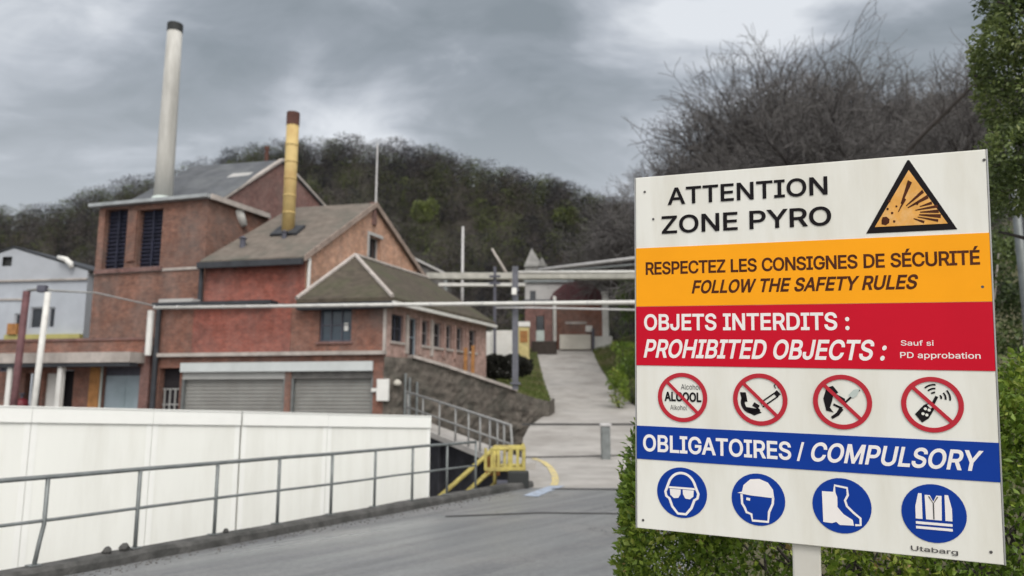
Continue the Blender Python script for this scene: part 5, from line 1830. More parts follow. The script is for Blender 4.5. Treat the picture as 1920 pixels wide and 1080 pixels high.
# outlines of the plain sans letters the board is printed in
GLYPHS = {
    '/': (249, ['235,533 71,-76 14,-76 178,533']),
    ':': (188, ['95,-4 83,-3 73,1 63,9 55,18 51,29 50,41 51,53 55,64 63,73 73,81 83,85 95,87 107,85 118,81 128,73 135,64 140,53 141,41 140,29 135,18 128,9 118,1 107,-3', '95,271 83,272 73,277 63,284 55,294 51,304 50,316 51,328 55,339 63,349 73,356 83,360 95,362 107,360 118,356 128,349 135,339 140,328 141,316 140,304 135,294 128,284 118,277 107,272']),
    'A': (480, ['16,0 201,509 276,509 463,0 395,0 287,302 280,323 272,346 264,372 255,402 244,438 232,478 245,478 233,437 222,402 213,371 204,345 197,322 191,302 85,0', '110,142 110,199 370,199 370,142']),
    'B': (456, ['60,0 60,509 241,509 274,507 304,501 329,491 350,477 367,461 381,442 390,421 396,398 398,374 397,353 393,336 387,320 378,307 368,295 356,286 343,278 329,272 315,267 315,262 331,260 347,254 363,245 378,234 391,220 402,203 411,184 416,161 418,136 416,111 410,88 400,67 386,48 368,31 344,18 317,8 284,2 247,0', '125,57 245,57 281,60 309,67 330,80 344,96 353,115 355,137 354,153 350,169 342,184 333,197 320,209 306,218 289,225 269,229 248,231 125,231', '125,285 238,285 256,287 273,290 288,296 302,304 314,314 323,326 330,340 335,355 336,372 333,393 326,412 313,429 294,442 270,449 240,452 125,452']),
    'C': (510, ['267,-7 225,-3 186,7 150,25 119,49 92,79 70,115 53,157 44,203 40,254 44,305 53,352 70,393 92,429 119,459 150,484 186,501 225,512 267,516 293,514 317,511 340,504 362,496 383,485 402,471 419,456 435,438 448,418 459,397 467,373 473,348 408,348 404,365 397,380 389,395 380,407 369,418 357,428 344,437 330,444 315,449 300,453 284,455 267,456 237,453 209,445 184,432 161,414 141,391 125,364 113,332 106,295 103,254 106,213 113,177 125,145 141,117 161,94 184,76 210,63 237,56 267,53 284,54 300,56 315,60 330,65 344,72 357,81 369,90 380,102 389,114 397,128 404,144 408,160 473,160 467,135 459,112 448,91 435,71 420,53 402,38 383,24 363,13 341,5 317,-2 293,-6']),
    'D': (502, ['219,0 96,0 96,57 215,57 254,60 288,68 318,81 343,99 363,122 379,149 390,181 397,216 399,255 397,294 390,329 379,361 364,388 344,410 320,428 291,441 258,449 221,452 93,452 93,509 225,509 273,505 315,495 353,478 385,455 412,426 433,391 449,351 458,306 462,255 458,205 449,159 433,119 411,83 384,54 351,31 312,14 268,3', '125,509 125,0 60,0 60,509']),
    'E': (419, ['60,0 60,509 372,509 372,452 125,452 125,286 355,286 355,229 125,229 125,57 375,57 375,0']),
    'F': (410, ['60,0 60,509 369,509 369,452 125,452 125,278 346,278 346,221 125,221 125,0']),
    'G': (520, ['269,-7 225,-3 185,7 149,25 118,49 91,79 69,116 53,157 43,203 40,254 43,305 53,352 69,393 91,429 117,459 149,484 184,501 223,512 265,516 291,514 316,510 340,504 363,494 384,483 403,469 421,453 436,436 449,416 460,395 468,373 474,349 408,349 402,365 395,379 387,393 378,406 368,417 356,427 344,436 330,443 315,448 300,453 283,455 265,456 236,453 209,445 183,432 160,414 141,392 125,364 113,332 106,295 103,254 106,213 113,177 125,145 141,117 161,95 184,76 210,63 238,56 269,53 296,55 322,61 345,71 365,85 382,102 396,123 407,147 413,173 415,202 434,199 283,199 283,256 478,256 478,200 475,160 466,124 451,91 431,62 406,38 377,19 344,5 308,-4']),
    'H': (517, ['60,0 60,509 125,509 125,289 392,289 392,509 457,509 457,0 392,0 392,232 125,232 125,0']),
    'I': (300, ['31,0 31,57 118,57 118,452 31,452 31,509 269,509 269,452 183,452 183,57 269,57 269,0']),
    'J': (396, ['185,-7 143,-2 106,11 75,33 52,63 38,100 33,145 33,173 98,173 98,145 100,117 108,93 122,74 139,61 160,53 185,50 209,53 230,61 248,74 261,93 269,117 272,145 272,509 336,509 336,145 332,100 318,63 294,33 263,11 227,-2']),
    'L': (393, ['60,0 60,509 125,509 125,57 361,57 361,0']),
    'M': (628, ['60,0 60,509 152,509 277,187 280,179 284,170 287,159 299,123 303,110 307,97 311,84 315,71 319,60 322,49 307,49 318,83 330,121 334,134 338,146 342,158 346,169 349,179 352,187 476,509 568,509 568,0 504,0 504,291 504,327 505,340 505,354 505,369 506,413 507,457 513,457 508,441 503,425 498,409 482,363 477,348 472,335 467,322 463,310 459,300 456,291 342,0 286,0 170,291 167,300 163,310 159,321 145,361 140,376 134,392 129,408 124,424 118,441 112,457 119,457 120,416 121,372 122,328 122,315 122,302 122,291 122,0']),
    'N': (523, ['60,0 60,509 136,509 343,183 349,174 355,163 363,151 371,137 379,122 388,107 396,90 405,73 414,55 405,54 403,72 402,90 401,108 400,126 399,142 399,157 399,195 399,509 463,509 463,0 387,0 202,290 194,303 186,317 177,331 168,346 159,363 148,381 108,452 119,454 122,384 123,363 124,345 124,328 125,313 125,301 125,291 125,0']),
    'O': (533, ['267,-7 225,-3 186,7 150,25 119,49 92,79 70,115 53,157 44,203 40,254 44,305 53,352 70,393 92,429 119,459 150,484 186,501 225,512 267,516 309,512 348,501 384,484 415,459 442,429 464,393 480,352 490,305 493,254 490,203 480,157 464,115 442,79 415,49 384,25 348,7 309,-3', '267,53 296,55 324,63 349,76 372,94 392,116 408,144 420,176 428,213 430,254 428,295 420,332 408,365 392,392 372,415 349,433 324,446 296,453 267,456 237,453 210,445 184,433 161,415 142,392 125,364 113,332 106,295 103,254 106,213 113,176 125,144 142,117 161,94 184,76 210,63 237,55']),
    'P': (445, ['60,0 60,509 235,509 272,506 305,499 332,487 356,471 375,452 390,430 400,404 407,377 409,348 407,318 400,291 390,265 375,243 356,223 332,207 305,195 272,188 235,186 109,186 109,242 233,242 257,244 279,248 297,256 312,266 324,279 333,294 339,310 343,328 344,348 343,367 339,385 333,402 324,416 312,428 297,439 279,446 257,451 232,452 125,452 125,0']),
    'R': (449, ['60,0 60,509 236,509 273,506 305,500 333,489 356,473 376,455 390,433 401,408 407,381 409,352 407,323 401,296 390,271 376,250 356,232 333,217 305,206 273,200 236,198 96,198 96,255 234,255 258,256 280,260 298,267 313,276 325,287 334,300 340,316 344,333 345,352 344,371 340,389 334,405 325,419 313,430 298,440 279,446 258,451 233,452 125,452 125,0', '353,0 230,229 303,229 428,0']),
    'S': (447, ['224,-9 188,-7 156,-1 128,9 102,23 81,40 64,60 51,83 42,109 38,137 104,137 108,118 114,102 123,88 136,76 150,66 166,59 185,53 204,50 224,49 246,50 267,54 286,60 303,69 317,79 329,92 338,106 344,122 346,139 344,154 340,168 332,179 322,189 310,197 296,205 280,211 263,217 245,222 184,239 145,253 112,269 86,289 67,313 56,341 52,372 54,400 62,425 75,448 92,468 113,484 138,498 165,508 195,514 227,516 259,514 289,508 316,498 340,484 360,468 377,449 390,427 398,403 401,378 337,378 332,402 320,421 302,437 280,449 254,456 225,459 204,457 185,454 167,448 152,440 139,430 129,418 121,405 117,391 115,376 117,359 122,345 131,334 142,324 155,315 169,308 184,302 198,297 212,293 264,279 279,275 295,270 312,264 328,256 344,248 359,238 372,226 384,213 395,198 402,180 407,161 408,139 406,112 399,87 386,64 370,43 349,25 323,11 294,0 261,-7']),
    'T': (449, ['32,452 32,509 417,509 417,452 257,452 257,0 193,0 193,452']),
    'U': (517, ['259,-8 220,-6 186,2 154,15 126,33 103,55 85,80 71,108 63,140 60,173 60,509 124,509 124,178 126,155 132,133 141,113 153,95 169,80 187,68 208,59 232,53 259,52 285,53 309,59 331,68 349,80 364,95 377,113 385,133 391,155 393,178 393,509 457,509 457,173 454,140 446,108 433,80 414,55 391,33 363,15 332,2 297,-6']),
    'W': (686, ['155,0 16,509 82,509 163,196 167,179 172,162 175,145 179,128 183,111 187,94 190,76 194,58 197,40 189,40 193,58 196,76 200,94 203,111 207,128 211,145 215,162 220,179 224,196 306,509 380,509 462,196 466,179 470,162 474,145 478,128 482,111 486,94 490,76 494,58 497,40 488,40 492,58 495,76 499,94 503,111 506,128 510,145 523,196 603,509 670,509 530,0 455,0 368,323 362,345 357,368 351,391 346,417 341,445 336,475 350,475 345,446 340,420 335,395 330,371 324,347 318,323 230,0']),
    'Y': (472, ['203,0 203,208 16,509 91,509 192,344 203,327 213,309 222,292 231,274 240,254 250,230 224,230 233,254 242,275 251,293 260,310 270,327 280,344 381,509 455,509 268,208 268,0']),
    'Z': (438, ['42,0 42,46 273,385 284,400 295,415 306,431 318,446 329,461 341,476 348,454 327,453 306,453 285,452 265,452 244,452 223,452 40,452 40,509 397,509 397,462 169,129 157,113 146,97 134,81 122,65 110,49 97,33 90,54 111,55 131,56 152,57 173,57 193,57 214,57 399,57 399,0']),
    'a': (389, ['160,-9 137,-7 115,-3 94,5 76,15 60,29 48,45 38,63 32,84 30,108 32,128 36,146 43,161 53,174 64,184 78,193 92,200 108,206 125,211 143,214 161,217 178,220 200,223 218,225 234,227 247,229 257,231 265,235 271,240 274,246 276,255 276,257 275,272 272,285 267,297 260,307 251,315 240,322 227,327 212,330 196,331 178,330 163,327 149,322 137,316 127,309 118,301 110,292 104,283 100,274 41,291 51,313 64,331 79,346 95,358 114,368 133,375 153,380 173,383 194,384 208,384 223,382 239,379 255,375 271,369 286,360 300,350 312,336 322,320 330,301 335,278 337,251 337,0 277,0 277,52 272,52 267,43 260,34 252,25 242,16 229,8 215,1 199,-4 181,-7', '170,45 192,47 211,51 228,59 242,68 254,80 263,93 270,108 274,122 276,138 276,190 272,187 267,184 259,182 251,180 241,178 231,176 221,174 210,173 200,171 175,168 161,166 147,163 134,159 122,153 112,147 103,139 97,130 93,118 92,105 93,93 96,82 102,72 109,64 119,57 130,52 142,48 156,46']),
    'b': (424, ['229,-8 208,-7 189,-3 172,4 159,12 147,21 138,31 130,41 123,50 118,59 112,59 112,0 53,0 53,509 114,509 114,319 118,319 123,327 130,336 137,346 147,355 158,364 171,373 188,379 207,383 229,384 259,382 287,374 313,361 335,342 354,320 370,293 381,261 388,227 390,189 388,151 381,116 370,84 355,57 336,34 313,16 288,3 260,-6', '220,47 242,49 262,55 279,66 294,80 306,97 316,117 323,139 327,163 328,189 327,215 323,239 316,261 307,281 295,298 280,311 262,322 243,328 220,330 198,328 178,322 161,312 147,299 134,282 125,263 118,241 114,216 113,189 114,162 118,138 125,115 135,95 147,78 162,65 179,55 198,49']),
    'c': (396, ['207,-8 174,-5 144,3 117,16 93,35 72,58 56,85 44,116 37,150 34,187 37,225 44,260 56,291 72,318 93,341 117,360 144,374 174,382 207,384 226,384 243,381 260,377 276,371 291,364 305,356 318,346 330,335 340,322 349,308 356,293 362,277 303,262 300,272 295,281 290,289 284,297 278,304 270,311 261,316 252,321 242,325 231,328 220,329 207,330 184,328 163,321 145,310 130,296 118,278 108,258 102,236 98,212 96,187 98,163 102,139 108,117 118,97 130,80 145,66 163,55 184,49 207,46 220,47 232,49 243,52 253,55 262,60 271,66 279,73 285,80 292,89 297,98 301,107 304,117 363,102 357,86 350,70 341,56 331,43 319,32 306,21 292,12 277,5 261,-1 244,-5 226,-7']),
    'f': (254, ['228,379 228,327 6,327 6,379', '81,0 81,432 82,452 87,470 96,486 107,499 120,510 135,519 152,525 169,529 187,530 201,530 212,529 222,527 231,525 238,523 243,521 227,468 224,470 220,471 215,472 209,473 202,474 195,474 178,472 164,468 154,460 147,449 143,435 142,419 142,0']),
    'g': (425, ['207,-151 180,-149 156,-146 134,-140 114,-132 97,-122 82,-110 70,-97 59,-84 51,-69 101,-41 107,-49 114,-57 122,-66 131,-74 142,-82 154,-88 169,-93 187,-96 207,-97 236,-95 261,-87 282,-75 298,-58 308,-34 311,-6 311,68 306,68 301,60 294,51 287,41 277,32 266,23 252,16 236,10 217,6 195,5 165,7 138,14 113,27 90,43 71,65 55,90 43,120 36,154 34,191 36,229 43,263 55,293 71,320 90,342 112,361 138,374 166,382 196,384 218,383 237,379 253,373 267,365 279,356 288,346 296,336 302,327 308,319 313,319 313,379 372,379 372,-9 370,-40 363,-67 350,-90 334,-109 314,-124 291,-136 265,-144 237,-149', '205,59 227,61 246,66 264,75 278,87 290,103 300,121 307,142 311,166 312,193 311,219 307,242 300,264 291,283 279,299 264,312 247,322 227,328 205,330 182,328 163,322 145,312 130,298 118,282 109,262 102,241 98,218 96,193 98,167 102,144 109,123 118,104 131,88 145,76 163,66 183,61']),
    'h': (410, ['114,227 114,0 53,0 53,509 114,509 114,287 102,287 116,319 132,344 152,362 175,374 200,382 227,384 252,383 275,377 295,369 313,356 328,340 341,321 350,298 355,271 357,240 357,0 296,0 296,235 293,263 286,286 273,304 256,318 235,326 210,329 192,328 176,324 161,317 147,308 136,297 126,283 119,266 115,248']),
    'i': (167, ['53,0 53,379 114,379 114,0', '84,443 73,444 63,448 54,455 47,463 43,472 41,483 43,494 47,504 54,512 63,518 73,522 84,524 95,522 105,518 114,512 121,504 125,494 126,483 125,472 121,463 114,455 105,448 95,444']),
    'k': (381, ['110,137 110,212 121,212 284,379 360,379 184,199 177,199', '53,0 53,509 114,509 114,0', '294,0 148,186 191,229 372,0']),
    'l': (189, ['139,-2 112,0 91,8 74,20 62,37 55,59 53,84 53,509 114,509 114,99 114,83 117,71 120,62 126,57 135,53 146,52 152,52 157,52 160,53 164,53 167,54 170,54 181,3 175,1 169,0 162,-1 154,-2 147,-2']),
    'n': (410, ['114,227 114,0 53,0 53,379 112,379 112,287 102,287 116,319 132,344 152,362 175,374 200,382 227,384 252,383 275,377 295,369 313,356 328,340 341,321 350,298 355,271 357,240 357,0 296,0 296,235 293,263 286,286 273,304 256,318 235,326 210,329 192,328 176,324 161,317 147,308 136,297 126,283 119,266 115,248']),
    'o': (415, ['207,-8 174,-5 144,3 117,16 93,35 72,58 56,85 44,116 37,150 34,187 37,225 44,260 56,291 72,318 93,341 117,360 144,374 174,382 207,384 241,382 271,374 299,360 323,341 343,318 359,291 371,260 379,225 381,187 379,150 371,116 359,85 343,58 323,35 299,16 271,3 241,-5', '207,46 231,49 252,55 270,66 285,80 298,97 307,117 314,139 318,163 319,187 318,212 314,236 307,258 298,278 285,296 270,310 252,321 231,328 207,330 184,328 163,321 145,310 130,296 118,278 108,258 102,236 98,212 96,187 98,163 102,139 108,117 118,97 130,80 145,66 163,55 184,49']),
    'p': (424, ['53,-143 53,379 112,379 112,319 118,319 123,327 130,336 137,346 147,355 158,364 171,373 188,379 207,383 229,384 259,382 287,374 313,361 335,342 354,320 370,293 381,261 388,227 390,189 388,151 381,116 370,84 355,57 336,34 313,16 288,3 260,-6 229,-8 208,-7 189,-3 173,4 159,12 147,21 138,31 130,41 124,50 118,59 114,59 114,-143', '220,47 242,49 262,55 279,66 294,80 306,97 316,117 323,139 327,163 328,189 327,215 323,239 316,261 307,281 295,298 280,311 262,322 243,328 220,330 198,328 178,322 161,312 147,299 134,282 125,263 118,241 114,216 113,189 114,162 118,138 125,115 135,95 147,78 162,65 179,55 198,49']),
    'r': (259, ['53,0 53,379 112,379 112,321 115,321 124,339 137,354 152,367 171,377 191,383 213,385 218,385 223,385 229,384 243,384 243,322 241,323 236,324 230,324 223,325 215,326 207,326 190,324 174,321 159,315 146,306 135,296 126,284 119,269 115,254 114,237 114,0']),
    's': (365, ['182,-8 157,-7 133,-3 112,3 93,12 76,24 62,38 50,54 41,73 36,94 94,107 101,87 111,72 124,60 141,52 160,47 181,45 206,47 227,53 244,62 258,74 265,88 268,103 266,115 262,126 254,136 243,144 229,150 212,155 149,170 118,180 92,192 72,208 58,227 50,249 47,274 49,295 55,314 65,332 79,347 95,360 115,370 137,378 161,383 187,384 212,383 234,379 254,372 271,363 286,352 299,339 309,324 318,308 324,290 268,277 262,291 254,304 243,316 228,325 210,331 187,333 166,331 147,326 131,317 119,305 111,292 109,277 110,264 115,253 124,243 136,235 152,229 172,223 229,209 261,200 287,187 306,171 320,153 328,131 331,107 329,85 323,65 312,47 298,31 281,18 260,6 236,-2 210,-7']),
    't': (227, ['204,379 204,327 6,327 6,379', '65,471 126,471 126,98 127,83 130,70 136,61 144,55 156,51 170,50 175,50 180,50 185,51 191,52 197,53 202,54 213,2 207,0 200,-2 192,-3 184,-3 176,-4 168,-4 138,-1 113,7 92,21 77,41 68,64 65,93']),
    'u': (410, ['182,-5 158,-3 135,2 115,11 97,23 82,39 69,59 60,82 54,109 53,139 53,379 114,379 114,144 116,117 124,94 137,75 154,61 175,53 200,50 218,51 234,55 249,62 263,71 274,83 283,97 290,113 295,132 296,153 296,379 357,379 357,0 298,0 298,92 307,92 294,60 277,35 257,17 234,5 209,-3']),
    'É': (419, ['60,0 60,509 372,509 372,452 125,452 125,286 355,286 355,229 125,229 125,57 375,57 375,0', '191,558 239,659 307,659 241,558']),
}

# ================================================================== the safety sign
AX, AY, AZ = Vector((1, 0, 0)), Vector((0, -ST, CT)), Vector((0, CT, ST))


def cam_dir(x, y, z):
    return (AX * x + AY * y + AZ * z).normalized()


SU = cam_dir(3335 / FPX, 86 / FPX, -1)
SV = cam_dir((1469.6 - 960) / FPX, (540 + 17490) / FPX, 1)
SN = SU.cross(SV).normalized()
SV = SN.cross(SU).normalized()
if SN.y > 0:
    SN = -SN
_c = ray(1530, 660)
S0P = EYE + _c * (3.3 / _c.dot(AZ))


def sp(px, py):
    """photo pixel -> (u, v) metres on the sign face"""
    d = ray(px, py)
    k = (S0P - EYE).dot(SN) / d.dot(SN)
    p = EYE + d * k - S0P
    return p.dot(SU), p.dot(SV)


def sw3(u, v, w=0.0):
    return S0P + SU * u + SV * v + SN * w


tl, tr, br, bl = sp(1198, 333), sp(1857, 279), sp(1874, 1059), sp(1188, 989)
U0, U1 = (tl[0] + bl[0]) / 2, (tr[0] + br[0]) / 2
V1, V0 = (tl[1] + tr[1]) / 2, (bl[1] + br[1]) / 2
print('SIGN size', U1 - U0, V1 - V0, 'corner errs', [round(x, 3) for x in (tl[0] - U0, bl[0] - U0, tr[0] - U1, br[0] - U1, tl[1] - V1, tr[1] - V1, bl[1] - V0, br[1] - V0)])

base_p = sw3(sp(1512, 1060)[0], V0)
sign = thing('safety_sign', 'large white, yellow, red and blue safety board on a cream post before the hedge', 'sign', (base_p.x, base_p.y, 0.1))
pm = MB()
pm.hexa(sw3(U0, V0, -0.016), SU * (U1 - U0), SV * (V1 - V0), SN * 0.016)
panel = pm.build('panel', sign_white, sign, bevel=0.003)
ed = MB()
for a, b, c, d in ((U0 - 0.006, U0 - 0.0005, V0, V1), (U1 + 0.0005, U1 + 0.006, V0, V1)):
    MB().hexa(sw3(a, c, -0.018), SU * (b - a), SV * (d - c), SN * 0.0195).build('edge_trim', sign_back, panel)


def band(x, yt0, yt1, yb0, yb1, m, name):
    vt = (sp(1195, yt0)[1] + sp(1865, yt1)[1]) / 2
    vb = (sp(1192, yb0)[1] + sp(1868, yb1)[1]) / 2
    MB().hexa(sw3(U0 + 0.001, vb, 0.0005), SU * (U1 - U0 - 0.002), SV * (vt - vb), SN * 0.002).build(name, m, sign)
    return vb, vt


band(0, 465, 437, 575, 565, sign_yellow, 'yellow_band')
band(0, 575.6, 565.6, 687, 693, sign_red, 'red_band')
band(0, 797, 831, 862, 901, sign_blue, 'blue_band')


def area2(q):
    return sum(a[0] * b[1] - b[0] * a[1] for a, b in zip(q, q[1:] + q[:1]))


def grow(polys):
    """sign of the outer contour of a glyph"""
    ars = [area2([tuple(int(c) for c in t.split(',')) for t in p.split()]) for p in polys]
    return 1 if max(ars, key=abs) > 0 else -1


def fatten(q, b):
    """move a closed outline outwards by b with limited mitres"""
    r = []
    for p in q:
        if not r or math.dist(p, r[-1]) > 0.002:
            r.append(p)
    if math.dist(r[0], r[-1]) < 0.002:
        r.pop()
    out = []
    n = len(r)
    for i in range(n):
        a, p, c = Vector(r[i - 1]), Vector(r[i]), Vector(r[(i + 1) % n])
        d0, d1 = (p - a).normalized(), (c - p).normalized()
        n0, n1 = Vector((d0.y, -d0.x)), Vector((d1.y, -d1.x))
        m = (n0 + n1)
        m = m / max(m.length_squared / 2, 0.35)
        out.append(tuple(p + m * b))
    return out


def trapezoids(cs):
    """fill of overlapping outlines (non-zero winding) as a stack of flat trapezoids"""
    E = []
    for q in cs:
        for p, r in zip(q, q[1:] + q[:1]):
            if abs(p[1] - r[1]) > 1e-7:
                E.append((p, r, 1) if p[1] < r[1] else (r, p, -1))
    ys = {round(p[1], 5) for e in E for p in e[:2]}
    for i, (p, r, _) in enumerate(E):
        for (a, b, _) in E[i + 1:]:
            d = (r[0] - p[0]) * (b[1] - a[1]) - (r[1] - p[1]) * (b[0] - a[0])
            if abs(d) > 1e-9:
                t = ((a[0] - p[0]) * (b[1] - a[1]) - (a[1] - p[1]) * (b[0] - a[0])) / d
                u = ((a[0] - p[0]) * (r[1] - p[1]) - (a[1] - p[1]) * (r[0] - p[0])) / d
                if 0 < t < 1 and 0 < u < 1:
                    ys.add(round(p[1] + t * (r[1] - p[1]), 5))
    ys = sorted(ys)
    out = []

    def X(e, y):
        return e[0][0] + (e[1][0] - e[0][0]) * (y - e[0][1]) / (e[1][1] - e[0][1])
    for y0, y1 in zip(ys, ys[1:]):
        if y1 - y0 < 2e-5:
            continue
        m = (y0 + y1) / 2
        act = sorted([(X(e, m), e) for e in E if e[0][1] < m < e[1][1]], key=lambda t: t[0])
        w = 0
        for x, e in act:
            if w == 0:
                st = e
            w += e[2]
            if w == 0:
                out.append([(X(st, y0), y0), (X(e, y0), y0), (X(e, y1), y1), (X(st, y1), y1)])
    return out


def text_obj(body, bl_px, tr_px, m, shear=0.0, bold=0.018, space=1.0, name='lettering', w=0.0032):
    vl, fs = [], []
    pen = 0.0
    for ch_ in body:
        if ch_ == ' ':
            pen += 0.20
            continue
        adv, polys = GLYPHS[ch_]
        g_ = grow(polys)
        cs = [fatten([tuple(int(c) / 1000 for c in t.split(',')) for t in pl.split()], bold * g_) for pl in polys]
        for tz in trapezoids(cs):
            k = len(vl)
            vl += [(pen + x + y * shear, y, 0) for x, y in tz]
            fs.append((k, k + 1, k + 2, k + 3))
        pen += adv / 1000 * space
    vs = np.array(vl)
    u0, v0 = sp(*bl_px)
    u1, v1 = sp(*tr_px)
    mn, mx = vs.min(0), vs.max(0)
    mb = MB()
    P = []
    for x, y, z in vs:
        P.append(sw3(u0 + (x - mn[0]) / (mx[0] - mn[0]) * (u1 - u0), v0 + (y - mn[1]) / (mx[1] - mn[1]) * (v1 - v0), w))
    n = Vector()
    for f in fs[:40]:
        n += (P[f[1]] - P[f[0]]).cross(P[f[2]] - P[f[0]])
    if n.dot(SN) < 0:
        fs = [f[::-1] for f in fs]
    mb.add(P, fs)
    return mb.build(name, m, sign)


text_obj('ATTENTION', (1252, 385), (1551, 330), sign_black, bold=0.014)
text_obj('ZONE PYRO', (1241, 439), (1558, 386), sign_black, bold=0.014)
text_obj('RESPECTEZ LES CONSIGNES DE SÉCURITÉ', (1211, 516), (1836, 461), sign_brown, bold=0.020, space=0.95)
text_obj('FOLLOW THE SAFETY RULES', (1297, 551), (1721, 514), sign_brown, shear=0.25, bold=0.024)
text_obj('OBJETS INTERDITS :', (1208, 620), (1592, 585), sign_letter_white, bold=0.02)
text_obj('PROHIBITED OBJECTS :', (1207, 671), (1662, 637), sign_letter_white, shear=0.25, bold=0.02)
text_obj('Sauf si', (1689, 648), (1750, 638), sign_letter_white, bold=0.006)
text_obj('PD approbation', (1688, 674), (1838, 661), sign_letter_white, bold=0.006)
text_obj('OBLIGATOIRES', (1206, 846), (1483, 828), sign_letter_white, bold=0.020)
text_obj('/', (1494, 864), (1508, 829), sign_letter_white, shear=0.0, bold=0.012)
text_obj('COMPULSORY', (1521, 865), (1844, 845), sign_letter_white, shear=0.25, bold=0.020)
text_obj('Utabarg', (1708, 1034), (1796, 1031), sign_grey, bold=0.01)


class Pict:
    """flat drawing in a unit circle on the sign"""
    def __init__(self, cu, cv, r, w):
        self.cu, self.cv, self.r, self.w = cu, cv, r, w
        self.mb = MB()

    def P(self, x, y):
        return sw3(self.cu + x * self.r, self.cv + y * self.r, self.w)

    def fill(self, pts):
        a = sum(p[0] * q[1] - q[0] * p[1] for p, q in zip(pts, pts[1:] + pts[:1]))
        pts = pts if a > 0 else pts[::-1]
        self.mb.poly([self.P(*p) for p in pts])
        return self

    def stroke(self, pts, wd, close=False):
        pts = [Vector((p[0], p[1], 0)) for p in pts]
        n = len(pts)
        L_, R_ = [], []
        for i in range(n):
            a = pts[i - 1] if (i > 0 or close) else pts[i]
            b = pts[(i + 1) % n] if (i < n - 1 or close) else pts[i]
            d = (b - a).normalized()
            q = Vector((-d.y, d.x, 0)) * wd / 2
            L_.append(self.P(*(pts[i] + q).xy))
            R_.append(self.P(*(pts[i] - q).xy))
        rg = range(n if close else n - 1)
        for i in rg:
            j = (i + 1) % n
            self.mb.quad(R_[i], R_[j], L_[j], L_[i])
        return self

    def disc(self, r=1.0, x=0, y=0, n=40):
        return self.fill([(x + r * math.cos(2 * math.pi * k / n), y + r * math.sin(2 * math.pi * k / n)) for k in range(n)])

    def ring(self, r0, r1, n=48):
        m = (r0 + r1) / 2
        return self.stroke([(m * math.cos(2 * math.pi * k / n), m * math.sin(2 * math.pi * k / n)) for k in range(n)], r1 - r0, True)

    def done(self, name, m, parent, label=None):
        o = self.mb.build(name, m, parent)
        if label:
            o['label'] = label
        return o


def circle_px(x0, x1, y0, y1):
    cx, cy = (x0 + x1) / 2, (y0 + y1) / 2
    cu, cv = sp(cx, cy)
    r = (sp(x1, cy)[0] - sp(x0, cy)[0] + sp(cx, y0)[1] - sp(cx, y1)[1]) / 4
    return cu, cv, r


def arc(cx, cy, rx, ry, a0, a1, n=14):
    return [(cx + rx * math.cos(R(a0 + (a1 - a0) * k / n)), cy + ry * math.sin(R(a0 + (a1 - a0) * k / n))) for k in range(n + 1)]


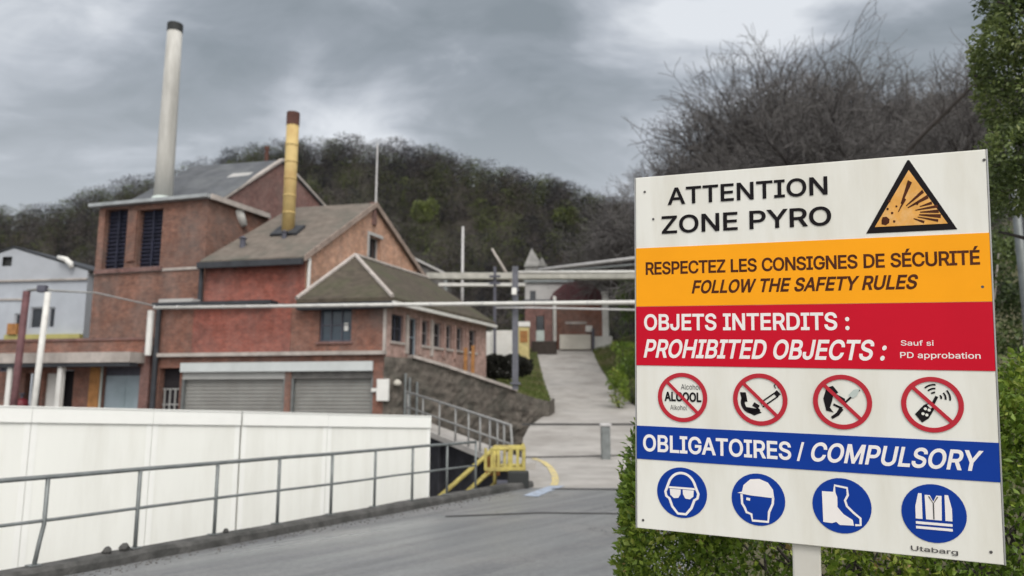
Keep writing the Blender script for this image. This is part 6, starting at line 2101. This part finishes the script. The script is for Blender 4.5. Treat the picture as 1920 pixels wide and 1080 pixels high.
# --- prohibition symbols
PRO = [(1233, 1326, 699, 791), (1374, 1476, 700, 798), (1524, 1634, 702, 805), (1689, 1806, 706, 811)]
labels = ['red prohibition ring over alcohol wording', 'red no smoking ring over cigarette and pipe', 'red no flame ring over a hand with a match', 'red no phone ring over a handset sending waves']
for i, c in enumerate(PRO):
    cu, cv, r = circle_px(*c)
    pr_ = Pict(cu, cv, r, 0.0042)
    pr_.ring(0.83, 1.0)
    ring = pr_.done('prohibition_symbol', sign_ring, sign, labels[i])
    bar = Pict(cu, cv, r, 0.0052)
    bar.stroke([(-0.62, 0.62), (0.62, -0.62)], 0.13)
    bar.done('slash_bar', sign_ring, ring)
    gp = Pict(cu, cv, r, 0.0022)
    if i == 1:
        gp.stroke([(0.02, -0.12), (0.56, 0.28), (0.66, 0.14), (0.10, -0.28)], 0.055, True)   # cigarette
        gp.fill([(0.50, 0.26), (0.62, 0.38), (0.76, 0.22), (0.62, 0.10)])
        for k_ in (0.0, 0.12):
            gp.stroke([(0.58 + k_, 0.44), (0.52 + k_, 0.54), (0.60 + k_, 0.62), (0.54 + k_, 0.72)][:3], 0.04)
        gp.stroke(arc(-0.30, -0.12, 0.34, 0.36, 150, 320), 0.15)                   # pipe bowl and stem
        gp.fill([(-0.74, 0.26), (-0.52, 0.26), (-0.46, -0.10), (-0.66, -0.10)])
        gp.stroke([(-0.25, -0.18), (-0.05, -0.30)], 0.16)
        gp.fill([(-0.52, -0.30), (-0.1, -0.36), (0.05, -0.5), (-0.22, -0.62), (-0.42, -0.52)])
    if i == 2:
        gp.fill([(-0.52, 0.52), (-0.30, 0.58), (-0.12, 0.34), (-0.30, 0.22), (-0.34, 0.02), (-0.42, -0.22), (-0.30, -0.40), (-0.55, -0.34), (-0.64, 0.1)])
        gp.fill([(-0.22, 0.30), (0.10, 0.12), (0.10, -0.02), (-0.25, 0.16)])
        gp.fill([(-0.34, -0.64), (-0.12, -0.50), (0.04, -0.28), (-0.08, -0.18), (-0.20, -0.40), (-0.40, -0.56)])
        gp.stroke([(-0.30, -0.10), (0.0, -0.24)], 0.08)
        gp.stroke([(0.10, -0.02), (0.34, 0.22)], 0.07)
        fl_ = Pict(cu, cv, r, 0.0024)
        fl_.fill([(0.22, 0.26), (0.36, 0.14), (0.52, 0.26), (0.60, 0.50), (0.40, 0.46)])
        fl_.done('flame', stack_base_m, ring)
        gp.stroke([(0.42, 0.30), (0.60, 0.46)], 0.06)
    if i == 3:
        gp.fill([(-0.56, -0.36), (-0.34, -0.66), (-0.12, -0.50), (0.10, -0.10), (-0.08, 0.06), (-0.26, -0.02)])
        gp.stroke([(0.02, 0.0), (0.16, 0.30)], 0.10)
        for k in (0.16, 0.30, 0.44):
            gp.stroke(arc(0.14, 0.24, k, k, -10, 40, 6), 0.06)
            gp.stroke(arc(0.10, 0.28, k, k, 85, 135, 6), 0.06)
    if i != 0:
        gp.done('glyph', sign_black, ring)
        if i == 3:
            k = Pict(cu, cv, r, 0.0032)
            for a, b in ((-0.22, -0.16), (-0.10, -0.20), (-0.30, -0.34), (-0.18, -0.38)):
                k.disc(0.055, a, b, 8)
            k.fill([(-0.16, -0.02), (-0.08, 0.02), (0.02, -0.10), (-0.06, -0.14)])
            k.done('keypad', sign_white, ring)

text_obj('Alcohol', (1277, 730), (1313, 721), sign_grey, bold=0.0, name='lettering', w=0.0022)
text_obj('ALCOOL', (1246, 752), (1315, 736), sign_black, bold=0.03, name='lettering', w=0.0022)
text_obj('Alkohol', (1257, 768), (1288, 760), sign_grey, bold=0.0, name='lettering', w=0.0022)

# --- mandatory symbols
MAN = [(1232, 1325, 876, 971), (1371, 1472, 888, 985), (1523, 1633, 896, 1000), (1689, 1812, 908, 1017)]
labels = ['blue disc with a face in goggles', 'blue disc with a head in a helmet', 'blue disc with safety boots', 'blue disc with a striped safety vest']
for i, c in enumerate(MAN):
    cu, cv, r = circle_px(*c)
    d = Pict(cu, cv, r, 0.0022).disc(1.0).done('mandatory_symbol', sign_blue, sign, labels[i])
    g = Pict(cu, cv, r, 0.0034)
    if i == 0:
        g.stroke(arc(0, 0.12, 0.56, 0.66, 20, 160, 16) + [(-0.60, 0.14), (-0.66, 0.0), (-0.62, -0.18), (-0.50, -0.26), (-0.38, -0.58), (-0.16, -0.84), (0.16, -0.84),
                 (0.38, -0.58), (0.50, -0.26), (0.62, -0.18), (0.66, 0.0), (0.60, 0.14)], 0.10, True)
        g.fill([(-0.54, 0.14), (-0.5, 0.22), (0.5, 0.22), (0.54, 0.14)])
        for s in (-1, 1):
            g.fill([(0.04 * s, 0.12), (0.48 * s, 0.12), (0.46 * s, -0.12), (0.32 * s, -0.24), (0.14 * s, -0.22), (0.05 * s, -0.06)])
    if i == 1:
        g.fill([(-0.78, 0.20), (-0.60, 0.26), (-0.54, 0.52), (-0.28, 0.76), (0.06, 0.80), (0.38, 0.68), (0.56, 0.42), (0.60, 0.10), (-0.30, 0.14)])
        g.stroke([(-0.62, 0.16), (-0.60, -0.20), (-0.50, -0.36), (-0.44, -0.52), (-0.26, -0.58), (-0.22, -0.82), (0.36, -0.82), (0.40, -0.44), (0.54, -0.12), (0.56, 0.12)], 0.09)
        g.stroke([(-0.44, 0.0), (-0.30, -0.02)], 0.10)
    if i == 2:
        g.fill([(-0.66, 0.48), (-0.20, 0.48), (-0.14, 0.30), (-0.14, -0.06), (0.06, -0.30), (0.36, -0.48), (0.40, -0.68), (-0.08, -0.70), (-0.20, -0.60), (-0.34, -0.66), (-0.64, -0.64)])
        g.stroke([(-0.24, 0.48), (-0.22, 0.72), (0.20, 0.66), (0.22, 0.40), (0.12, 0.20), (0.18, 0.0), (0.40, -0.22), (0.62, -0.40), (0.62, -0.64), (0.44, -0.66)], 0.08)
    if i == 3:
        g.fill([(-0.26, 0.62), (-0.10, 0.62), (0.0, 0.40), (0.10, 0.62), (0.26, 0.62), (0.24, -0.22), (-0.24, -0.22)])
        g.fill([(-0.46, 0.66), (-0.35, 0.66), (-0.35, -0.22), (-0.56, -0.22), (-0.56, 0.20)])
        g.fill([(0.35, 0.66), (0.46, 0.66), (0.56, 0.20), (0.56, -0.22), (0.35, -0.22)])
        for y0 in (-0.40, -0.56):
            g.fill([(-0.56, y0), (0.56, y0), (0.56, y0 + 0.09), (-0.56, y0 + 0.09)])
        z = Pict(cu, cv, r, 0.0044)
        z.stroke([(0.0, 0.34), (0.0, -0.2)], 0.04).stroke([(-0.14, 0.58), (0.0, 0.34), (0.14, 0.58)], 0.04)
        z.done('vest_seam', sign_grey, d)
    g.done('glyph', sign_letter_white, d)

# --- explosion triangle
ap, lb3, rb3 = sp(1708, 300), sp(1624, 438), sp(1795, 430)
tb_ = (lb3[1] + rb3[1]) / 2
apu = (lb3[0] + rb3[0]) / 2
hgt_ = ap[1] - tb_
hw_ = (rb3[0] - lb3[0]) / 2


def tri_pt(x, y, w):
    """x -1..1 along the base, y 0..1 up"""
    return sw3(apu + x * hw_, tb_ + y * hgt_, w)


tri = MB().poly([tri_pt(-1, 0, 0.002), tri_pt(1, 0, 0.002), tri_pt(0.02, 1, 0.002), tri_pt(-0.02, 1, 0.002)]).build('warning_triangle', sign_black, sign)
tri['label'] = 'black edged warning triangle with explosion on worn orange'
MB().poly([tri_pt(-0.80, 0.085, 0.0032), tri_pt(0.80, 0.085, 0.0032), tri_pt(0, 0.86, 0.0032)]).build('orange_field', sign_orange, tri)
bm_ = MB()
ox, oy = -0.28, 0.26
for (x, y, a, wd) in ((0.02, 0.70, 0.30, 0.055), (-0.10, 0.46, 0.1, 0.03), (0.30, 0.55, 0.34, 0.04), (0.40, 0.47, 0.34, 0.045), (0.48, 0.38, 0.65, 0.035), (0.60, 0.33, 0.45, 0.035), (0.62, 0.26, 0.55, 0.04),
                      (0.66, 0.19, 0.5, 0.045), (0.60, 0.13, 0.5, 0.03), (0.30, 0.12, 0.6, 0.03)):
    p = Vector((ox + (x - ox) * a, oy + (y - oy) * a, 0))
    q = Vector((x, y, 0))
    d = (q - p).normalized()
    nq = Vector((-d.y, d.x * 0.6, 0)) * wd
    bm_.poly([tri_pt(*(p - nq * 0.3).xy, 0.0042), tri_pt(*(q - nq).xy, 0.0042), tri_pt(*(q + nq).xy, 0.0042), tri_pt(*(p + nq * 0.3).xy, 0.0042)])
for (x, y, r_) in ((-0.56, 0.165, 0.10), (-0.46, 0.44, 0.035), (-0.50, 0.33, 0.03), (-0.40, 0.27, 0.03), (-0.36, 0.15, 0.03), (0.16, 0.38, 0.03), (-0.30, 0.36, 0.025)):
    bm_.poly([tri_pt(x + r_ * math.cos(t * 0.9 + x) * (1 + 0.3 * math.sin(t * 3)), y + r_ * 0.62 * math.sin(t * 0.9 + x), 0.0042) for t in range(7)])
bm_.build('explosion_glyph', sign_brown, tri)

# rivets and marks on the board
rv = MB()
for (x, y) in ((1225, 411), (1842, 538), (1209, 360), (1845, 300), (1206, 975), (1858, 1035)):
    u, v = sp(x, y)
    c = sw3(u, v, 0.0026)
    MB().poly([c + SU * 0.006 * math.cos(k * 0.628) + SV * 0.006 * math.sin(k * 0.628) for k in range(10)]).build('rivet', sign_grey, sign)

# post behind the board
uc = sp(1512, 1045)[0]
topc = sw3(uc, V1 - 0.15, -0.05)
botc = sw3(uc, V0 - 0.9, -0.05)
pd = (botc - topc).normalized()
botc = topc + pd * ((topc.z - 0.02) / -pd.z)
pw = 0.058
po = MB()
po.hexa(botc - SU * pw - SN * 0.07, SU * 2 * pw, SN * 0.10, topc - botc)
pst = po.build('post', post_cream, sign, bevel=0.008)
bkt = MB()
for v in (V1 - 0.3, V0 + 0.25):
    c = sw3(uc, v, -0.019)
    bkt.hexa(c - SU * 0.12 - SV * 0.02 - SN * 0.001, SU * 0.24, SV * 0.04, -SN * 0.004)
bkt.build('bracket', sign_back, sign)

# ================================================================== leaves, hedge and trees
prg = np.random.default_rng(21)


def leaves(P, D, L, Wd, rg):
    """folded leaf blades at points P growing along D: 4 verts, 2 tris each"""
    n = len(P)
    D = D / np.linalg.norm(D, axis=1, keepdims=True)
    S = np.cross(D, rg.normal(size=(n, 3)))
    S /= np.linalg.norm(S, axis=1, keepdims=True) + 1e-9
    U = np.cross(S, D)
    L = L[:, None]
    Wd = Wd[:, None]
    b = P
    l = P + D * L * 0.48 - S * Wd * 0.5 + U * Wd * 0.16
    r = P + D * L * 0.48 + S * Wd * 0.5 + U * Wd * 0.16
    t = P + D * L - U * L * 0.10
    V = np.stack([b, l, t, r], 1).reshape(-1, 3)
    k = np.arange(n)[:, None] * 4
    T = np.concatenate([k + np.array([[0, 2, 1]]), k + np.array([[0, 3, 2]])], 1).reshape(-1, 3)
    return V, T


def clump_noise(P, s, o):
    return np.array([mnoise.noise(Vector((p[0] * s + o, p[1] * s, p[2] * s))) for p in P])


def leafy(name, mat_, parent, blobs, n, L, rg, tint_o=0.0, shell=0.28, ymax=None, zmin=None, up=0.35, tint_s=2.2, aspect=0.52):
    """leaves through the outer shell of a union of ellipsoids, lumpy, with gaps"""
    Ps, Ns = [], []
    wts = np.array([b[3] * b[4] + b[4] * b[5] + b[3] * b[5] for b in blobs])
    wts = wts / wts.sum()
    cnt_ = rg.multinomial(n, wts)
    B = np.array([b[:6] for b in blobs])
    for b, c in zip(B, cnt_):
        d = rg.normal(size=(c, 3))
        d /= np.linalg.norm(d, axis=1, keepdims=True)
        f = 1 - np.abs(rg.normal(size=(c, 1))) * shell
        p = b[:3] + d * b[3:6] * f
        Ps.append(p)
        nn_ = d / b[3:6]
        Ns.append(nn_ / np.linalg.norm(nn_, axis=1, keepdims=True))
    P, Nn = np.concatenate(Ps), np.concatenate(Ns)
    # drop the ones deep inside another blob
    deep = np.zeros(len(P), bool)
    for b in B:
        q = (P - b[:3]) / b[3:6]
        deep |= (q ** 2).sum(1) < 0.40
    if zmin is not None:
        deep |= P[:, 2] < zmin
    if ymax is not None:
        deep |= P[:, 1] > ymax
    P, Nn = P[~deep], Nn[~deep]
    cn = clump_noise(P, 3.2, 1.7)
    P = P + Nn * (cn[:, None] * 0.13)
    keep = (clump_noise(P, 6.0, 9.1) > -0.42) | (rg.random(len(P)) < 0.4)
    P, Nn, cn = P[keep], Nn[keep], cn[keep]
    D = Nn * 0.75 + rg.normal(size=P.shape) * 0.65 + np.array([0, 0, up])
    ln = L * rg.uniform(0.5, 1.45, len(P))
    V, T = leaves(P, D, ln, ln * aspect * rg.uniform(0.8, 1.2, len(P)), rg)
    tn = np.clip(0.45 + clump_noise(P, tint_s, 4.4) * 0.45 + rg.normal(size=len(P)) * 0.17 + tint_o, 0, 1)
    return np_mesh(name, V, tris=T, mat=mat_, parent=parent, tint=np.repeat(tn, 2))


def stems(parent, base, tips, r, m, name='stems'):
    mb = MB()
    for b, t in zip(base, tips):
        b, t = Vector(b), Vector(t)
        m1 = b.lerp(t, 0.5) + Vector((random.uniform(-1, 1), random.uniform(-1, 1), 0)) * 0.10
        mb.pipe([b, m1, t], [r, r * 0.7, r * 0.3], 6)
    return mb.build(name, m, parent, smooth=True)


# hedge behind the sign
hed = thing('hedge', 'leafy bright green hedge growing behind and under the safety sign', 'hedge', (2.2, 5.4, 0.1))
blobs = []
random.seed(4)
for (x, y, z, a, b, c) in [(1.06, 5.05, 1.22, 0.36, 0.5, 0.58), (1.13, 5.0, 0.75, 0.50, 0.5, 0.6), (1.30, 5.1, 0.28, 0.45, 0.5, 0.5), (1.35, 5.3, 1.62, 0.40, 0.5, 0.5), (1.12, 5.1, 1.62, 0.27, 0.4, 0.34), (0.98, 5.0, 1.2, 0.26, 0.4, 0.4), (1.02, 5.1, 0.95, 0.33, 0.4, 0.4),
                           (1.7, 5.0, 0.9, 0.6, 0.6, 0.9), (2.3, 5.1, 0.9, 0.65, 0.6, 1.05), (2.9, 5.0, 0.9, 0.65, 0.6, 1.2), (3.5, 5.0, 0.9, 0.65, 0.6, 1.3), (4.1, 5.0, 0.95, 0.65, 0.6, 1.35),
                           (4.6, 5.0, 0.95, 0.6, 0.6, 1.35), (1.75, 4.8, 0.35, 0.5, 0.5, 0.5), (2.4, 4.7, 0.4, 0.55, 0.5, 0.6), (3.0, 4.6, 0.45, 0.55, 0.5, 0.6), (3.6, 4.6, 0.5, 0.55, 0.5, 0.7),
                           (4.2, 4.6, 0.6, 0.55, 0.5, 0.8), (3.55, 4.9, 1.85, 0.4, 0.45, 0.42), (3.95, 4.9, 2.0, 0.42, 0.45, 0.40), (4.4, 5.0, 2.05, 0.45, 0.45, 0.4)]:
    blobs.append((x, y, z, a, b, c))
leafy('foliage', hedge_m, hed, blobs, 150000, 0.046, np.random.default_rng(31), tint_o=0.08, zmin=0.06, shell=0.2)
stems(hed, [(random.uniform(1.2, 4.5), random.uniform(4.9, 5.3), 0.0) for _ in range(60)], [(random.uniform(1.1, 4.6), random.uniform(4.7, 5.5), random.uniform(0.8, 1.9)) for _ in range(60)], 0.014, bark)

# evergreen tree at the right edge
evx = at(1960, 200, 6.6)
ev = thing('evergreen_tree', 'dense small leaved evergreen tree rising at the right edge behind the sign', 'tree', (evx.x, 6.6, 0.1))
blobs = []
for (px, py, rx, rz_) in [(1884, 60, 0.34, 0.36), (1885, 190, 0.30, 0.36), (1885, 300, 0.34, 0.36), (1915, 350, 0.36, 0.28), (1880, 120, 0.28, 0.3), (1940, 40, 0.5, 0.5), (1950, 180, 0.5, 0.5), (1960, 300, 0.5, 0.42),
                          (1898, -40, 0.33, 0.4), (1905, -150, 0.33, 0.45), (1960, -100, 0.5, 0.5), (2030, 100, 0.6, 0.6), (2040, 260, 0.55, 0.55), (2030, -80, 0.6, 0.6), (1970, -250, 0.5, 0.6), (2060, -200, 0.6, 0.6)]:
    p = at(px + 34, py - 8, 6.6 + random.uniform(-0.15, 0.15))
    blobs.append((p.x, p.y, p.z, rx, 0.55, rz_))
leafy('crown', ever_m, ev, blobs, 100000, 0.044, np.random.default_rng(33), tint_o=0.06, shell=0.2, up=0.1)
tp = at(2040, 260, 6.8)
tk = MB().pipe([(tp.x + 0.1, 6.9, 0.0), (tp.x + 0.05, 6.85, 1.5), (tp.x, 6.8, 3.2), (tp.x - 0.1, 6.7, 4.6), (tp.x - 0.2, 6.65, 5.8)], [0.17, 0.14, 0.11, 0.07, 0.03], 12)
for k in range(16):
    z = 2.9 + k * 0.19
    a = k * 2.4
    tk.pipe([(tp.x, 6.8, z), (tp.x + math.cos(a) * 0.4 - 0.1, 6.7 + math.sin(a) * 0.25, z + 0.25), (tp.x + math.cos(a) * 0.85 - 0.2, 6.7 + math.sin(a) * 0.4, z + 0.4)], [0.04, 0.025, 0.01], 6)
tk.build('trunk', bark, ev, smooth=True)

# shrubs on the right bank of the ramp
sh_i = 0
for (px, py, Y, rx, rz_, n, tint, lab) in [(1172, 655, 40, 0.75, 0.55, 2600, 0.1, 'bright green bush on the bank right of the ramp, topmost of the bank'),
                                           (1160, 712, 36, 0.55, 0.45, 1800, 0.15, 'low green bush on the bank beside the ramp edge, in front of the topmost one'),
                                           (1185, 690, 37.5, 0.7, 0.6, 2400, -0.25, 'dark green bush on the bank between two brighter bushes'),
                                           (1188, 560, 48, 1.3, 2.2, 4200, -0.2, 'tall dark evergreen bush beside the brick gatehouse')]:
    c = at(px, py, Y)
    g0 = verge_z(c.x, Y)
    t = thing('bush', lab, 'bush', (c.x, Y, g0))
    bl_ = [(c.x + random.uniform(-.4, .4) * rx, Y + random.uniform(-.3, .3), max(g0 + 0.2, c.z + random.uniform(-.4, .3) * rz_), rx * random.uniform(.5, .8), 0.6, rz_ * random.uniform(.5, .8)) for _ in range(6)]
    bl_.append((c.x, Y, (g0 + c.z) / 2, rx * 0.8, 0.6, max(0.3, (c.z - g0) / 2)))
    leafy('foliage', hedge_m, t, bl_, n, 0.13, np.random.default_rng(50 + sh_i), tint_o=tint, tint_s=1.2)
    stems(t, [(c.x, Y, g0 - 0.1)] * 4, [(c.x + random.uniform(-.5, .5) * rx, Y + random.uniform(-.3, .3), c.z) for _ in range(4)], 0.03, bark)
    sh_i += 1
# dark undergrowth between the sign and the lamp pole
c = at(1890, 560, 12.5)
g0 = verge_z(c.x, 12.5)
t = thing('bush', 'dark green undergrowth filling the gap between the sign and the lamp pole', 'bush', (c.x, 12.5, g0))
bl_ = []
for (px, py, rx, rz2) in [(1870, 600, 0.7, 0.6), (1900, 520, 0.8, 0.7), (1930, 600, 0.8, 0.7), (1880, 680, 0.8, 0.7), (1950, 500, 0.8, 0.8), (1860, 520, 0.6, 0.7), (1910, 430, 0.7, 0.6), (1980, 560, 0.8, 0.8)]:
    p = at(px, py, 12.5 + random.uniform(-.3, .3))
    bl_.append((p.x, p.y, p.z, rx, 0.7, rz2))
leafy('foliage', ever_m, t, bl_, 16000, 0.085, np.random.default_rng(58), tint_o=-0.32, tint_s=1.2)
stems(t, [(c.x + k * 0.35 - 1, 12.3, g0 - 0.1) for k in range(7)], [(c.x + k * 0.35 - 0.7, 12.1, c.z + 0.7) for k in range(7)], 0.035, coping_m)
# dark shrub beside the white wall
c = at(948, 682, 39.5)
g0 = terr(c.x, 39.5)
t = thing('dark_shrub', 'low nearly black shrub at the foot of the white wall by the steel post', 'bush', (c.x, 39.5, g0))
leafy('foliage', shrub_dark_m, t, [(c.x - 0.6, 39.5, c.z, 0.6, 0.5, 0.45), (c.x + 0.3, 39.5, c.z - 0.05, 0.8, 0.5, 0.45), (c.x + 0.9, 39.4, c.z - 0.15, 0.5, 0.5, 0.4), (c.x - 0.2, 39.5, c.z - 0.35, 1.2, 0.5, 0.4)], 9000, 0.16, np.random.default_rng(61))
stems(t, [(c.x + k * 0.4 - 0.4, 39.5, g0 - 0.2) for k in range(3)], [(c.x + k * 0.6 - 0.6, 39.5, c.z) for k in range(3)], 0.03, bark)


# grass on the terrace and the banks
def grass_patch(name, pts, n, L, label, tint=0.0, rg=None):
    rg = rg or np.random.default_rng(70)
    P = np.array(pts)
    D = rg.normal(size=P.shape) * 0.35 + np.array([0, 0, 1.0])
    ln = L * rg.uniform(0.5, 1.4, len(P))
    V, T = leaves(P, D, ln, ln * 0.16, rg)
    tn = np.clip(0.4 + clump_noise(P, 0.5, 3.3) * 0.7 + rg.normal(size=len(P)) * 0.18 + tint, 0, 1)
    o = np_mesh(name, V, tris=T, mat=grass_m, tint=np.repeat(tn, 2))
    return tag(o, label, 'grass', kind='stuff')


pts = []
gr = random.Random(12)
for r0_, r1_ in zip(TER[:7], TER[1:8]):
    nq = len(r0_) - 1
    for _ in range(2600):
        k = min(nq - 1, int(nq * gr.random() ** 0.6))
        a, b = gr.random(), gr.random()
        p = (Vector(r0_[k]).lerp(Vector(r0_[k + 1]), a)).lerp(Vector(r1_[k]).lerp(Vector(r1_[k + 1]), a), b)
        pts.append((p.x, p.y, p.z - 0.01))
grass_patch('grass', pts, 0, 0.20, 'rough tufted grass growing on the terrace above the stone wall', 0.05)
pts = []
for _ in range(34000):
    y = gr.uniform(9, 62)
    x = (lerp_tab(RR, y) if y > 16.8 else lerp_tab(RNEAR, y)) + 13.0 * gr.random() ** 2.2 + 0.05
    pts.append((x, y, verge_z(x, y) - 0.01))
grass_patch('verge_grass', pts, 0, 0.22, 'green grass growing on the bank right of the ramp', 0.12, np.random.default_rng(71))


# ------------------------------------------------------------------ bare trees
def grow_tree(rg, h, spread=0.55, levels=6, first=0.22):
    segs = []

    def branch(p, d, L, r, lv):
        nseg = 3 if lv < 3 else 2
        pts = [p]
        q = p
        dd = d
        for k in range(nseg):
            dd = (dd + rg.normal(size=3) * 0.20 + np.array([0, 0, 0.04 if lv < 3 else -0.01])).copy()
            dd /= np.linalg.norm(dd)
            q = q + dd * L / nseg
            pts.append(q)
        r1 = r * 0.62
        segs.append((pts, r, r1, lv))
        if lv >= levels:
            return
        nb = [0, 6, 5, 4, 4, 3, 3][min(lv + 1, 6)]
        for k in range(nb):
            f = 1.0 if k == 0 else rg.uniform(0.35, 1.0)
            idx = min(nseg - 1, int(f * nseg))
            fr = f * nseg - idx
            o = pts[idx] * (1 - fr) + pts[idx + 1] * fr
            side = rg.normal(size=3)
            side -= dd * side.dot(dd)
            side /= np.linalg.norm(side) + 1e-9
            a = spread * rg.uniform(0.6, 1.3) if k else spread * 0.3
            nd = dd * math.cos(a) + side * math.sin(a) + np.array([0, 0, 0.10 if lv < 3 else 0.0])
            nd /= np.linalg.norm(nd)
            branch(o, nd, L * rg.uniform(0.60, 0.84), max(0.009, r1 * (0.9 if k == 0 else 0.62)), lv + 1)

    for k in range(1):
        branch(np.array([0, 0, -0.3]), np.array([rg.normal() * 0.06, rg.normal() * 0.06, 1.0]), h * first + 0.3, h * 0.027, 0)
    return segs


def tree_meshes(segs):
    tm = MB()
    V, T, C = [], [], []
    for pts, r0_, r1_, lv in segs:
        if lv <= 2:
            tm.pipe(pts, [r0_ + (r1_ - r0_) * k / (len(pts) - 1) for k in range(len(pts))], 7 if lv < 2 else 5, caps=False)
        else:
            for a, b, f in zip(pts, pts[1:], range(9)):
                d = b - a
                s = np.cross(d, [0.31, 0.77, 0.55])
                s /= np.linalg.norm(s) + 1e-9
                t_ = np.cross(d, s)
                t_ /= np.linalg.norm(t_) + 1e-9
                k = len(V)
                rr = max(r0_ * (1 - 0.3 * f), 0.010)
                for ang in (0, 2.09, 4.19):
                    V.append(a + (s * math.cos(ang) + t_ * math.sin(ang)) * rr)
                for ang in (0, 2.09, 4.19):
                    V.append(b + (s * math.cos(ang) + t_ * math.sin(ang)) * rr * 0.75)
                for e in range(3):
                    T.append((k + e, k + (e + 1) % 3, k + 3 + (e + 1) % 3, k + 3 + e))
                    C.append(0.12 + 0.12 * lv)
    return tm, np.array(V), np.array(T), np.array(C)


tvar = []
brg = np.random.default_rng(91)
for v_ in range(4):
    segs = grow_tree(brg, 14.0, spread=[0.80, 0.72, 0.86, 0.78][v_], levels=6, first=[0.26, 0.22, 0.2, 0.28][v_])
    tvar.append(tree_meshes(segs))
    print('tree', v_, len(tvar[-1][2]), 'height', tvar[-1][1][:, 2].max())

TL = [(1195, 322, 58, 0, 'slender bare tree, leftmost of the leafless trees above the sign'),
      (1262, 250, 54, 1, 'bare grey tree second from the left of the trees above the sign'),
      (1340, 185, 52, 2, 'bare grey tree rising above the word painted at the sign top'),
      (1420, 120, 50, 3, 'tall bare tree on the left shoulder of the highest crowns above the sign'),
      (1500, 80, 48, 0, 'tall bare tree, left one of the two highest crowns above the sign'),
      (1580, 62, 47, 2, 'tallest bare tree above the middle of the sign'),
      (1668, 92, 46, 1, 'bare tree to the left of the warning triangle, high above the sign'),
      (1752, 118, 44, 3, 'bare tree above the warning triangle'),
      (1825, 60, 34, 0, 'bare tree half hidden by the evergreen at the right edge'),
      (1300, 262, 64, 3, 'bare tree standing in the second row behind the left trees above the sign'),
      (1470, 150, 60, 1, 'bare tree standing in the second row behind the tall crowns'),
      (1630, 120, 58, 3, 'bare tree of the second row, behind the tallest one'),
      (1720, 110, 56, 2, 'bare tree of the second row, behind the warning triangle side'),
      (1230, 300, 72, 2, 'bare tree farthest back at the left end of the trees above the sign'),
      (1545, 110, 68, 0, 'bare tree farthest back, seen between the two highest crowns'),
      (1405, 132, 46, 2, 'round crowned bare tree in front of the left shoulder of the tall trees'),
      (1530, 64, 51, 3, 'round crowned bare tree at the peak, just left of the tallest one'),
      (1612, 72, 50, 0, 'round crowned bare tree at the peak, just right of the tallest one'),
      (1462, 88, 53, 2, 'bare tree filling the gap left of the highest crowns'),
      (1365, 178, 60, 1, 'bare tree at the middle of the left slope of the tree mass, second row'),
      (1290, 232, 49, 0, 'bare tree in front at the left slope of the tree mass'),
      (1560, 130, 40, 1, 'bare tree nearest to the sign, low in front of the highest crowns'),
      (1440, 200, 41, 3, 'low bare tree near the sign, in front of the left shoulder')]
first_tree = {}
for i, (px, py, Y, v_, lab) in enumerate(TL):
    top = at(px, py, Y)
    zb_ = verge_z(top.x, Y) if Y < 95 else 8
    hgt = top.z - zb_
    s = 0.87 * hgt / np.percentile(tvar[v_][1][:, 2], 99.2)
    if v_ not in first_tree:
        root = thing('bare_tree', lab, 'tree', (0, 0, 0), 'leafless trees on the slope behind the sign')
        tm, V, T, C = tvar[v_]
        trk = tm.build('trunk', bark, root, smooth=True)
        crw = np_mesh('crown', V, quads=T, mat=twig_m, parent=root, tint=C)
        first_tree[v_] = root
    else:
        src = first_tree[v_]
        root = src.copy()
        COL.objects.link(root)
        for chd in src.children:
            c2 = chd.copy()
            COL.objects.link(c2)
            c2.parent = root
    root['label'] = lab
    root.location = (top.x, Y, zb_ - 0.1)
    root.scale = (s, s, s)
    root.rotation_euler = (0, 0, i * 1.37)

# leaning bare trunk above the warning triangle
p0, p1 = at(1640, 350, 30), at(1835, 150, 27)
b0 = Vector((p0.x - (p1 - p0).x * 1.2, 32, 0))
b0.z = verge_z(b0.x, 32)
lt_ = thing('leaning_tree', 'thin dark leaning trunk slanting up behind the warning triangle corner', 'tree', b0)
tk = MB().pipe([b0 - Vector((0, 0, 0.3)), p0, p0.lerp(p1, 0.5) + Vector((0, 0, 0.1)), p1, p1 + (p1 - p0) * 0.5], [0.15, 0.11, 0.09, 0.07, 0.03], 8)
tk.build('trunk', bark, lt_, smooth=True)
tw = MB()
for k in range(26):
    f = random.uniform(0.35, 1.4)
    a = p0.lerp(p1, f)
    q = a + Vector((random.uniform(-1, 1), random.uniform(-.6, .6), random.uniform(0.2, 1.3)))
    tw.pipe([a, a.lerp(q, 0.5) + Vector((0.1, 0, 0.05)), q], [0.022, 0.014, 0.006], 5)
tw.build('crown', bark, lt_)

# two trees already in leaf on the hillside
for (px, f, s, lab) in ((792, 0.30, 4.6, 'small tree in fresh yellow green leaf on the dark hillside above the orange gable'), (1058, 0.22, 4.2, 'small olive green tree in leaf on the hillside above the pipe bridge')):
    u = 0
    for f in [k / 100 for k in range(2, 90)]:
        p = hill_pt(px, f)
        want = at(px, 392 if px < 900 else 408, p.y)
        want = at(px, 392 if px < 900 else 408, p.y - 5)
        if p.z > want.z - s * 0.55:
            break
    z0 = p.z
    t = thing('leafy_tree', lab, 'tree', p)
    cz = want.z
    bl_ = [(want.x + random.uniform(-.6, .6) * s * 0.6, p.y - 5 + random.uniform(-.5, .5), cz + random.uniform(-.5, .4) * s * 0.5, s * .36, s * .36, s * .34) for _ in range(7)]
    leafy('crown', spring_m, t, bl_, 3600, 0.42, np.random.default_rng(81), tint_o=0.1, tint_s=0.5)
    MB().pipe([Vector((want.x, p.y - 5, min(z0, cz - s) - 2.5)), Vector((want.x + 0.2, p.y - 5, cz - s * 0.5)), Vector((want.x, p.y - 5, cz))], [0.28, 0.2, 0.1], 8).build('trunk', bark, t)
